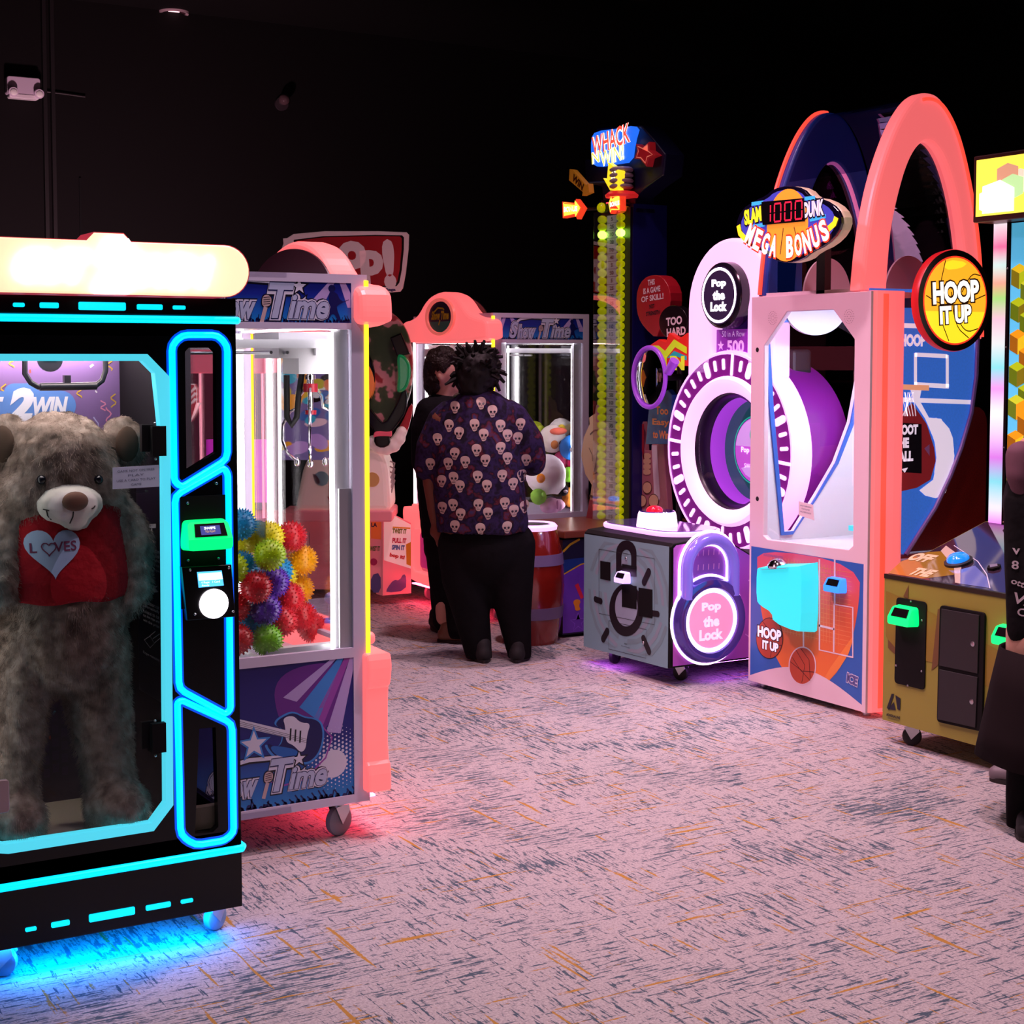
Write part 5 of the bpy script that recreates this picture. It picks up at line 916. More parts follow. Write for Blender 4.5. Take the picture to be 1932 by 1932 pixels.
mb = MB(mat('pad_ring_light', 'f4c8ff', .4, emit=1.2, ecol=(.85, .5, 1))); mb.lathe(bc, (0, 0, 1), [(.16, .675), (.165, .70), (.15, .715), (.125, .712), (.12, .70)], 44, False); part('pad_ring', ba, mb)
mb = MB(mat('strike_pad', '3a343a', .5)); mb.lathe(bc, (0, 0, 1), [(.125, .69), (.12, .708), (.05, .712), (.001, .713)], 36); part('strike_pad', ba, mb)
# ================================================================ people
FWD = Vector((math.sin(YAW), math.cos(YAW), 0)); RGT = Vector((math.cos(YAW), -math.sin(YAW), 0))
def at_d(u, v, d):
    r = ray(u, v); t = d/(r.x*FWD.x+r.y*FWD.y); return Vector((r.x*t, r.y*t, CAM_H+r.z*t))
def L4(pts, d): return [(*at_d(u, v, d+dd), r) for u, v, dd, r in pts]
def hand(mb, wrist, dirv, palm, s=1., curl=.5, side=1):
    """palm, four unequal bent fingers and a thumb from the palm's side; palm = normal on the palm side"""
    d = Vector(dirv).normalized(); p = Vector(palm).normalized(); p = (p-d*p.dot(d)).normalized(); x = d.cross(p)*side; w_ = Vector(wrist)
    mb.ball(w_+d*.05*s, (.04*s, .04*s, .04*s), 14); 
    for k in range(4): mb.tube([w_+x*(-.012+.008*k)*s, w_+d*.05*s+x*(-.028+.0187*k)*s, w_+d*.088*s+x*(-.03+.02*k)*s], .014*s, 8)
    for k, L in enumerate((.068, .078, .072, .056)):
        b = w_+d*.088*s+x*(-.03+.02*k)*s; q = [b]; dd = d.copy(); a = 0
        for j, f in enumerate((.45, .32, .23)):
            a += curl*(.35+.25*j); q.append(q[-1]+(d*math.cos(a)+p*math.sin(a))*L*f*s)
        mb.tube(q, .009*s, 8, rr=[.0098*s, .0092*s, .0085*s, .007*s])
    q = [w_+d*.03*s-x*.03*s, w_+d*.055*s-x*.05*s+p*.01*s, w_+d*.085*s-x*.058*s+p*.022*s, w_+d*.105*s-x*.054*s+p*.03*s]; mb.tube(q, .011*s, 8, rr=[.014*s, .012*s, .011*s, .008*s])
    return mb
D1 = 8.76
SK1 = mat('brown_skin', '6e4432', .5, spec=.3); p1 = thing('person', 'person seen from behind in a dark skull-print shirt and black trousers', 'person', (at_d(920, 1243, D1).x, at_d(920, 1243, D1).y, 0))
mb = MB(); limb(mb, L4([(900, 780, 0, .07), (900, 748, 0, .06), (900, 728, 0, .075)], D1)); mb.ball(at_d(899, 708, D1), (.085, .10, .115), 22); mb.ball(at_d(899, 722, D1+.07), (.05, .05, .06), 14)
for u in (874, 925): mb.ball(at_d(u, 715, D1), (.015, .022, .03), 10)
limb(mb, L4([(905, 800, 0, .15), (905, 900, .0, .17), (910, 1000, 0, .17)], D1))
limb(mb, L4([(835, 795, 0, .085), (815, 865, .02, .07), (816, 910, .03, .056), (821, 965, .06, .043), (824, 985, .06, .036)], D1)); limb(mb, L4([(970, 795, 0, .085), (1000, 860, .03, .072), (1003, 872, .12, .055), (985, 878, .28, .045)], D1))
hand(mb, at_d(824, 985, D1+.06), (0, 0, -1), RGT, 1.05, .55, -1); hand(mb, at_d(985, 878, D1+.28), FWD-RGT*.3, (0, 0, -1), 1.05, .6, 1)
limb(mb, L4([(872, 1010, 0, .12), (880, 1120, 0, .09), (902, 1225, 0, .06)], D1)); limb(mb, L4([(955, 1010, 0, .12), (965, 1120, 0, .09), (978, 1220, 0, .06)], D1))
part('body', p1, blob(mb, .011, 3), SK1, smooth=True)
mb = MB(); limb(mb, L4([(900, 772, .02, .12), (900, 790, .01, .175)], D1)); limb(mb, L4([(852, 792, .0, .115), (905, 792, .01, .15), (952, 790, 0, .115)], D1)); limb(mb, L4([(905, 800, 0, .205), (900, 860, -.02, .25), (904, 930, -.02, .262), (910, 985, -.01, .262)], D1), 20)
limb(mb, L4([(838, 800, 0, .105), (820, 845, .01, .108), (810, 880, .02, .088)], D1)); limb(mb, L4([(962, 795, 0, .115), (992, 835, .02, .105), (1003, 862, .04, .085), (1004, 872, .12, .08)], D1))
limb(mb, L4([(880, 765, .0, .075), (905, 758, .0, .085), (925, 766, 0, .075)], D1))
sh1 = blob(mb, .014, 5); hz = at_d(905, 1001, D1).z
def flatten(sb, hz, c, kx=.0):
    for v in sb.V:
        if v.z < hz: v.z = hz+.006*math.sin(v.x*30+v.y*23)
for v in sh1.V:                                          # the trunk is broad and not so deep; soft folds hang from the shoulders
    d = (v-Vector((p1.location.x, p1.location.y, 0))).dot(FWD); v -= FWD*(d*.22 if d > 0 else d*.18); v += FWD*.008*noise.noise(Vector((v.dot(RGT)*9, 0, v.z*2.2)))
flatten(sh1, hz, None)
SH1 = mat('night_floral_cloth', '22183a', .85, spec=.15); blotch(SH1, 16, [(.36, '16111f'), (.47, '2c2148'), (.56, '1b1626'), (.62, '58202a'), (.72, '3a3a62')], detail=4)
bv1 = BVHTree.FromPolygons(sh1.V, sh1.P); sh1.mats = [SH1]; sh1.I = [0]*len(sh1.P)
BONE = mat('bone_print', 'b9a79c', .8); org = at_d(905, 880, D1); fp = Fr(org, RGT, (0, 0, 1)); mb = sh1; px = 338.
def skull(mb, cx, cz, s, fl):
    S = lambda L: [(cx+fl*x*s, cz+z*s) for x, z in L]
    mb.M(BONE); grid_project(mb, fp, smooth2(S([(-.42, .1), (-.40, .42), (-.1, .58), (.28, .5), (.42, .2), (.36, -.08), (.22, -.14), (.2, -.42), (-.12, -.5), (-.2, -.3), (-.3, -.12)]), 2), bv1, .003, .02)
    mb.M(INK)
    for L in ([(-.24, .1), (-.04, .1), (-.04, -.08), (-.2, -.1)], [(.08, .1), (.28, .1), (.24, -.08), (.08, -.08)], [(.0, -.1), (.06, -.1), (.03, -.2)], [(-.16, -.28), (.18, -.26), (.18, -.31), (-.16, -.33)]): grid_project(mb, fp, smooth2(S(L), 1) if len(L) > 3 else S(L), bv1, .0055, .03)
for u, v in ((860, 768), (909, 760), (849, 802), (868, 815), (897, 800), (914, 818), (945, 802), (958, 820), (827, 828), (860, 853), (901, 846), (945, 843), (917, 865), (958, 862), (813, 875), (880, 868), (848, 872), (993, 868), (982, 800), (977, 826), (858, 898), (903, 895), (948, 894), (870, 913), (920, 912), (968, 910), (985, 897), (857, 948), (904, 947), (953, 945), (871, 965), (922, 963), (970, 960), (860, 988), (908, 992), (957, 990), (990, 955), (835, 905), (836, 955), (930, 775)):
    cx = ((u-905)/px); cz = -(v-880)/px; skull(mb, cx, cz, .066, 1 if (u+v) % 3 else -1)
part('shirt', p1, sh1, smooth=True, label='dark short-sleeved shirt printed with skulls')
mb = MB(); limb(mb, L4([(915, 985, 0, .205), (918, 1030, 0, .225)], D1), 20); limb(mb, L4([(880, 1030, 0, .165), (880, 1090, -.0, .142), (890, 1160, .0, .104), (904, 1238, .0, .076)], D1), 18); limb(mb, L4([(958, 1030, 0, .16), (962, 1090, 0, .136), (970, 1160, 0, .098), (980, 1232, .0, .07)], D1), 18)
TR = mat('black_trousers', '0c0b0e', .85, spec=.12); bump(TR, 9, .5, .03); t1_ = blob(mb, .014, 4)
for v in t1_.V:
    d = (v-Vector((p1.location.x, p1.location.y, 0))).dot(FWD); v -= FWD*d*.15; v.z = max(v.z, .015)
part('trousers', p1, t1_, TR, smooth=True)
def shoe(par, c, d, m, L=.29, w_=.05, name='shoe'):
    d = Vector(d).normalized(); mb = MB(); c = Vector(c)
    limb(mb, [(*(c-d*L*.33+Vector((0, 0, .045))), w_*.85), (*(c+Vector((0, 0, .04))), w_*.9), (*(c+d*L*.36+Vector((0, 0, .032))), w_*.78)]); limb(mb, [(*(c-d*L*.3+Vector((0, 0, .05))), w_*.8), (*(c-d*L*.26+Vector((0, 0, .095))), w_*.85)])
    s = blob(mb, .009, 3)
    for v in s.V: v.z = max(v.z, .004)
    o = part(name, par, s, m, smooth=True); mb = MB(mat('shoe_sole', '15110f', .6)); q = [c-d*L*.46, c+d*L*.46]; n = Vector((-d.y, d.x, 0))
    fr = Fr((0, 0, 0), (1, 0, 0), (0, 1, 0)); pts = []
    for t in range(24): a = 2*math.pi*t/24; p = c+d*L*.485*math.cos(a)+n*w_*(.93+.1*math.cos(a))*math.sin(a); pts.append((p.x, p.y))
    mb.slab(fr, pts, .001, .018); part('sole', o, mb)
SB = mat('black_shoe', '100d10', .75); f1 = at_d(905, 1243, D1+.04); shoe(p1, (f1.x, f1.y, 0), FWD*1-RGT*.25, SB, .30, .056); f1 = at_d(982, 1238, D1+.05); shoe(p1, (f1.x, f1.y, 0), FWD+RGT*.2, SB, .30, .056)
HAIR = mat('black_hair', '0b0908', .6, spec=.2); mb = MB(); mb.ball(at_d(899, 704, D1-.005), (.125, .125, .125), 24); mb.ball(at_d(895, 722, D1-.03), (.105, .09, .10), 20); mb.ball(at_d(903, 690, D1), (.13, .12, .09), 20)
hb = blob(mb, .012, 2, .012, 26); hr = part('hair', p1, hb, HAIR, smooth=True, label='black short twisted locs'); rnd = random.Random(11); 
tips = [(878, 668, 872, 655), (886, 664, 884, 654), (905, 664, 920, 656), (915, 668, 932, 658), (922, 676, 942, 664), (926, 682, 949, 673), (932, 690, 946, 688), (932, 698, 950, 705), (932, 708, 952, 722), (930, 716, 943, 738), (922, 720, 930, 736), (868, 674, 858, 664), (862, 690, 850, 686), (862, 705, 851, 712), (866, 720, 854, 730), (875, 730, 870, 742), (890, 734, 888, 747), (905, 734, 908, 747), (895, 664, 897, 654), (928, 702, 957, 708)]
mb = MB(HAIR)
for i, (u0, v0, u1, v1) in enumerate(tips):
    a = at_d(u0, v0, D1-.03); b = at_d(u1, v1, D1-.05+.04*rnd.random()); m_ = (a+b)/2+Vector((0, 0, .012)); mb.tube([a, m_, b], .012, 7, rr=[.017, .013, .008])
for i in range(70):
    t, ph = rnd.uniform(0, 6.28), rnd.uniform(-.3, 1.4); d = Vector((math.cos(t)*math.cos(ph), math.sin(t)*math.cos(ph), math.sin(ph))); c = at_d(899, 702, D1); a = c+d*.105; b = c+d*rnd.uniform(.15, .18)+Vector((rnd.uniform(-.02, .02), rnd.uniform(-.02, .02), rnd.uniform(-.035, .02))); mb.tube([a, (a+b)/2+d*.01, b], .012, 6, rr=[.014, .012, .007])
part('locs', hr, mb)
# second person, in profile
D2 = 9.35; SK2 = mat('pale_skin', 'c99a86', .5, spec=.3); p2 = thing('person', 'person with wavy brown hair in a black top, turned sideways by the crane machine', 'person', (at_d(850, 1205, D2).x, at_d(850, 1205, D2).y, 0))
mb = MB(); limb(mb, L4([(833, 770, 0, .06), (838, 745, 0, .055), (842, 725, 0, .06)], D2)); mb.ball(at_d(837, 700, D2), (.09, .085, .115), 22); mb.ball(at_d(850, 715, D2-.0), (.062, .055, .075), 16); mb.ball(at_d(866, 712, D2), (.014, .014, .012), 10); mb.ball(at_d(864, 708, D2), (.012, .012, .02), 10); mb.ball(at_d(862, 726, D2), (.018, .025, .011), 10); mb.ball(at_d(858, 735, D2), (.03, .035, .022), 12)
mb.ball(at_d(832, 712, D2-.08), (.022, .012, .033), 12)
limb(mb, L4([(835, 790, 0, .13), (840, 900, 0, .14), (845, 1000, 0, .14)], D2)); limb(mb, L4([(806, 785, -.03, .075), (800, 870, -.02, .055), (815, 900, .02, .045), (850, 915, .06, .036)], D2)); hand(mb, at_d(850, 915, D2+.06), RGT, (0, 0, -1), 1., .5, -1)
limb(mb, L4([(835, 1000, 0, .10), (838, 1100, 0, .075), (838, 1165, 0, .05)], D2)); limb(mb, L4([(860, 1000, 0, .10), (864, 1100, 0, .075), (866, 1185, -.05, .05)], D2)); part('body', p2, blob(mb, .01, 3), SK2, smooth=True)
for dd, u in ((-.045, 862), (.045, 862)):
    mb = MB(WHITE); mb.ball(at_d(u-1, 703, D2+dd), .012, 10); mb.M(INK); mb.ball(at_d(u+.5, 703, D2+dd), .0085, 8); part('eye', p2, mb)
mb = MB(mat('lip_pink', 'b06a68', .5)); mb.ball(at_d(863.5, 726, D2), (.016, .022, .008), 10); part('lips', p2, mb)
mb = MB(); limb(mb, L4([(835, 765, .0, .085), (836, 780, 0, .12)], D2)); limb(mb, L4([(830, 790, 0, .15), (832, 850, 0, .165), (838, 930, 0, .165), (845, 1000, 0, .165)], D2)); limb(mb, L4([(812, 778, -.03, .095), (802, 810, -.03, .09), (798, 870, -.02, .074), (808, 890, .0, .066)], D2)); limb(mb, L4([(862, 785, .1, .08), (868, 850, .13, .07)], D2))
s2 = blob(mb, .013, 4); flatten(s2, at_d(840, 1012, D2).z, None); BT = mat('black_top', '0d0c10', .85, spec=.12); bump(BT, 10, .5, .03); part('top', p2, s2, BT, smooth=True)
mb = MB(); limb(mb, L4([(845, 1000, 0, .155), (848, 1030, 0, .16)], D2)); limb(mb, L4([(838, 1040, 0, .115), (838, 1110, 0, .09), (836, 1170, .08, .068)], D2)); limb(mb, L4([(858, 1040, 0, .115), (862, 1110, 0, .092), (866, 1190, -.05, .07)], D2)); tt = blob(mb, .013, 4)
for v in tt.V: v.z = max(v.z, .03)
part('trousers', p2, tt, TR, smooth=True)
f1 = on_z(866, 1212, 0); shoe(p2, f1, RGT*.9-FWD*.2, mat('tan_shoe', '7a5a40', .4), .28, .05); f1 = on_z(829, 1190, 0); shoe(p2, f1, RGT*.2-FWD*.5, SB, .27, .05)
HB2 = mat('brown_hair', '1e120c', .55, spec=.25); bump(HB2, 50, .8, .02); mb = MB(); mb.ball(at_d(828, 688, D2), (.088, .102, .105), 22); mb.ball(at_d(818, 712, D2), (.058, .09, .08), 18); mb.ball(at_d(846, 674, D2), (.06, .08, .045), 16); mb.ball(at_d(860, 681, D2), (.022, .05, .024), 12); mb.ball(at_d(815, 732, D2), (.045, .075, .045), 14); mb.ball(at_d(836, 667, D2), (.075, .085, .045), 14)
part('hair', p2, blob(mb, .011, 3, .012, 22), HB2, smooth=True, label='wavy brown hair')
# ================================================================ Hoop It Up
HX, HY0, HY1, HXB = 5.14, 5.464, 6.337, 5.94
hoop = thing('basketball_arcade_game', 'tall basketball arcade game with a glowing salmon arch and HOOP IT UP ball sign', 'arcade game', (5.55, 5.9, 0))
FRW = mat('pink_white_frame', 'e4cfd8', .35); fh_ = FX(HX)
qh = lambda L: qx(L, HX)
win = qh([(1485, 588), (1572, 584), (1612, 640), (1609, 1030), (1601, 1037), (1448, 1018), (1440, 1010), (1442, 652)])
mb = MB(FRW); mb.slab(fh_, [rect(-HY1, .03, -HY0-.004, 2.012), win], -.03, 0, .004); mb.M(DARK)
for v in (660, 941): a, b = qh([(1429, v)])[0]; mb.lathe((HX+.001, -a, b), (-1, 0, 0), [(.012, 0), (.012, .002)], 14)
mb.M(mat('frame_dot_pattern', '8a6a78', .5))  # darker pink dots in rings near the top corners
for u in (1458, 1602):
    a, b = qh([(u, 600 if u < 1500 else 597)])[0]
    for k in range(3):
        for j in range(6*(k+1)): t = 2*math.pi*j/(6*(k+1)); mb.flat(fh_, circ(a+.011*(k+1)*math.cos(t), b+.011*(k+1)*math.sin(t), .0022, n=6), .0008)
part('front_door', hoop, mb)
mb = MB(WHITE); mb.box((HX+.03, HY0, .03), (HXB, HY1, .74)); mb.box((HX+.03, HY0+.02, 1.985), (5.88, HY1, 2.012)); mb.box((HXB-.03, HY0+.15, .74), (HXB, HY1, 1.985)); part('cabinet', hoop, mb)
mb = MB(GLASS); mb.flat(fh_, win, -.02); part('door_window', hoop, mb)
# far and near side walls share one leaf-shaped opening
leaf = [(5.20, 2.03), (5.20, 1.93), (5.24, 1.60), (5.31, 1.1), (5.36, .80), (5.44, .755), (5.523, .85), (5.63, .97), (5.729, 1.123), (5.80, 1.26), (5.866, 1.431), (5.895, 1.61), (5.90, 1.79), (5.88, 2.03)]
mb = MB(mat('inner_white_wall', 'eef0f6', .4)); ff = Fr((0, HY1-.03, 0), (1, 0, 0), (0, 0, 1))
far = [(5.215, 1.88), (5.25, 1.45), (5.33, .80), (5.40, .80), (5.55, .98), (5.68, 1.15), (5.78, 1.36), (5.83, 1.58), (5.83, 1.80), (5.78, 1.90)]
mb.slab(ff, [rect(HX+.03, .74, HXB-.03, 1.985), far], -.012, .012); wl = part('far_wall', hoop, mb)
mb = MB(mat('inner_blue_edge', '3a6cc8', .35)); c = (5.52, 1.4); mb.slab(ff, [[(c[0]+(x-c[0])*1.10, c[1]+(z-c[1])*1.03) for x, z in far], far], .012, .022); part('blue_edge', wl, mb)
mb = MB(mat('inner_disc_white', 'f6f6fa', .4)); mb.slab(ff, circ(5.52, 1.99, .22, .17, 30, math.pi, 2*math.pi), .012, .03); part('white_half_disc', wl, mb)
LEDB = mat('inner_led', 'ffffff', .4, emit=60, ecol=(.80, .88, 1)); mb = MB(LEDB); mb.box((5.22, HY0+.13, 1.965), (5.90, HY0+.27, 1.975)); part('inner_light', hoop, mb)
mb = MB(mat('inner_floor', 'e8e6ee', .35)); mb.box((HX+.03, HY0+.09, .74), (HXB-.03, HY1-.045, .755)); part('play_floor', hoop, mb)
mb = MB(CYAN2); a = on_x(1592, 995, 5.3); mb.box((5.28, 5.62, .86), (5.32, 5.75, .885)); part('ball_launcher', hoop, mb)
# salmon corner column and arches
SAL2 = mat('salmon_arch', 'f07a78', .35, emit=.82, ecol=(1, .16, .17)); SALH = mat('salmon_hot', 'ff4030', .35, emit=1.0, ecol=(1, .08, .05))
mb = MB(SAL2); fcol = FZ(0); colp = smooth2([(HX+.001, HY0-.0), (HX+.03, HY0-.022), (HX+.17, HY0-.022), (HX+.215, HY0+.0), (HX+.215, HY0+.10), (HX+.001, HY0+.10)], 1); mb.slab(fcol, colp, .03, 2.015); cl = part('corner_column', hoop, mb, label='glowing salmon corner column')
mb = MB(SALH); mb.box((HX+.055, HY0-.026, .05), (HX+.085, HY0-.0215, 2.0)); part('column_light', cl, mb)
mb = MB(FRW); mb.box((HX-.006, HY0-.005, .03), (HX+.03, HY0+.02, 2.012)); part('corner_trim', hoop, mb)
def arch_pts(y, pts): return qy(pts, y)
YA = 5.58
outer = arch_pts(YA, [(1616, 548), (1618, 520), (1624, 460), (1637, 380), (1652, 320), (1672, 262), (1693, 217), (1717, 184), (1740, 174), (1766, 182), (1790, 220), (1808, 272), (1824, 345), (1836, 420), (1843, 490), (1846, 560), (1847, 640)])
inner = arch_pts(YA, [(1667, 548), (1670, 500), (1676, 430), (1690, 365), (1706, 310), (1725, 275), (1745, 265), (1762, 278), (1780, 312), (1797, 372), (1808, 440), (1814, 500), (1817, 560), (1818, 640)])
mb = MB(SAL2); outer_s, inner_s = smooth2(outer, 2, False), smooth2(inner, 2, False); mb.slab(FY(YA), outer_s+inner_s[::-1], -.06, .03, .024); ac = part('near_arch', hoop, mb, label='glowing salmon near arch')
mb = MB(SALH); mid = [((a[0]), a[1]) for a in outer]; cxa = sum(p[0] for p in outer)/len(outer)
def inset(pts, k, cx, cz): return [(cx+(x-cx)*k, cz+(z-cz)*k) for x, z in pts]
m1_ = outer[9:]; m2_ = [(x+.0, z) for x, z in inset(outer, .955, 5.56, 2.2)][9:]
mb.tube([(x, YA-.034, z) for x, z in inset(outer_s, .965, 5.56, 2.1)[32:]], .009, 8); part('edge_light', ac, mb)
YF = 6.27; HB_ = mat('arch_navy', '1a3a90', .35, emit=.05, ecol=(.02, .06, .5)); fo = [(x, z) for x, z in outer]; fi_ = [(x, z) for x, z in inner]
dx = on_y(1560, 207, YF).x-5.557
mb = MB(HB_); fo2 = [(x+dx+.0, z) for x, z in outer]; fi2 = [(x+dx+.02, z-.02) for x, z in inner]; fo2, fi2 = smooth2(fo2, 2, False), smooth2(fi2, 2, False); mb.slab(FY(YF), fo2+fi2[::-1], -.05, .02, .012); fa_ = part('far_arch', hoop, mb, label='navy blue far arch')
mb = MB(SALH); mb.tube([(x-.004, YF+.03, z+.004) for x, z in fo2[:36]], .012, 8); part('edge_light', fa_, mb)
mb = MB(mat('inner_edge_pink', 'e070b0', .35, emit=.5, ecol=(.9, .2, .5))); q = [(x-.006, z-.004) for x, z in fi2[24:]]; mb.tube([(x, YF+.0, z) for x, z in q], .011, 8); part('inner_edge_light', fa_, mb)
mb = MB(glass('roof_glass', (.42, .42, .62), .35)); V = []
for i in range(len(outer_s)): V += [(outer_s[i][0]+.01*(i < 32), YA+.04, outer_s[i][1]-.012), (fo2[i][0]+.01*(i < 32), YF-.03, fo2[i][1]-.012)]
ks = range(18, len(outer_s)-1); mb.add(V, [(2*i, 2*i+2, 2*i+3, 2*i+1) for i in ks]); part('roof_shell', hoop, mb)
mb = MB(glass('arch_glass', (.80, .78, .82), .9)); mb.flat(FY(YA+.02), inner, 0); part('near_arch_glass', hoop, mb)
mb = MB(glass('arch_glass', (.80, .78, .82), .9)); mb.flat(FY(YF+.02), fi2, 0); part('far_arch_glass', hoop, mb)
mb = MB(mat('blue_post', '1c3f8c', .35)); a, b = on_y(1462, 545, YF).x, on_y(1508, 545, YF).x; mb.box((a, YF-.02, 2.012), (b, YF+.05, 2.22)); part('blue_post', hoop, mb)
mb = MB(mat('frosted_half_disc', 'd8b8c8', .4)); c = on_y(1560, 545, 6.05); mb.slab(FY(6.05), circ(c.x, 2.014, .155, .19, 28, 0, math.pi), -.006, .006); part('frosted_half_disc', hoop, mb)
mb = MB(mat('frosted_half_disc', 'd8b8c8', .4)); mb.slab(FY(5.72), circ(5.62, 2.014, .155, .19, 28, 0, math.pi), -.006, .006); part('frosted_half_disc', hoop, mb)
mb = MB(FRW); mb.box((HX+.03, HY0+.10, 2.012), (5.4, HY1-.02, 2.03)); part('top_step', hoop, mb)
# near side: blue court panel in the leaf outline
YC = 5.535; COURT = mat('court_blue', '2a62c4', .3, emit=.5, ecol=(.05, .19, .78)); blotch(COURT, 90, [(.3, '275ab8'), (.7, '2f6cd0')]); fc = FY(YC)
mb = MB(COURT); mb.slab(fc, leaf, -.01, 0); q5 = lambda L: qy(L, YC)
WL = mat('court_white', 'f0e8f4', .4, emit=.62, ecol=(.9, .78, .95)); mb.M(WL)
def line(L, wd): mb.flat(fc, band(q5(L), wd), .001)
line([(1700, 614), (1790, 617), (1842, 622)], .022); line([(1841, 600), (1841, 700), (1838, 755)], .014); line([(1700, 754), (1838, 759)], .022)
line([(1726, 669), (1787, 672)], .02); line([(1727, 666), (1727, 728)], .02); line([(1787, 670), (1787, 731)], .02); line([(1725, 725), (1790, 729)], .022)
a, b = q5([(1722, 642)])[0]; mb.text(fc, 'HOOP', a, b, wd=.165, ht=.06, bold=.06, lift=.002)
pp_ = q5([(1700, 725), (1752, 727), (1752, 737), (1700, 735)]); mb.M(mat('rim_orange', 'ffb080', .4, emit=.5, ecol=(1, .45, .25))); mb.flat(fc, pp_, .003)
mb.M(WL); mb.flat(fc, q5([(1717, 735), (1738, 735), (1734, 755), (1752, 788), (1775, 790), (1795, 825), (1800, 860), (1794, 900), (1783, 930), (1765, 940), (1745, 935), (1734, 925), (1760, 905), (1768, 865), (1762, 830), (1745, 790), (1722, 755)]), .0025)
mb.flat(fc, smooth2(q5([(1748, 790), (1772, 788), (1796, 815), (1800, 860), (1790, 905), (1760, 905), (1768, 850)]), 1), .0026)
for k in range(4): mb.flat(fc, band(q5([(1698+k*8, 740), (1712+k*5, 785)]), .005), .003); mb.flat(fc, band(q5([(1722-k*5, 740), (1702+k*3, 785)]), .005), .003)
mb.M(mat('court_red', 'a83038', .4, emit=.1, ecol=(.7, .05, .06))); mb.flat(fc, q5([(1700, 780), (1720, 760), (1748, 800), (1762, 845), (1765, 870), (1755, 905), (1730, 920), (1700, 927)]), .0015)
mb.M(mat('court_black', '1a1a20', .4)); mb.flat(fc, q5([(1690, 797), (1738, 800), (1738, 893), (1690, 890)]), .003); mb.M(WL)
for t, v, wd, xr in (('SHOOT', 810, .165, 1731), ('THE', 835, .095, 1714), ('BALL', 860, .125, 1722)): a, b = q5([(xr, v)])[0]; mb.text(fc, t, a-wd/2, b, wd=wd, ht=.05, bold=.06, lift=.004)
mb.flat(fc, q5([(1700, 885), (1712, 882), (1706, 892)]), .004); mb.M(mat('court_lilac', 'c890d0', .4)); mb.flat(fc, q5([(1743, 846), (1753, 838), (1753, 860)]), .003)
part('court_panel', hoop, mb)
mb = MB(mat('violet_trim', 'a890d8', .3, .3)); mb.tube([(x, YC-.012, z) for x, z in leaf[5:]], .011, 8); part('court_trim', hoop, mb)
RP = mat('red_side_panel', '8a1c14', .45); blotch(RP, 160, [(.35, '7a1810'), (.65, '9a2418')])
mb = MB(RP); mb.slab(FY(5.60), rcorn([(5.36, .74), (6.06, .74), (6.06, 1.46), (5.36, 1.46)], .10), -.02, 0); mb.box((5.36, HY0+.05, .03), (HXB, 5.6, .75)); part('side_panel', hoop, mb)
# lower front artwork
fx2 = FX(HX-.001); A_L, A_R = -6.318, -5.478; ZT_, = (.733,)
mb = MB(mat('front_blue_print', '2f64b8', .4)); mb.flat(fx2, rect(A_L, .05, A_R, ZT_), .001); OR = mat('front_orange_print', 'e0703a', .4); gradient(OR, .06, .73, [(0, 'f08030'), (.6, 'd8603c'), (1, 'e05878')]); mb.M(OR)
mb.flat(fx2, smooth2([(A_L+.05, ZT_-.002), (A_L+.05, .60), (A_L+.10, .32), (A_L+.26, .12), (A_L+.40, .07), (A_R-.30, .08), (A_R-.12, .25), (A_R-.04, .50), (A_R-.03, ZT_-.002)], 2), .0015); mb.M(mat('front_orange_glow', 'f08a40', .4)); mb.flat(fx2, smooth2([(A_R-.3, .085), (A_R-.12, .255), (A_R-.06, .40), (A_R-.13, .32), (A_R-.26, .17)], 1), .0018)
mb.M(FRW); c0 = -5.93
mb.flat(fx2, [(A_L, .032), (A_R, .032)]+[(A_R-(A_R-A_L)*i/16, .06+.105*math.sin(math.pi*i/16)) for i in range(17)], .002)
for L in ([(1576, 1140), (1576, 1055)], [(1546, 1180), (1575, 1187)], [(1547, 1055), (1547, 1226), (1610, 1240), (1610, 1146), (1575, 1140), (1574, 1230)], [(1517, 1188), (1517, 1222)]): mb.flat(fx2, band(qx(L, HX), .011), .0026)
mb.M(mat('print_ball', 'b8482a', .4)); bl = lambda u, v, ru, rv: qx([(u+ru*math.cos(.157*i), v+rv*math.sin(.157*i)) for i in range(40)], HX)
mb.M(FRW); mb.flat(fx2, bl(1515, 1256, 26, 36.5), .003); mb.M(mat('print_ball', 'b8482a', .4)); mb.flat(fx2, bl(1515, 1256, 24, 34), .0034); mb.M(INK); mb.flat(fx2, bl(1453, 1204, 25.5, 39), .003); mb.M(mat('print_ball', 'b8482a', .4)); mb.flat(fx2, bl(1453, 1204, 24.5, 37.5), .0034); mb.M(mat('seam_brown', '4a1a10', .5))
for L in ([(1492, 1248), (1515, 1266), (1538, 1268)], [(1503, 1226), (1520, 1255), (1514, 1288)], [(1512, 1223), (1528, 1245), (1530, 1280)], [(1496, 1240), (1510, 1262), (1530, 1284)], [(1430, 1195), (1455, 1215), (1476, 1218)], [(1440, 1172), (1460, 1200), (1455, 1240)]): mb.flat(fx2, band(qx(L, HX), .0035), .0038)
def ptxt(t, u, v, wd, ht, m, bo, lf, rot=0): a, b = qx([(u, v)], HX)[0]; mb.M(m); mb.text(fx2, t, a, b, wd=wd, ht=ht, bold=bo, lift=lf, rot=rot)
for t, u, v, wd, ht in (('HOOP', 1453, 1195, .185, .058), ('IT UP', 1455, 1219, .125, .046)): ptxt(t, u, v, wd*1.08, ht*1.15, INK, .11, .0042); ptxt(t, u, v, wd, ht, WL, .05, .0046)
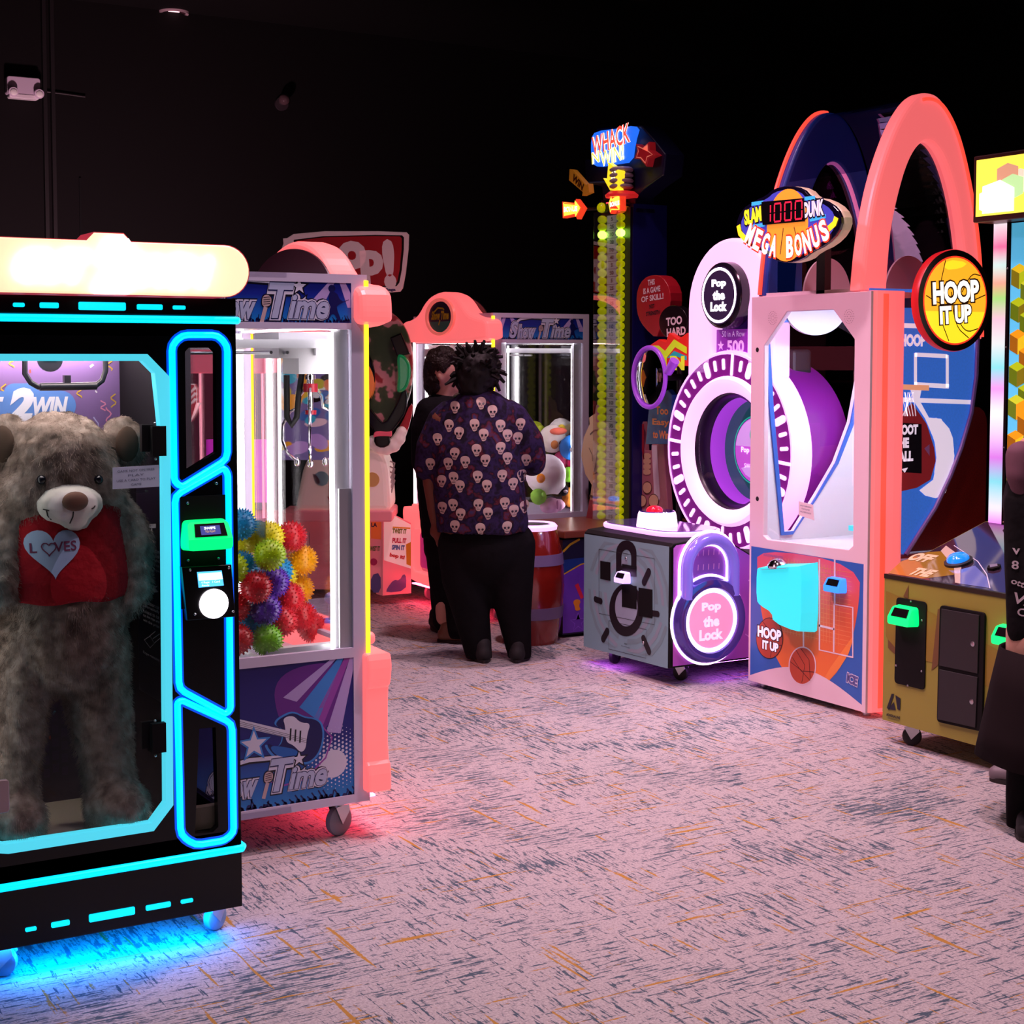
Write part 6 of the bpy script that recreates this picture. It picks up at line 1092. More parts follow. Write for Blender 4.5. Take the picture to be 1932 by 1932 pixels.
ptxt('ICE', 1609, 1282, .08, .055, mat('ice_white', 'd8d8f0', .4), .11, .003, -8); ptxt('ICE', 1609, 1282, .075, .048, mat('ice_violet', '5a5a98', .4), .05, .0035, -8); ptxt('INSTRUCTIONS: PRESS BUTTON', 1460, 1049, .15, .012, mat('tiny_violet', '7a6ab0', .5), .0, .003)
for k in range(26):                                        # fine printed grid
    mb.M(mat('print_grid', 'e8935c', .4)); a = A_L+.16+k*.022
    if k < 24: mb.flat(fx2, rect(a, .32, a+.0022, .70), .0019)
for k in range(17): b = .33+k*.022; mb.flat(fx2, rect(A_L+.15, b, A_R-.09, b+.0022), .0019)
part('front_artwork', hoop, mb)
CB = mat('cyan_box_light', '20a8b8', .35, emit=.85, ecol=(.04, .80, .92)); yl, yr = -6.165, -5.80; zb0, zt0 = .37, .715
mb = MB(CB); top4 = [(yl+.01, zt0-.06), (yr+.0, zt0)]; V = []
fr = FX(HX)
outl = smooth2([(yl, .645), (yl+.02, .66), (yr-.03, .70), (yr, .71), (yr, .375), (yr-.03, .355), (yl+.14, .38), (yl+.13, .43), (yl+.03, .455), (yl, .48)], 1)
n = len(outl); c_ = (sum(p[0] for p in outl)/n, sum(p[1] for p in outl)/n)
V = [fr.at(a, b, .0) for a, b in outl]+[fr.at(c_[0]+(a-c_[0])*.93-.0, c_[1]+(b-c_[1])*.93, .10-.0*(b-.5)) for a, b in outl]
mb.add(V, [tuple(range(n, 2*n))]+[(i, (i+1) % n, n+(i+1) % n, n+i) for i in range(n)]); bx_ = part('button_box', hoop, mb, label='glowing cyan button box')
mb = MB(mat('box_top_violet', '5a3a5a', .3)); a0, a1 = yl+.04, yr-.10; mb.add([fr.at(a0, .655, .012), fr.at(a1, .690, .012), fr.at(a1-.01, .672, .115), fr.at(a0+.01, .640, .115)], [(0, 1, 2, 3)]); part('box_top', bx_, mb)
mb = MB(CHROME); p = fr.at(a0+.09, .668, .065); mb.lathe(p, (-.25, 0, 1), [(.05, 0), (.05, .012), (.042, .02), (.030, .03), (.012, .036), (.001, .037)], 28); part('push_button', bx_, mb)
mb = MB(DARK); a, b = qx([(1499, 1162)], HX)[0]; mb.add([fr.at(a-.06, b+.028, .098), fr.at(a+.055, b-.022, .098), fr.at(a+.05, b-.04, .075), fr.at(a-.05, b-.005, .075)], [(0, 1, 2, 3)]); part('speaker_grille', bx_, mb)
a, b = qx([(1583, 1103)], HX)[0]; reader(hoop, FX(HX-.003), a, b, .115, BLUER, None)
mb = MB(mat('card_white', 'e6d8e0', .5)); a, b = qx([(1519, 962)], HX)[0]; mb.slab(fh_, [(a-.045, b-.03), (a+.07, b-.045), (a+.06, b+.03), (a-.045, b+.04)], .001, .003); mb.M(mat('notice_ink', '6c7590', .6))
for i, wd in enumerate((.085, .06, .08)): mb.text(fh_, ('ADULT SUPERVISION', 'ONE PLAYER', 'NO REFUNDS')[i], a+.008, b+.018-i*.015, wd=wd, ht=.007, rot=-4, lift=.0036)
tag(mb.build('paper_notice', None, None, (HX, -a, b-.045)), 'small white paper notice taped on the basketball game window', 'notice')
# mega bonus sign
MX = 4.955; ms = part('bonus_sign', hoop, MB(mat('sign_cream_shell', 'd8c4a8', .4, emit=.12, ecol=(1, .75, .5))).slab(FX(MX+.07), smooth2(qx([(1388, 425), (1400, 395), (1425, 378), (1445, 370), (1460, 356), (1487, 350), (1515, 355), (1530, 372), (1555, 376), (1580, 392), (1590, 415), (1582, 440), (1560, 462), (1530, 476), (1515, 490), (1485, 497), (1460, 490), (1445, 476), (1420, 468), (1398, 450)], MX), 1), -.005, .055, .015), label='oval MEGA BONUS sign')
qm = lambda L: qx(L, MX); fm = FX(MX); oval = smooth2(qm([(1388, 425), (1400, 395), (1425, 378), (1445, 370), (1460, 356), (1487, 350), (1515, 355), (1530, 372), (1555, 376), (1580, 392), (1590, 415), (1582, 440), (1560, 462), (1530, 476), (1515, 490), (1485, 497), (1460, 490), (1445, 476), (1420, 468), (1398, 450)]), 1); oc = (sum(p[0] for p in oval)/len(oval), sum(p[1] for p in oval)/len(oval))
mb = MB(mat('sign_navy', '0c0a22', .15, coat=.5)); mb.slab(fm, oval, -.015, .004, .004); mb.M(mat('sign_violet_blue', '3a40b0', .3, emit=.35, ecol=(.10, .10, .7))); mb.flat(fm, inset(oval, .90, *oc), .005)
mb.M(mat('sign_orange_ball', 'f08a20', .3, emit=.75, ecol=(1, .32, .04))); c = qm([(1487, 425)])[0]; mb.flat(fm, circ(c[0], c[1], .15, .172, 40), .006); mb.M(mat('sign_yellow_swoosh', 'f8d818', .3, emit=.8, ecol=(1, .68, .03))); mb.flat(fm, band(qm([(1395, 425), (1398, 440), (1412, 455)]), .03), .007); mb.flat(fm, band(qm([(1565, 432), (1576, 422), (1580, 410)]), .03), .007); mb.M(mat('sign_sky', '38b0e8', .3, emit=.5, ecol=(.06, .5, .95)))
for L in ([(1420, 385), (1442, 382)], [(1416, 428), (1445, 424)], [(1520, 375), (1540, 373)], [(1530, 415), (1560, 408)]): mb.flat(fm, band(qm(L), .018), .007)
mb.M(INK)
for L in ([(1480, 430), (1474, 480)], [(1500, 428), (1512, 478)]): mb.flat(fm, band(qm(L), .005), .007)
# letters on an arc
def arc_text(t, u0, v0, u1, v1, sag, ht, mats_, f=fm, q=qm, wfac=1.):
    n = len(t); (a0, b0), (a1, b1) = q([(u0, v0), (u1, v1)]); L = (a1-a0)
    for k, ch in enumerate(t):
        if ch == ' ': continue
        s = (k+.5)/n; a = a0+L*s; b = b0+(b1-b0)*s-sag*(1-(2*s-1)**2); rot = math.degrees(math.atan2((b1-b0)+sag*4*(2*s-1), L))
        for m, bo, lf, g in mats_: mb.M(m); mb.text(f, ch, a, b, wd=abs(L)/n*.86*g*wfac*(.45 if ch == 'I' else 1), ht=ht*g, rot=rot, bold=bo, lift=lf)
RG = mat('letter_red_edge', 'd82018', .3, emit=.9, ecol=(1, .06, .02)); LW = mat('letter_lit_white', 'fff4e0', .3, emit=1.5, ecol=(1, .85, .68))
arc_text('MEGA BONUS', 1411, 437, 1566, 428, .085, .105, [(RG, .12, .009, 1.14), (LW, .04, .011, .98)])
for t, u, v, wd, ht, rot, m in (('SLAM', 1423, 407, .13, .075, 6, mat('letter_lit_yellow', 'f8f020', .3, emit=.9, ecol=(.95, .85, .03))), ('DUNK', 1538, 394, .14, .075, 2, mat('letter_pale', 'e8e0f0', .3, emit=.55, ecol=(.8, .75, .9)))): a, b = qm([(u, v)])[0]; mb.M(INK); mb.text(fm, t, a, b, wd=wd*1.1, ht=ht*1.2, rot=rot, bold=.12, lift=.008); mb.M(m); mb.text(fm, t, a, b, wd=wd, ht=ht, rot=rot, bold=.05, lift=.010)
part('sign_face', ms, mb)
mb = MB(BLACK); mb.slab(fm, qm([(1441, 381), (1520, 374), (1522, 418), (1443, 425)]), .008, .016, .002); dp = part('bonus_display', ms, mb); mb = MB(mat('dim_red_digits', 'c81838', emit=.75, ecol=(.75, .01, .05))); a, b = qm([(1482, 400)])[0]; digits(mb, fm, '1000', a, b, .047, .085, .017, .15, 1.62); part('digits', dp, mb)
mb = MB(DARK); 
for z in (2.28, 2.42): mb.box((MX+.07, 5.83, z), (5.20, 5.87, z+.03))
mb.box((5.17, 5.82, 2.012), (5.21, 5.88, 2.46)); part('sign_bracket', ms, mb)
# hoop it up ball sign
bc = on_y(1802, 567, 5.32); br = .236; mb = MB(mat('sign_red_shell', 'b8141c', .35, emit=.22, ecol=(.9, .02, .03))); mb.lathe((bc.x, 5.375, bc.z), (0, -1, 0), [(.20, 0), (.235, .008), (br+.004, .045), (br, .055)], 56); mb.M(DARK); mb.box((bc.x-.12, 5.37, bc.z-.03), (bc.x-.02, 5.54, bc.z+.03)); bs = part('ball_sign', hoop, mb, label='round orange HOOP IT UP basketball sign')
fb_ = FY(5.32); mb = MB(mat('sign_black_ring', '1a0c0c', .3)); mb.flat(fb_, circ(bc.x, bc.z, br, n=56), .001); mb.M(mat('sign_red_ring', 'e02018', .3, emit=.8, ecol=(1, .05, .02))); mb.flat(fb_, circ(bc.x, bc.z, .208, n=56), .002)
BALLM = mat('sign_ball_lit', 'ffa818', .3, emit=1.05, ecol=(1, .42, .02)); mb.M(BALLM); mb.flat(fb_, circ(bc.x, bc.z, .20, n=56), .003); mb.M(mat('sign_ball_hot', 'ffd820', .3, emit=1.1, ecol=(1, .68, .02))); mb.flat(fb_, [(x, z) for x, z in circ(bc.x, bc.z, .199, n=72) if z < bc.z-.045], .0034); mb.flat(fb_, smooth2([(bc.x-.06, bc.z+.19), (bc.x+.08, bc.z+.18), (bc.x+.03, bc.z+.15), (bc.x-.08, bc.z+.14)], 1), .0034)
mb.M(mat('sign_seam', '3a1408', .4))
for L in ([(-.19, .02), (-.10, -.02), (.05, -.02), (.195, .03)], [(-.07, .186), (-.105, .06), (-.10, -.08), (-.04, -.19)], [(.04, .04), (.10, .13), (.16, .12)], [(-.03, .04), (.0, -.12), (.09, -.175)], [(.01, -.08), (.07, -.15), (.15, -.13)]): mb.flat(fb_, band(smooth2([(bc.x+x, bc.z+z) for x, z in L], 2, False), .005), .004)
for t, dz, wd, ht in (('HOOP', .04, .30, .105), ('IT UP', -.065, .205, .085)): mb.M(mat('seam_brown', '4a1a10', .5)); mb.text(fb_, t, bc.x+.0, bc.z+dz, wd=wd*1.07, ht=ht*1.14, rot=4, bold=.11, lift=.005); mb.M(LW); mb.text(fb_, t, bc.x+.0, bc.z+dz, wd=wd, ht=ht, rot=4, bold=.05, lift=.006)
part('sign_face', bs, mb)
mb = MB(mat('hoop_underglow', 'ff3040', emit=10, ecol=(1, .05, .06))); mb.box((5.3, 5.50, .005), (5.9, 5.53, .012)); part('underglow_strip', hoop, mb)
mb = MB(DARK)
for x, y in ((5.2, 5.52), (5.2, 6.28), (5.95, 5.52), (5.95, 6.28)): mb = MB(STEEL); mb.cyl((x, y, 0), (x, y, .03), .02, n=12); part('levelling_foot', hoop, mb)
# ================================================================ yellow block game
YX, YL, YR = 4.898, 5.10, 4.10
yg = thing('block_arcade_game', 'yellow arcade cabinet with black doors, a sloped deck and block-city screen', 'arcade game', (5.3, 4.6, 0))
OL = mat('mustard_paint', '8e8a36', .45); prof = [(YX, .10), (YX, .735), (YX+.02, .75), (5.52, .95), (5.95, .95), (5.95, .10)]
mb = MB(OL); mb.slab(Fr((0, (YL+YR)/2, 0), (1, 0, 0), (0, 0, 1)), prof, -(YL-YR)/2, (YL-YR)/2); part('console_cabinet', yg, mb)
mb = MB(mat('yellow_edge_dark', '241c10', .4)); mb.box((YX-.003, YR, .732), (YX+.012, YL, .752)); part('deck_edge', yg, mb)
qY = lambda L: qx(L, YX); fY = FX(YX-.001); mb = MB(mat('mustard_dark_print', '8a7428', .45)); mb.flat(fY, qY([(1672, 1115), (1730, 1140), (1800, 1180), (1890, 1230), (1890, 1310), (1800, 1260), (1740, 1245), (1690, 1225), (1672, 1200)]), .001); mb.M(mat('mustard_brown_print', '6a4a2a', .45)); mb.flat(fY, qY([(1676, 1206), (1690, 1222), (1690, 1235), (1676, 1222)]), .0015); mb.flat(fY, qY([(1770, 1150), (1778, 1145), (1770, 1255), (1758, 1265)]), .0015); mb.flat(fY, qY([(1705, 1125), (1715, 1104), (1714, 1130)]), .0015)
mb.M(INK); mb.flat(fY, qY([(1674, 1335), (1683, 1309), (1688, 1309), (1678, 1340)]), .002); mb.flat(fY, qY([(1690, 1311), (1700, 1318), (1699, 1340), (1694, 1338)]), .002); mb.flat(fY, qY([(1687, 1324), (1691, 1340), (1677, 1338)]), .002); a, b = qY([(1686, 1351)])[0]; mb.text(fY, 'ADRENALINE', a, b, wd=.085, ht=.012, bold=.04, lift=.002); mb.text(fY, 'AMUSEMENTS', a, b-.014, wd=.07, ht=.006, lift=.002); part('front_artwork', yg, mb)
def plate(L, c1, m, name, r=.02): mb = MB(m); mb.slab(fY, rcorn(L, r), 0, c1, .002); return part(name, yg, mb)
sp2 = plate(qY([(1693, 1126), (1750, 1136), (1746, 1302), (1689, 1288)]), .006, BLACKM, 'reader_plate')
for u, v in ((1721, 1134), (1742, 1170), (1693, 1255), (1741, 1266), (1715, 1293)): a, b = qY([(u, v)])[0]; mb = MB(STEEL); mb.ball((YX-.008, -a, b), (.003, .005, .005), 8); part('screw', sp2, mb)
a, b = qY([(1715, 1161)])[0]; reader(yg, FX(YX-.008), a, b, .135, GREEN, None)
dr = plate(qY([(1777, 1141), (1862, 1156), (1856, 1380), (1771, 1361)]), .012, BLACKM, 'door_frame')
for L, nm in (([(1782, 1148), (1853, 1160), (1850, 1270), (1778, 1255)], 'upper_door'), ([(1778, 1262), (1850, 1277), (1846, 1372), (1774, 1356)], 'lower_door')):
    mb = MB(DARK); mb.slab(fY, qY(L), .012, .018, .002); o = part('door', yg, mb); u, v = (1842, 1214) if nm == 'upper_door' else (1840, 1323); a, b = qY([(u, v)])[0]; mb = MB(STEEL); mb.lathe((YX-.018, -a, b), (-1, 0, 0), [(.011, 0), (.011, .004), (.006, .006), (.004, .006)], 14); part('lock', o, mb)
a, b = qY([(1893, 1195)])[0]; reader(yg, FX(YX-.003), a+.05, b, .13, GREEN, None)
# deck
sl = Vector((5.52-YX-.02, 0, .20)).normalized(); fD = Fr((YX+.02, 0, .7505), (0, -1, 0), sl); dn = fD.n
def qD(L):
    o = []
    for u, v in L:
        r = ray(u, v); C0 = Vector((0, 0, CAM_H)); t = (fD.o-C0).dot(fD.n)/r.dot(fD.n); p = C0+r*t-fD.o; o.append((p.dot(fD.u), p.dot(fD.v)))
    return o
mb = MB(mat('deck_print_dark', '3a2a3a', .06, coat=1.)); mb.flat(fD, rect(-YL+.005, .0, -YR-.005, .63), .001); mb.M(mat('deck_print_mustard', '9a7a28', .08, coat=1.)); mb.flat(fD, qD([(1676, 1082), (1700, 1060), (1750, 1042), (1790, 1040), (1810, 1055), (1800, 1085), (1760, 1090), (1740, 1092)]), .0015); mb.M(mat('deck_print_cream', 'd8ccb8', .08, coat=1.)); mb.flat(fD, qD([(1775, 1040), (1785, 1030), (1815, 1052), (1812, 1102), (1802, 1100), (1800, 1070)]), .002); mb.M(mat('deck_print_blue', '6a72b0', .08, coat=1.)); mb.flat(fD, qD([(1812, 1075), (1840, 1068), (1862, 1090), (1866, 1110), (1812, 1102)]), .002); mb.M(PRW); mb.flat(fD, band(qD([(1800, 1030), (1845, 1060), (1862, 1085), (1868, 1111)]), .004), .0025)
for t, u, v, wd in (('OFF', 1740, 1053, .13), ('THE', 1741, 1081, .12)): a, b = qD([(u, v)])[0]; mb.M(mat('deck_letters', 'e0cfa0', .2)); mb.text(fD, t, a, b, wd=wd, ht=.085 if t == 'OFF' else .075, bold=.06, lift=.003)
part('deck_artwork', yg, mb)
def on_deck(u, v, h): a, b = qD([(u, v)])[0]; return fD.at(a, b, h)
p = on_deck(1809, 1062, .0); mb = MB(DARK); mb.lathe(p, dn, [(.062, 0), (.062, .012), (.05, .016)], 28); bb_ = part('button_base', yg, mb); mb = MB(mat('blue_button', '1880ff', .15, emit=.6, ecol=(.02, .32, 1), coat=.6)); mb.lathe(p+dn*.012, dn, [(.05, 0), (.048, .014), (.036, .026), (.018, .033), (.001, .034)], 28); part('push_button', bb_, mb)
p = on_deck(1876, 1073, .0); mb = MB(BLACKM); mb.lathe(p, dn, [(.03, 0), (.03, .012)], 6); b2 = part('select_button', yg, mb)
mb = MB(mat('silver_label', 'b0a8b0', .3, .6)); mb.lathe(p+dn*.012, dn, [(.022, 0), (.022, .004)], 4); part('label', b2, mb)
# screen tower
mb = MB(BLACKM); mb.box((5.60, YR, .95), (5.95, 4.93, 2.66)); mb.box((5.478, YR, .95), (5.61, 4.945, 2.31)); part('screen_housing', yg, mb)
SCREEN = mat('block_screen_sky', '58c8f0', .2, emit=.55, ecol=(.10, .55, .85)); fS = FX(5.477); a0 = -4.94; mb = MB(SCREEN); mb.flat(fS, rect(a0, 1.0, -YR-.04, 2.30), .001)
rb = random.Random(3); GC = [mat('block_top_'+c, c, .3, emit=.5, ecol=lin(c)) for c in ('a8c818', 'd8c820', 'e8a018', 'c0d830')]; GS = [mat('block_side_'+c, c, .3, emit=.4, ecol=lin(c)) for c in ('5c7a10', '7a7812', '96640e', '62801a')]
for i in range(15):
    for j in range(6):
        a = a0+.003+j*.13+(.055 if i % 2 else 0); b = 2.10-i*.075+rb.uniform(-.01, .02); s = .058; k = rb.randrange(4)
        if 1.12 < b < 2.2 and not (8 < i < 12 and j > 2) and a+s*1.6 < -YR-.05:
            d0 = .001+.0004*i+.00005*j
            mb.M(GC[k]); mb.flat(fS, [(a, b), (a+s*.8, b-.022), (a+s*1.6, b), (a+s*.8, b+.022)], d0+.0004); mb.M(GS[k]); mb.flat(fS, [(a, b), (a, b-.07), (a+s*.8, b-.092), (a+s*.8, b-.022)], d0+.0003); mb.M(GC[(k+3) % 4] if k else GS[1]); mb.flat(fS, [(a+s*.8, b-.022), (a+s*.8, b-.092), (a+s*1.6, b-.07), (a+s*1.6, b)], d0+.0002)
part('screen', yg, mb)
# led column with colour bands
LD = mat('rainbow_led', '808080', .4, emit=.95); n_, l_, b_ = nodes(LD); tc = n_.new('ShaderNodeTexCoord'); sx_ = n_.new('ShaderNodeSeparateXYZ'); l_.new(tc.outputs['Object'], sx_.inputs[0]); mr = n_.new('ShaderNodeMapRange'); mr.inputs[1].default_value = .95; mr.inputs[2].default_value = 2.31; l_.new(sx_.outputs[2], mr.inputs[0]); rp = n_.new('ShaderNodeValToRGB'); l_.new(mr.outputs[0], rp.inputs[0]); el = rp.color_ramp.elements
st = [(0, 'ff80ff'), (.05, 'f0f0ff'), (.14, '40e0f0'), (.22, 'd060e8'), (.30, 'f0d0ff'), (.37, 'ffffff'), (.45, 'f090f0'), (.52, '50e8f0'), (.60, 'e0f0f0'), (.68, 'f0c0d8'), (.75, '90e060'), (.80, 'f0a080'), (.86, 'd0f8f0'), (.92, 'ff60a0'), (1, 'fff0f8')]
while len(el) < len(st): el.new(.5)
for e, (p_, c_) in zip(el, st): e.position = p_; e.color = (*lin(c_), 1)
l_.new(rp.outputs[0], b_.inputs['Emission Color'])
mb = MB(LD); y0_, y1_ = on_x(1903, 700, 5.5).y, on_x(1868, 700, 5.5).y; mb.slab(FZ(0), rcorn([(5.50, y0_), (5.59, y0_), (5.59, y1_), (5.50, y1_)], .012), .95, 2.31); lc = part('led_column', yg, mb, label='column of multicoloured lights')
mb = MB(BLACK); mb.box((5.472, y0_-.016, .95), (5.60, y0_, 2.31)); mb.M(STEEL)
for z in (1.3, 1.75, 2.1): mb.ball((5.472, y0_-.008, z), .004, 8)
part('led_column_frame', yg, mb)
yT, yB = on_y(1858, 308, 5.05), on_y(1858, 420, 5.05); mb = MB(mat('marquee_brown', '3a1510', .4)); mb.box((5.36, YR, 2.305), (5.9, 5.06, 2.60), .006); mq = part('marquee', yg, mb)
fM = FX(5.358); MQ = mat('marquee_yellow', 'f8e838', .3, emit=1.0, ecol=(1, .80, .10)); mb = MB(MQ); mb.flat(fM, rect(-5.04, 2.33, -YR-.02, 2.58), .001)
for i, (c, e_) in enumerate((('ffffff', 1.3), ('f0d8c0', .9), ('d8a080', .8), ('e8c060', .9), ('b8e8a0', .9))):
    mb.M(mat('marquee_'+c, c, .3, emit=e_, ecol=lin(c)))
    for j in range(3): a = -5.02+((i*.17+j*.31) % .86); b = 2.36+((i*.07+j*.05) % .14); mb.flat(fM, [(a, b), (a+.06, b-.02), (a+.12, b), (a+.12, b+.07), (a+.06, b+.09), (a, b+.07)], .0015+.0003*i+.0001*j)
mb.M(mat('marquee_ffffff', 'ffffff')); mb.flat(fM, [(-5.0, 2.34), (-4.82, 2.34), (-4.82, 2.44), (-4.9, 2.48), (-5.0, 2.46)], .004); part('marquee_face', mq, mb)
for x, y, a in ((4.965, 4.985, 2.2), (4.965, 4.2, 2), (5.85, 5.0, 1), (5.85, 4.2, 1)): caster(yg, x, y, 0, .042, a, RUB, STEEL)
# ================================================================ third person, mostly out of frame
D3 = 5.62; p3 = thing('person', 'person in a black top with white lettering beside the yellow cabinet', 'person', (at_d(1965, 1560, D3).x, at_d(1965, 1560, D3).y, 0))
mb = MB(); cx = 2012; mb.ball(at_d(cx, 690, D3), (.09, .10, .12), 22); mb.ball(at_d(cx-8, 705, D3+.06), (.05, .05, .065), 14); limb(mb, L4([(cx, 800, 0, .065), (cx, 740, 0, .06)], D3)); limb(mb, L4([(cx, 870, 0, .12), (cx, 1100, 0, .15)], D3)); limb(mb, L4([(1950, 850, 0, .06), (1926, 930, .03, .05), (1930, 985, .30, .045)], D3)); hand(mb, at_d(1930, 985, D3+.30), FWD, (0, 0, -1), 1., .5, 1); limb(mb, L4([(2050, 850, 0, .06), (2062, 940, .03, .05), (2048, 1050, .1, .04)], D3)); hand(mb, at_d(2048, 1050, D3+.1), (0, 0, -1), RGT, 1., .5, 1)
limb(mb, L4([(1955, 1200, 0, .11), (1940, 1400, 0, .08), (1930, 1520, 0, .05)], D3)); limb(mb, L4([(2020, 1200, 0, .11), (2025, 1400, 0, .08), (2030, 1520, 0, .05)], D3)); part('body', p3, blob(mb, .012, 3), SK2, smooth=True)
for uu in (cx-24, cx+8): mb = MB(INK); mb.ball(at_d(uu, 690, D3+.105), .011, 8); part('eye', p3, mb)
mb = MB(); limb(mb, L4([(cx, 800, 0, .085), (cx, 830, 0, .14), (cx, 880, 0, .18), (cx, 950, 0, .19), (cx-10, 1100, 0, .19)], D3), 18); limb(mb, L4([(cx-8, 1100, 0, .19), (cx-8, 1240, 0, .175)], D3), 18); limb(mb, L4([(1972, 842, 0, .085), (1938, 900, .02, .07), (1922, 950, .05, .062), (1926, 975, .2, .055)], D3)); limb(mb, L4([(2052, 842, 0, .09), (2064, 940, .02, .07), (2050, 1030, .08, .055)], D3)); limb(mb, L4([(1932, 950, .0, .075), (1926, 1060, -.02, .06), (1925, 1190, -.03, .05)], D3))
s3 = blob(mb, .014, 4); HD = mat('black_hoodie', '0e0c0f', .85, spec=.15); bump(HD, 8, .6, .03); s3.mats = [HD]; s3.I = [0]*len(s3.P); bv3 = BVHTree.FromPolygons(s3.V, s3.P); f3p = Fr(at_d(1910, 1050, D3), RGT, (0, 0, 1)); mb = s3; mb.M(mat('hoodie_print', 'b8aeb4', .8))
for t, u, v, wd, rot in (('v', 1906, 1034, .022, 0), ('8', 1904, 1062, .02, 0), ('otte.', 1913, 1096, .058, -20), ('V2', 1916, 1126, .06, -12), ('Cal', 1920, 1150, .05, -8)):
    V, P = text2d(t, .02, 0, 1, 0, .9); x0, x1 = min(q.x for q in V), max(q.x for q in V); k = wd/(x1-x0); o = at_d(u, v, D3)-f3p.o; a, b = o.dot(f3p.u), o.z; cs, sn = math.cos(R(rot)), math.sin(R(rot)); out = []
    for q in V:
        x, y = q.x*k, q.y*k; p = f3p.at(a+x*cs-y*sn, b+x*sn+y*cs, .6); h = bv3.ray_cast(p, -f3p.n); out.append((h[0] if h[0] else f3p.at(a+x*cs-y*sn, b+x*sn+y*cs, .1))+f3p.n*.005)
    mb.add(out, P)
part('hooded_top', p3, s3, smooth=True)
mb = MB(); MAU = mat('mauve_sleeve', '6a4252', .8); limb(mb, L4([(1926, 860, -.02, .055), (1925, 895, -.03, .052), (1936, 925, -.02, .05)], D3)); part('mauve_scarf', p3, blob(mb, .012, 3), MAU, smooth=True, label='mauve cloth at the shoulder')
# flared dark coat skirt
mb = MB(mat('dark_brown_coat', '1a1214', .85, spec=.1)); V = []; n = 28; base = p3.location; 
for k, (v, ru, rd) in enumerate(((1225, 92, .20), (1300, 108, .25), (1380, 124, .29), (1432, 136, .31))):
    for i in range(n):
        a = 2*math.pi*i/n; c = at_d(1988, v-12*math.cos(a)*0, D3); r = ru/527*(1+.04*math.sin(5*a)); V.append(c+RGT*r*math.cos(a)+FWD*rd*math.sin(a))
mb.add(V, [(k*n+i, k*n+(i+1) % n, (k+1)*n+(i+1) % n, (k+1)*n+i) for k in range(3) for i in range(n)], True); o = part('coat_skirt', p3, mb, label='flared dark brown coat hem'); so_ = o.modifiers.new('thickness', 'SOLIDIFY'); so_.thickness = .008
mb = MB(); limb(mb, L4([(1945, 1400, .0, .085), (1936, 1500, .0, .075), (1932, 1555, 0, .065)], D3)); limb(mb, L4([(2010, 1400, .0, .085), (2015, 1500, .05, .065), (2018, 1535, .05, .055)], D3)); t3 = blob(mb, .012, 3); part('trousers', p3, t3, TR, smooth=True)
f1 = on_z(1938, 1572, 0); shoe(p3, f1, -FWD*.9-RGT*.35, SB, .26, .045); f1 = on_z(1922, 1480, 0); shoe(p3, f1, FWD*.5-RGT*.8, mat('grey_trainer', '6a6268', .5), .24, .045)
mb = MB(); mb.ball(at_d(cx, 675, D3-.02), (.11, .12, .13), 20); part('hair', p3, blob(mb, .012, 2, .008, 30), HAIR, smooth=True)
# ================================================================ bop it game behind the crane machine
bo = thing('toy_shaped_game', 'pink arcade game with a giant round toy dial below a red sign reading bop!', 'arcade game', on_z(650, 1118, 0)); D4 = 10.75; c0 = on_z(650, 1118, 0); 
fB = Fr(at_d(650, 1118, D4), RGT, (0, 0, 1)); sB = F/D4
def qB(L, d=0.): return [((p-fB.o).dot(RGT), (p-fB.o).z) for p in (at_d(u, v, D4+d) for u, v in L)]
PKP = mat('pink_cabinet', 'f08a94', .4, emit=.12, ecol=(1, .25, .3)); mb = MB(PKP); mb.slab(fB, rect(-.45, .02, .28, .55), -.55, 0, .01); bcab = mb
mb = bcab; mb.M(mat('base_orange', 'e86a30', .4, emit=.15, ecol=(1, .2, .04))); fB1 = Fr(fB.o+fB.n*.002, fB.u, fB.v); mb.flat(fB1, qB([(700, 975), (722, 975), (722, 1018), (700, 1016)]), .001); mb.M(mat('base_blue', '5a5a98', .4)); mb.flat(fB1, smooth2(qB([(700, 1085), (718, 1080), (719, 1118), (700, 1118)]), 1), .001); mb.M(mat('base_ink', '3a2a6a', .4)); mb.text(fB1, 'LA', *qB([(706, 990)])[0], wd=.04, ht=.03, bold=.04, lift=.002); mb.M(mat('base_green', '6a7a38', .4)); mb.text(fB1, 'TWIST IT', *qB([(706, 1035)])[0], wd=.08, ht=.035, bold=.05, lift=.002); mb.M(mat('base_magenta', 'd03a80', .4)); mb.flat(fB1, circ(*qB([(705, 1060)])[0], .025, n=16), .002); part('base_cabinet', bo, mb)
# right wing with slanted white instructions
fW = Fr(at_d(723, 1118, D4-.02), (RGT*.85+FWD*.53).normalized(), (0, 0, 1)); kx = 1/.85
def qW(L): return [(((p-fW.o).dot(RGT))*kx, (p-fW.o).z) for p in (at_d(u, v, D4-.02) for u, v in L)]
mb = MB(PKP); mb.slab(fW, qW([(722, 970), (736, 968), (774, 990), (774, 1124), (722, 1124)]), -.10, 0, .004); wg = part('side_wing', bo, mb)
mb = MB(mat('wing_white', 'f8ece4', .4, emit=.18, ecol=(1, .8, .75))); mb.flat(fW, qW([(724, 972), (736, 970), (773, 993), (773, 1077), (724, 1057)]), .001)
for t, u, v, wd, c, rot in (('TWIST IT', 752, 1004, .11, '7a9a38', 6), ('PULL IT', 752, 1022, .11, 'c83a58', 5), ('SPIN IT', 750, 1035, .10, '4a78b8', 6), ('bop it!', 748, 1052, .12, 'd83a38', 14)): mb.M(mat('wing_'+c, c, .4)); mb.text(fW, t, *qW([(u, v)])[0], wd=wd, ht=.035, rot=-rot, bold=.06, lift=.002)
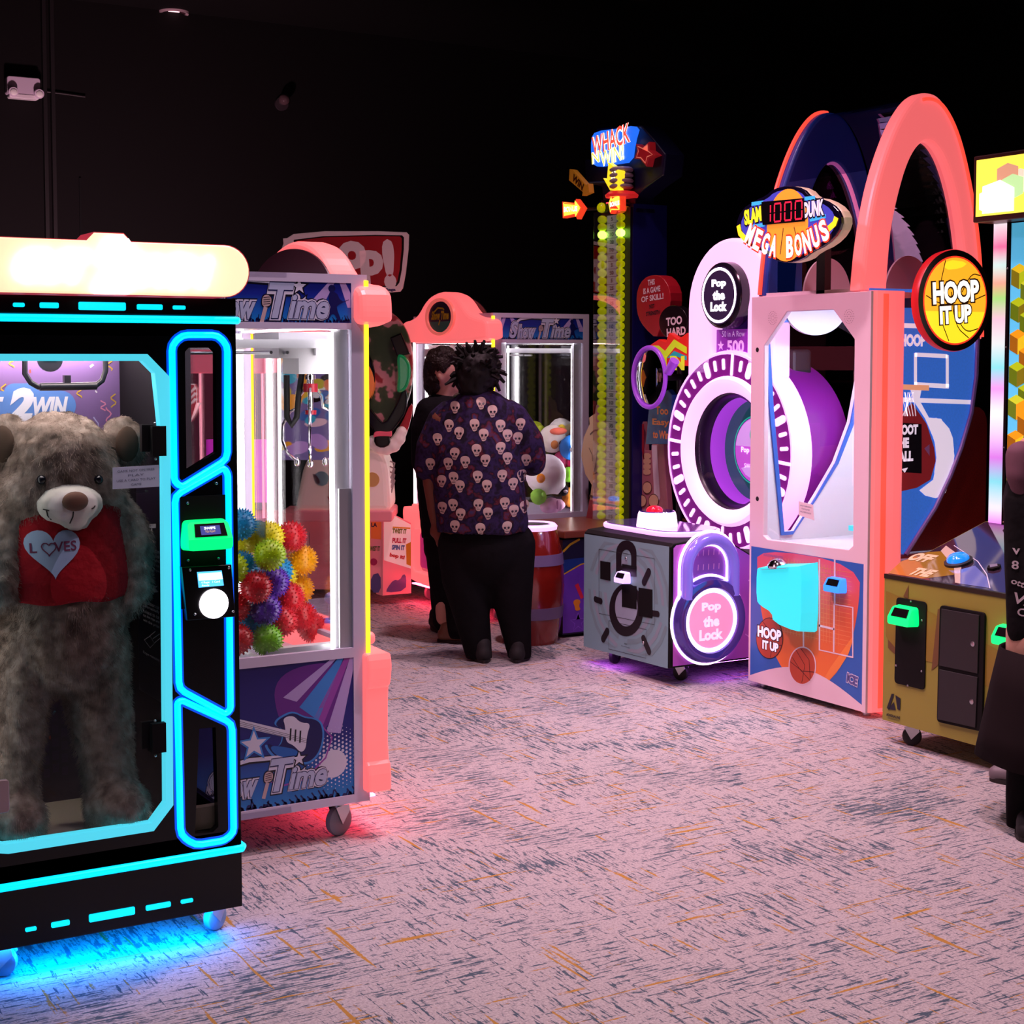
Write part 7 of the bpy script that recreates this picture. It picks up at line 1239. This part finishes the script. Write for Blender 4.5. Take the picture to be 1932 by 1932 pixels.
mb.M(mat('wing_yellow', 'e8c028', .4)); mb.flat(fW, qW([(764, 1030), (773, 1026), (773, 1072), (765, 1068)]), .0015); mb.flat(fW, band(qW([(740, 996), (772, 1000)]), .01), .0015); mb.M(mat('base_blue', '5a5a98', .4)); mb.flat(fW, smooth2(qW([(730, 1110), (742, 1095), (752, 1098), (760, 1085), (765, 1092), (764, 1118), (728, 1119)]), 1), .0015); part('wing_artwork', wg, mb)
# pale rounded body
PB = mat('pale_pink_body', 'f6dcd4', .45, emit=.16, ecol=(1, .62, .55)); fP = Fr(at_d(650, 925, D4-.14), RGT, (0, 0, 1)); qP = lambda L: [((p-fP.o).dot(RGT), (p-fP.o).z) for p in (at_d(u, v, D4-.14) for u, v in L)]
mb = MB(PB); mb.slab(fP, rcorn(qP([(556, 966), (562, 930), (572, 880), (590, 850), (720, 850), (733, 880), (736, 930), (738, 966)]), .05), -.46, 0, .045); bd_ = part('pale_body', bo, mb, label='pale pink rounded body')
mb = MB(PKP); mb.slab(fP, rcorn(qP([(553, 984), (553, 963), (741, 963), (741, 984)]), .02), -.48, .03, .012); part('ledge', bd_, mb)
mb = MB(mat('rib_grey', 'b8a8a8', .4))
for k in range(4): mb.tube([fP.at(*qP([(734, 872+k*10)])[0], -.1), fP.at(*qP([(742, 876+k*11)])[0], -.12), fP.at(*qP([(736, 905+k*9)])[0], -.1)], .006, 6)
part('cable_coil', bd_, mb)
fV = Fr(at_d(650, 925, D4-.145), RGT, (0, 0, 1)); qV = lambda L: [((p-fV.o).dot(RGT), (p-fV.o).z) for p in (at_d(u, v, D4-.145) for u, v in L)]
mb = MB(mat('mouth_red', 'd84848', .4)); mb.slab(fV, smooth2(qV([(615, 934), (622, 940), (655, 940), (658, 932), (664, 945), (650, 954), (625, 952)]), 1), -.05, 0); mb.M(mat('cup_teal', '8ac0c8', .4)); mb.slab(fV, circ(*qV([(606, 903)])[0], .05, n=20), -.05, 0); mb.M(mat('shade_grey', '6a5a60', .4)); mb.slab(fV, smooth2(qV([(588, 893), (597, 896), (605, 910), (598, 915)]), 1), -.05, .004); mb.M(mat('smile_yellow', 'f0c070', .4)); mb.slab(fV, circ(*qV([(702, 905)])[0], .05, n=20), -.05, 0); part('face_artwork', bo, mb)
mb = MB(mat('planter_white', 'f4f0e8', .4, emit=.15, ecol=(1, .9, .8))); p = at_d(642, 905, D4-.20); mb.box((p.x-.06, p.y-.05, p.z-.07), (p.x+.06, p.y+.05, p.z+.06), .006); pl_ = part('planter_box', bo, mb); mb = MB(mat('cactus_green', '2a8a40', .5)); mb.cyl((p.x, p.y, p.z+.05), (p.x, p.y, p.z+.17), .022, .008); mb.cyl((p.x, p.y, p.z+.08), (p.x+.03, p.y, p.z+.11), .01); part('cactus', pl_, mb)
# giant toy dial: disc, black chevron, lobes, cloud and bone
d5 = D4-.15; fT = Fr(at_d(690, 720, d5), RGT, (0, 0, 1)); qT = lambda L: [((p-fT.o).dot(RGT), (p-fT.o).z) for p in (at_d(u, v, d5) for u, v in L)]
mb = MB(mat('dial_splatter', 'd88a88', .4)); blotch(MATS['dial_splatter'], 5.5, [(.40, '36502a'), (.47, '4a5a34'), (.5, 'e09a98'), (.60, 'e8a09c'), (.64, 'b03038')], detail=3); mb.slab(fT, smooth2(qT([(650, 595), (700, 575), (735, 585), (765, 615), (778, 660), (779, 720), (765, 770), (740, 805), (725, 815), (700, 800), (660, 790), (620, 770), (600, 700), (615, 630)]), 2), -.12, 0, .01); td = part('toy_dial', bo, mb, label='giant round toy dial')
mb = MB(mat('dial_orange', 'e8782a', .35, emit=.15, ecol=(1, .25, .04))); c = qT([(650, 722)])[0]; mb.lathe(fT.at(c[0], c[1], 0), fT.n, [(.21, 0), (.205, .05), (.15, .08), (.001, .085)], 36); part('orange_button', td, mb)
mb = MB(BLACK); mb.slab(fT, [smooth2(qT([(655, 640), (690, 655), (708, 690), (708, 730), (696, 765), (712, 785), (726, 800), (745, 770), (762, 730), (770, 740), (768, 775), (752, 800), (735, 820), (738, 838), (722, 846), (706, 838), (708, 815), (690, 790), (660, 800), (610, 770), (615, 680)]), 1)], 0, .05, .012); part('black_chevron', td, mb)
mb = MB(mat('dial_green', '128a48', .2, emit=.08, ecol=(.02, .6, .2), coat=.6)); mb.slab(fT, smooth2(qT([(749, 668), (762, 668), (776, 685), (776, 715), (766, 738), (748, 742), (752, 710)]), 2), .0, .07, .02); part('green_lobe', td, mb)
mb = MB(BLACK); mb.slab(fT, qT([(737, 637), (758, 628), (775, 668), (750, 672)]), .0, .06, .01); part('black_handle', td, mb)
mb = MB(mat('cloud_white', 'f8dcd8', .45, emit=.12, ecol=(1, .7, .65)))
for u, v, r in ((705, 835, 13), (716, 843, 13), (729, 845, 13), (742, 840, 13), (752, 828, 12), (757, 815, 10)): c = qT([(u, v)])[0]; mb.ball(fT.at(c[0], c[1], -.02), (r/sB*1.1,)*3, 14)
clm = MB(mb.mats[0]); part('white_cloud', td, blob(mb, .012, 2), mb.mats[0], smooth=True)
mb = MB(mat('dial_red_edge', 'c02a38', .4)); mb.slab(fT, smooth2(qT([(700, 845), (715, 856), (735, 857), (755, 845), (768, 815), (779, 770), (774, 760), (757, 800), (735, 830), (710, 838)]), 1), -.10, -.05); part('red_edge', td, mb)
mb = MB(mat('bone_pink', 'e8506a', .35, emit=.12, ecol=(1, .15, .2))); mb.slab(fT, smooth2(qT([(707, 816), (713, 812), (735, 814), (741, 811), (741, 823), (735, 822), (713, 822), (706, 825)]), 1), .05, .085, .008); part('pink_bone', td, mb)
# sign above
d6 = D4+.05; fG = Fr(at_d(650, 495, d6), RGT, (0, 0, 1)); qG = lambda L: [((p-fG.o).dot(RGT), (p-fG.o).z) for p in (at_d(u, v, d6) for u, v in L)]
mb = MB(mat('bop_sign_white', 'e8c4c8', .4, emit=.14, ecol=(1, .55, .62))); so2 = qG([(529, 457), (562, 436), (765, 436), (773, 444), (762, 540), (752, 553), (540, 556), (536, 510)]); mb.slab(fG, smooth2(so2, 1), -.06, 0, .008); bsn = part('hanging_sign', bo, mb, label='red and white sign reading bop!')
mb = MB(mat('bop_sign_black', '17090b', .4)); inn = qG([(560, 447), (757, 442), (764, 450), (756, 530), (746, 543), (545, 547), (541, 468)]); mb.flat(fG, smooth2(inn, 1), .001); mb.M(mat('bop_sign_red', 'b0141f', .4, emit=.06, ecol=(1, .03, .05))); cc = (sum(p[0] for p in inn)/7, sum(p[1] for p in inn)/7); mb.flat(fG, smooth2(inset(inn, .955, *cc), 1), .002); mb.M(mat('bop_sign_letters', 'eac8cc', .4, emit=.14, ecol=(1, .55, .62)))
for t, u, v, wd, ht in (('b', 562, 487, .18, .28), ('o', 664, 482, .20, .20), ('p', 702, 505, .16, .24), ('!', 734, 498, .085, .34)): mb.text(fG, t, *qG([(u, v)])[0], wd=wd, ht=ht, bold=.06, lift=.003, rot=4)
mb.M(mat('bop_sign_blue', '4a3a8a', .4)); mb.text(fG, 'Sega', *qG([(737, 547)])[0], wd=.07, ht=.025, bold=.05, lift=.003); part('sign_face', bsn, mb)
mb = MB(DARK); a = at_d(650, 495, d6+.09); mb.cyl((a.x, a.y, .3), (a.x, a.y, a.z), .04, n=14); part('sign_post', bo, mb)
# ================================================================ red coin pusher seen between the machines
D7 = 8.3; rc = thing('red_pusher_game', 'red-lit arcade cabinet with a chevron arrow seen between the black machine and crane machine', 'arcade game', (at_d(400, 1000, D7).x, at_d(400, 1000, D7).y, 0)); fR = Fr(at_d(400, 1000, D7), RGT, (0, 0, 1)); o7 = fR.o.copy(); qR = lambda L: [((p-o7).dot(RGT), (p-o7).z) for p in (at_d(u, v, D7) for u, v in L)]
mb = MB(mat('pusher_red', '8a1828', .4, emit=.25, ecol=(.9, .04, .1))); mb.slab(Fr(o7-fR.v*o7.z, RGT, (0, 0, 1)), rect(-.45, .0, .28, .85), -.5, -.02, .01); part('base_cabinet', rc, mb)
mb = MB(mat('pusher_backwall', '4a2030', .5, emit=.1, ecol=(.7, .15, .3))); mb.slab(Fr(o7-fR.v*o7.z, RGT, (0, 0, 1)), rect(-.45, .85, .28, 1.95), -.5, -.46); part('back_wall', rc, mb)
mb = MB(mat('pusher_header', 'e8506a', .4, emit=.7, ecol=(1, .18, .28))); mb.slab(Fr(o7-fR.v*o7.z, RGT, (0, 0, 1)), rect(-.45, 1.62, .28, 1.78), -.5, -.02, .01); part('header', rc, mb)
for a in (-.44, -.06, .10, .17, .27):
    mb = MB(mat('pusher_post_light', 'ffa0b0', .4, emit=2.2, ecol=(1, .35, .45))); q = Fr(o7-fR.v*o7.z, RGT, (0, 0, 1)); mb.cyl(q.at(a, .85, -.03), q.at(a, 1.62, -.03), .007, n=8); part('post_light', rc, mb)
mb = MB(mat('pusher_magenta', 'd030d0', .3, emit=.7, ecol=(.85, .05, .8))); q = Fr(o7-fR.v*o7.z, RGT, (0, 0, 1)); mb.slab(q, rect(-.1, .9, .26, 1.25), -.42, -.38); part('playfield_screen', rc, mb)
mb = MB(mat('pusher_orange', 'f08a30', .3, emit=.6, ecol=(1, .3, .05))); mb.slab(q, rect(-.44, .88, -.12, 1.08), -.40, -.36); part('prize_display', rc, mb)
mb = MB(mat('chevron_red', 'd02838', .35, emit=.45, ecol=(1, .05, .1))); ar_ = qR([(349, 735), (352, 725), (366, 725), (371, 735), (371, 760), (378, 760), (360, 796), (349, 772)]); zz = o7.z; mb.slab(fR, ar_, -.04, 0, .004); aw = part('arrow_sign', rc, mb, label='red and white chevron arrow')
mb = MB(mat('chevron_white', 'ffd8dc', .35, emit=.9, ecol=(1, .7, .75)))
for k in range(3): mb.flat(fR, band(qR([(351, 730+k*11), (360, 740+k*11), (369, 730+k*11)]), .014), .001)
mb.flat(fR, band(ar_+[ar_[0]], .006), .001); part('chevrons', aw, mb); mb = MB(DARK); a, b = ar_[0]; mb.cyl(fR.at(a+.03, b-.0, -.04), fR.at(a+.03, b, -.3), .012, n=8); part('bracket', aw, mb)
# ================================================================ plush toys heaped in the far crane machine
CX0, CX1, CYN = 4.99, 5.68, 8.73
def plush(name, label, u, v, y, r, colr, feats=(), seed=1):
    p = on_y(u, v, y); mb = MB(); k = r
    mb.ball(p, (k, k*.8, k*.95), 18)
    for kind, du, dv, rr in feats:
        if kind == 'b': q = p+Vector((du*k, -.1*k, dv*k)); mb.ball(q, rr*k, 14)
    m = mat('plush_'+colr, colr, .95, spec=.1); sb = blob(mb, max(.009, r*.1), 2, .003, 45, seed)
    t = thing(name, label, 'plush toy', (p.x, p.y, p.z-k*.95), 'plush toys heaped in the far crane machine'); part('body', t, sb, m, smooth=True)
    for kind, du, dv, rr, col2, nm in [f for f in feats if len(f) > 4] if False else []: pass
    return t, p
def detail(t, p, r, items):
    for nm, du, dv, sx_, sz_, colr in items:
        mb = MB(mat('plush_'+colr, colr, .8, spec=.2)); mb.ball(p+Vector((du*r, -.78*r, dv*r)), (sx_*r, .12*r+.004, sz_*r), 12); part(nm, t, mb)
PL = [('plush_bird', 'white plush bird with an orange beak in the plush heap middle', 1030, 895, 8.86, .145, 'e8dce8', (('b', .5, -.5, .45), ('b', .6, .0, .3)), (('beak', -.75, -.1, .22, .22, 'f09020'),)),
 ('plush_fish', 'blue plush fish toy at the upper right of the plush heap', 1078, 845, 8.84, .088, '2a6ab8', (('b', .6, -.2, .5), ('b', -.2, .6, .4)), (('eye', -.4, -.1, .22, .22, 'e8f0f8'), ('patch', .1, .35, .35, .2, '8ac8f0'), ('pupil', -.4, -.1, .1, .1, '101018'))),
 ('plush_skull', 'white plush mask face with brown patches above the white bird', 1042, 828, 8.98, .10, 'f0e4e0', (('b', .5, -.3, .5),), (('patch', -.3, -.35, .3, .3, 'b87040'), ('eye_patch', .3, -.25, .24, .2, '2a1a20'), ('hat', .0, .55, .7, .25, 'e06a58'))),
 ('plush_rainbow', 'white and yellow plush on top of the plush heap by the glass', 1058, 808, 9.05, .075, 'f8f0f0', (('b', -.7, .1, .55), ('b', .6, .2, .5)), (('stripe', -.4, .1, .4, .3, 'f8d048'),)),
 ('plush_turtle', 'green plush turtle beside the white bird', 1073, 895, 8.83, .055, '5a8a28', (('b', -.5, -.3, .4),), (('patch', .2, .2, .3, .3, '3a5a18'),)),
 ('plush_pear', 'round light green plush below the white bird', 1016, 937, 8.82, .058, '8ac050', (), (('patch', .2, .3, .25, .25, '9ad060'),)),
 ('plush_squid', 'pale pink plush lying along the bottom of the plush heap', 1040, 955, 8.84, .062, 'd8a8c8', (('b', .8, .1, .7), ('b', -.8, -.05, .6), ('b', 1.3, .1, .4)), (('stripe', .3, .2, .1, .5, 'b880a8'),)),
 ('plush_tiger', 'orange plush animal with black spots at the lower right of the plush heap', 1080, 938, 8.84, .075, 'c8803a', (('b', -.3, .5, .4),), (('ear', -.35, .5, .22, .22, '1a1410'), ('stripe', .3, .1, .1, .5, '1a1410'), ('eye', -.45, -.1, .18, .2, '1a1410'))),
 ('plush_dark', 'small black plush with a tag low in the plush heap', 1062, 925, 8.82, .042, '1c1620', (('b', .3, .5, .4),), (('tag', .0, -.1, .4, .25, 'b8a8b8'),)),
 ('plush_berry', 'crimson round plush below the blue fish plush', 1090, 880, 8.88, .085, 'c02a58', (('b', -.6, .3, .5),), (('patch', -.3, .3, .3, .3, 'd85a80'),)),
 ('plush_pink', 'hot pink plush behind the green turtle plush', 1062, 868, 8.95, .07, 'e05088', (('b', .6, -.2, .5),), (('patch', -.2, .3, .3, .2, 'f08ab0'),)),
 ('plush_olive', 'olive green plush behind the black tagged plush', 1052, 915, 8.97, .085, '3a3a18', (('b', .5, .3, .6),), (('patch', .2, .1, .3, .3, '4a4a20'),)),
 ('plush_grey', 'grey round plush at the right edge by the crimson plush', 1085, 872, 8.82, .032, 'c8c0d0', (), (('patch', .0, .4, .5, .3, 'e0d8e8'),)),
 ('plush_lime', 'lime plush at the left top of the plush heap behind the standing person', 1008, 812, 9.1, .07, 'a8b830', (('b', .6, .0, .5),), (('patch', .2, .2, .3, .3, 'c0d040'),))]
for i, (nm, lab, u, v, y, r, colr, ft_, it) in enumerate(PL):
    t, p = plush(nm, lab, u, v, y, r, colr, ft_, i); detail(t, p, r, it)

# ================================================================ added board standing in for a racing reflection in the crane glass
D8 = 9.6; rb_ = thing('reflection_board', 'added board standing in for a racing game reflected in crane machine glass', 'artwork board', (at_d(590, 1100, D8).x, at_d(590, 1100, D8).y, 0)); fK = Fr(at_d(590, 750, D8), RGT, (0, 0, 1)); qK = lambda L: [((p-fK.o).dot(RGT), (p-fK.o).z) for p in (at_d(u, v, D8) for u, v in L)]
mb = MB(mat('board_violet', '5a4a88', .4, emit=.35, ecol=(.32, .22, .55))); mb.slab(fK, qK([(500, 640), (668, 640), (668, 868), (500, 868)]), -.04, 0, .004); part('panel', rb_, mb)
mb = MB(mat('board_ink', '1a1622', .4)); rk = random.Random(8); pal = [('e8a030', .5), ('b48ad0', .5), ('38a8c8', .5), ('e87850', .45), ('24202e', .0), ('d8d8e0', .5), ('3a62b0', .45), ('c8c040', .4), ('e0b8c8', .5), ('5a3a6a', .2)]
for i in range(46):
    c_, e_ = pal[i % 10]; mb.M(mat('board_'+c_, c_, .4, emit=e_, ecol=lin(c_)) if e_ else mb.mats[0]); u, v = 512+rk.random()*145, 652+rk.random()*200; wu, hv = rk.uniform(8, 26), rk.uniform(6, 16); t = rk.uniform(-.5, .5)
    mb.flat(fK, smooth2(qK([(u+x*wu*math.cos(t)-y*hv*math.sin(t), v+x*wu*math.sin(t)+y*hv*math.cos(t)) for x, y in ((-1, -.3), (-.3, -1), (.6, -.8), (1, .1), (.4, .9), (-.7, .7))]), 1), .001+.0002*i)
mb.M(mat('board_e8a030', 'e8a030')); L = circ(0, 0, 1, 1, 40); mb.flat(fK, [qK([(545+34*a, 715+62*b) for a, b in L]), qK([(547+20*a, 715+44*b) for a, b in L])], .0115); mb.M(mat('board_d8d8e0', 'd8d8e0'))
for t, u, v, wd, ht in (('ST &', 645, 742, -.10, .035), ('RIOUS', 640, 755, -.17, .05)): a, b = qK([(u, v)])[0]; mb.text(fK, t, a, b, wd=wd, ht=ht, bold=.05, lift=.012)
part('reflected_artwork', rb_, mb); mb = MB(DARK); 
for u in (503, 665):
    p = at_d(u, 750, D8+.05); mb = MB(DARK); mb.cyl((p.x, p.y, 0), (p.x, p.y, p.z+.2), .02, n=12); mb.cyl((p.x, p.y, 0), (p.x, p.y, .02), .1, n=24); part('stand_leg', rb_, mb)
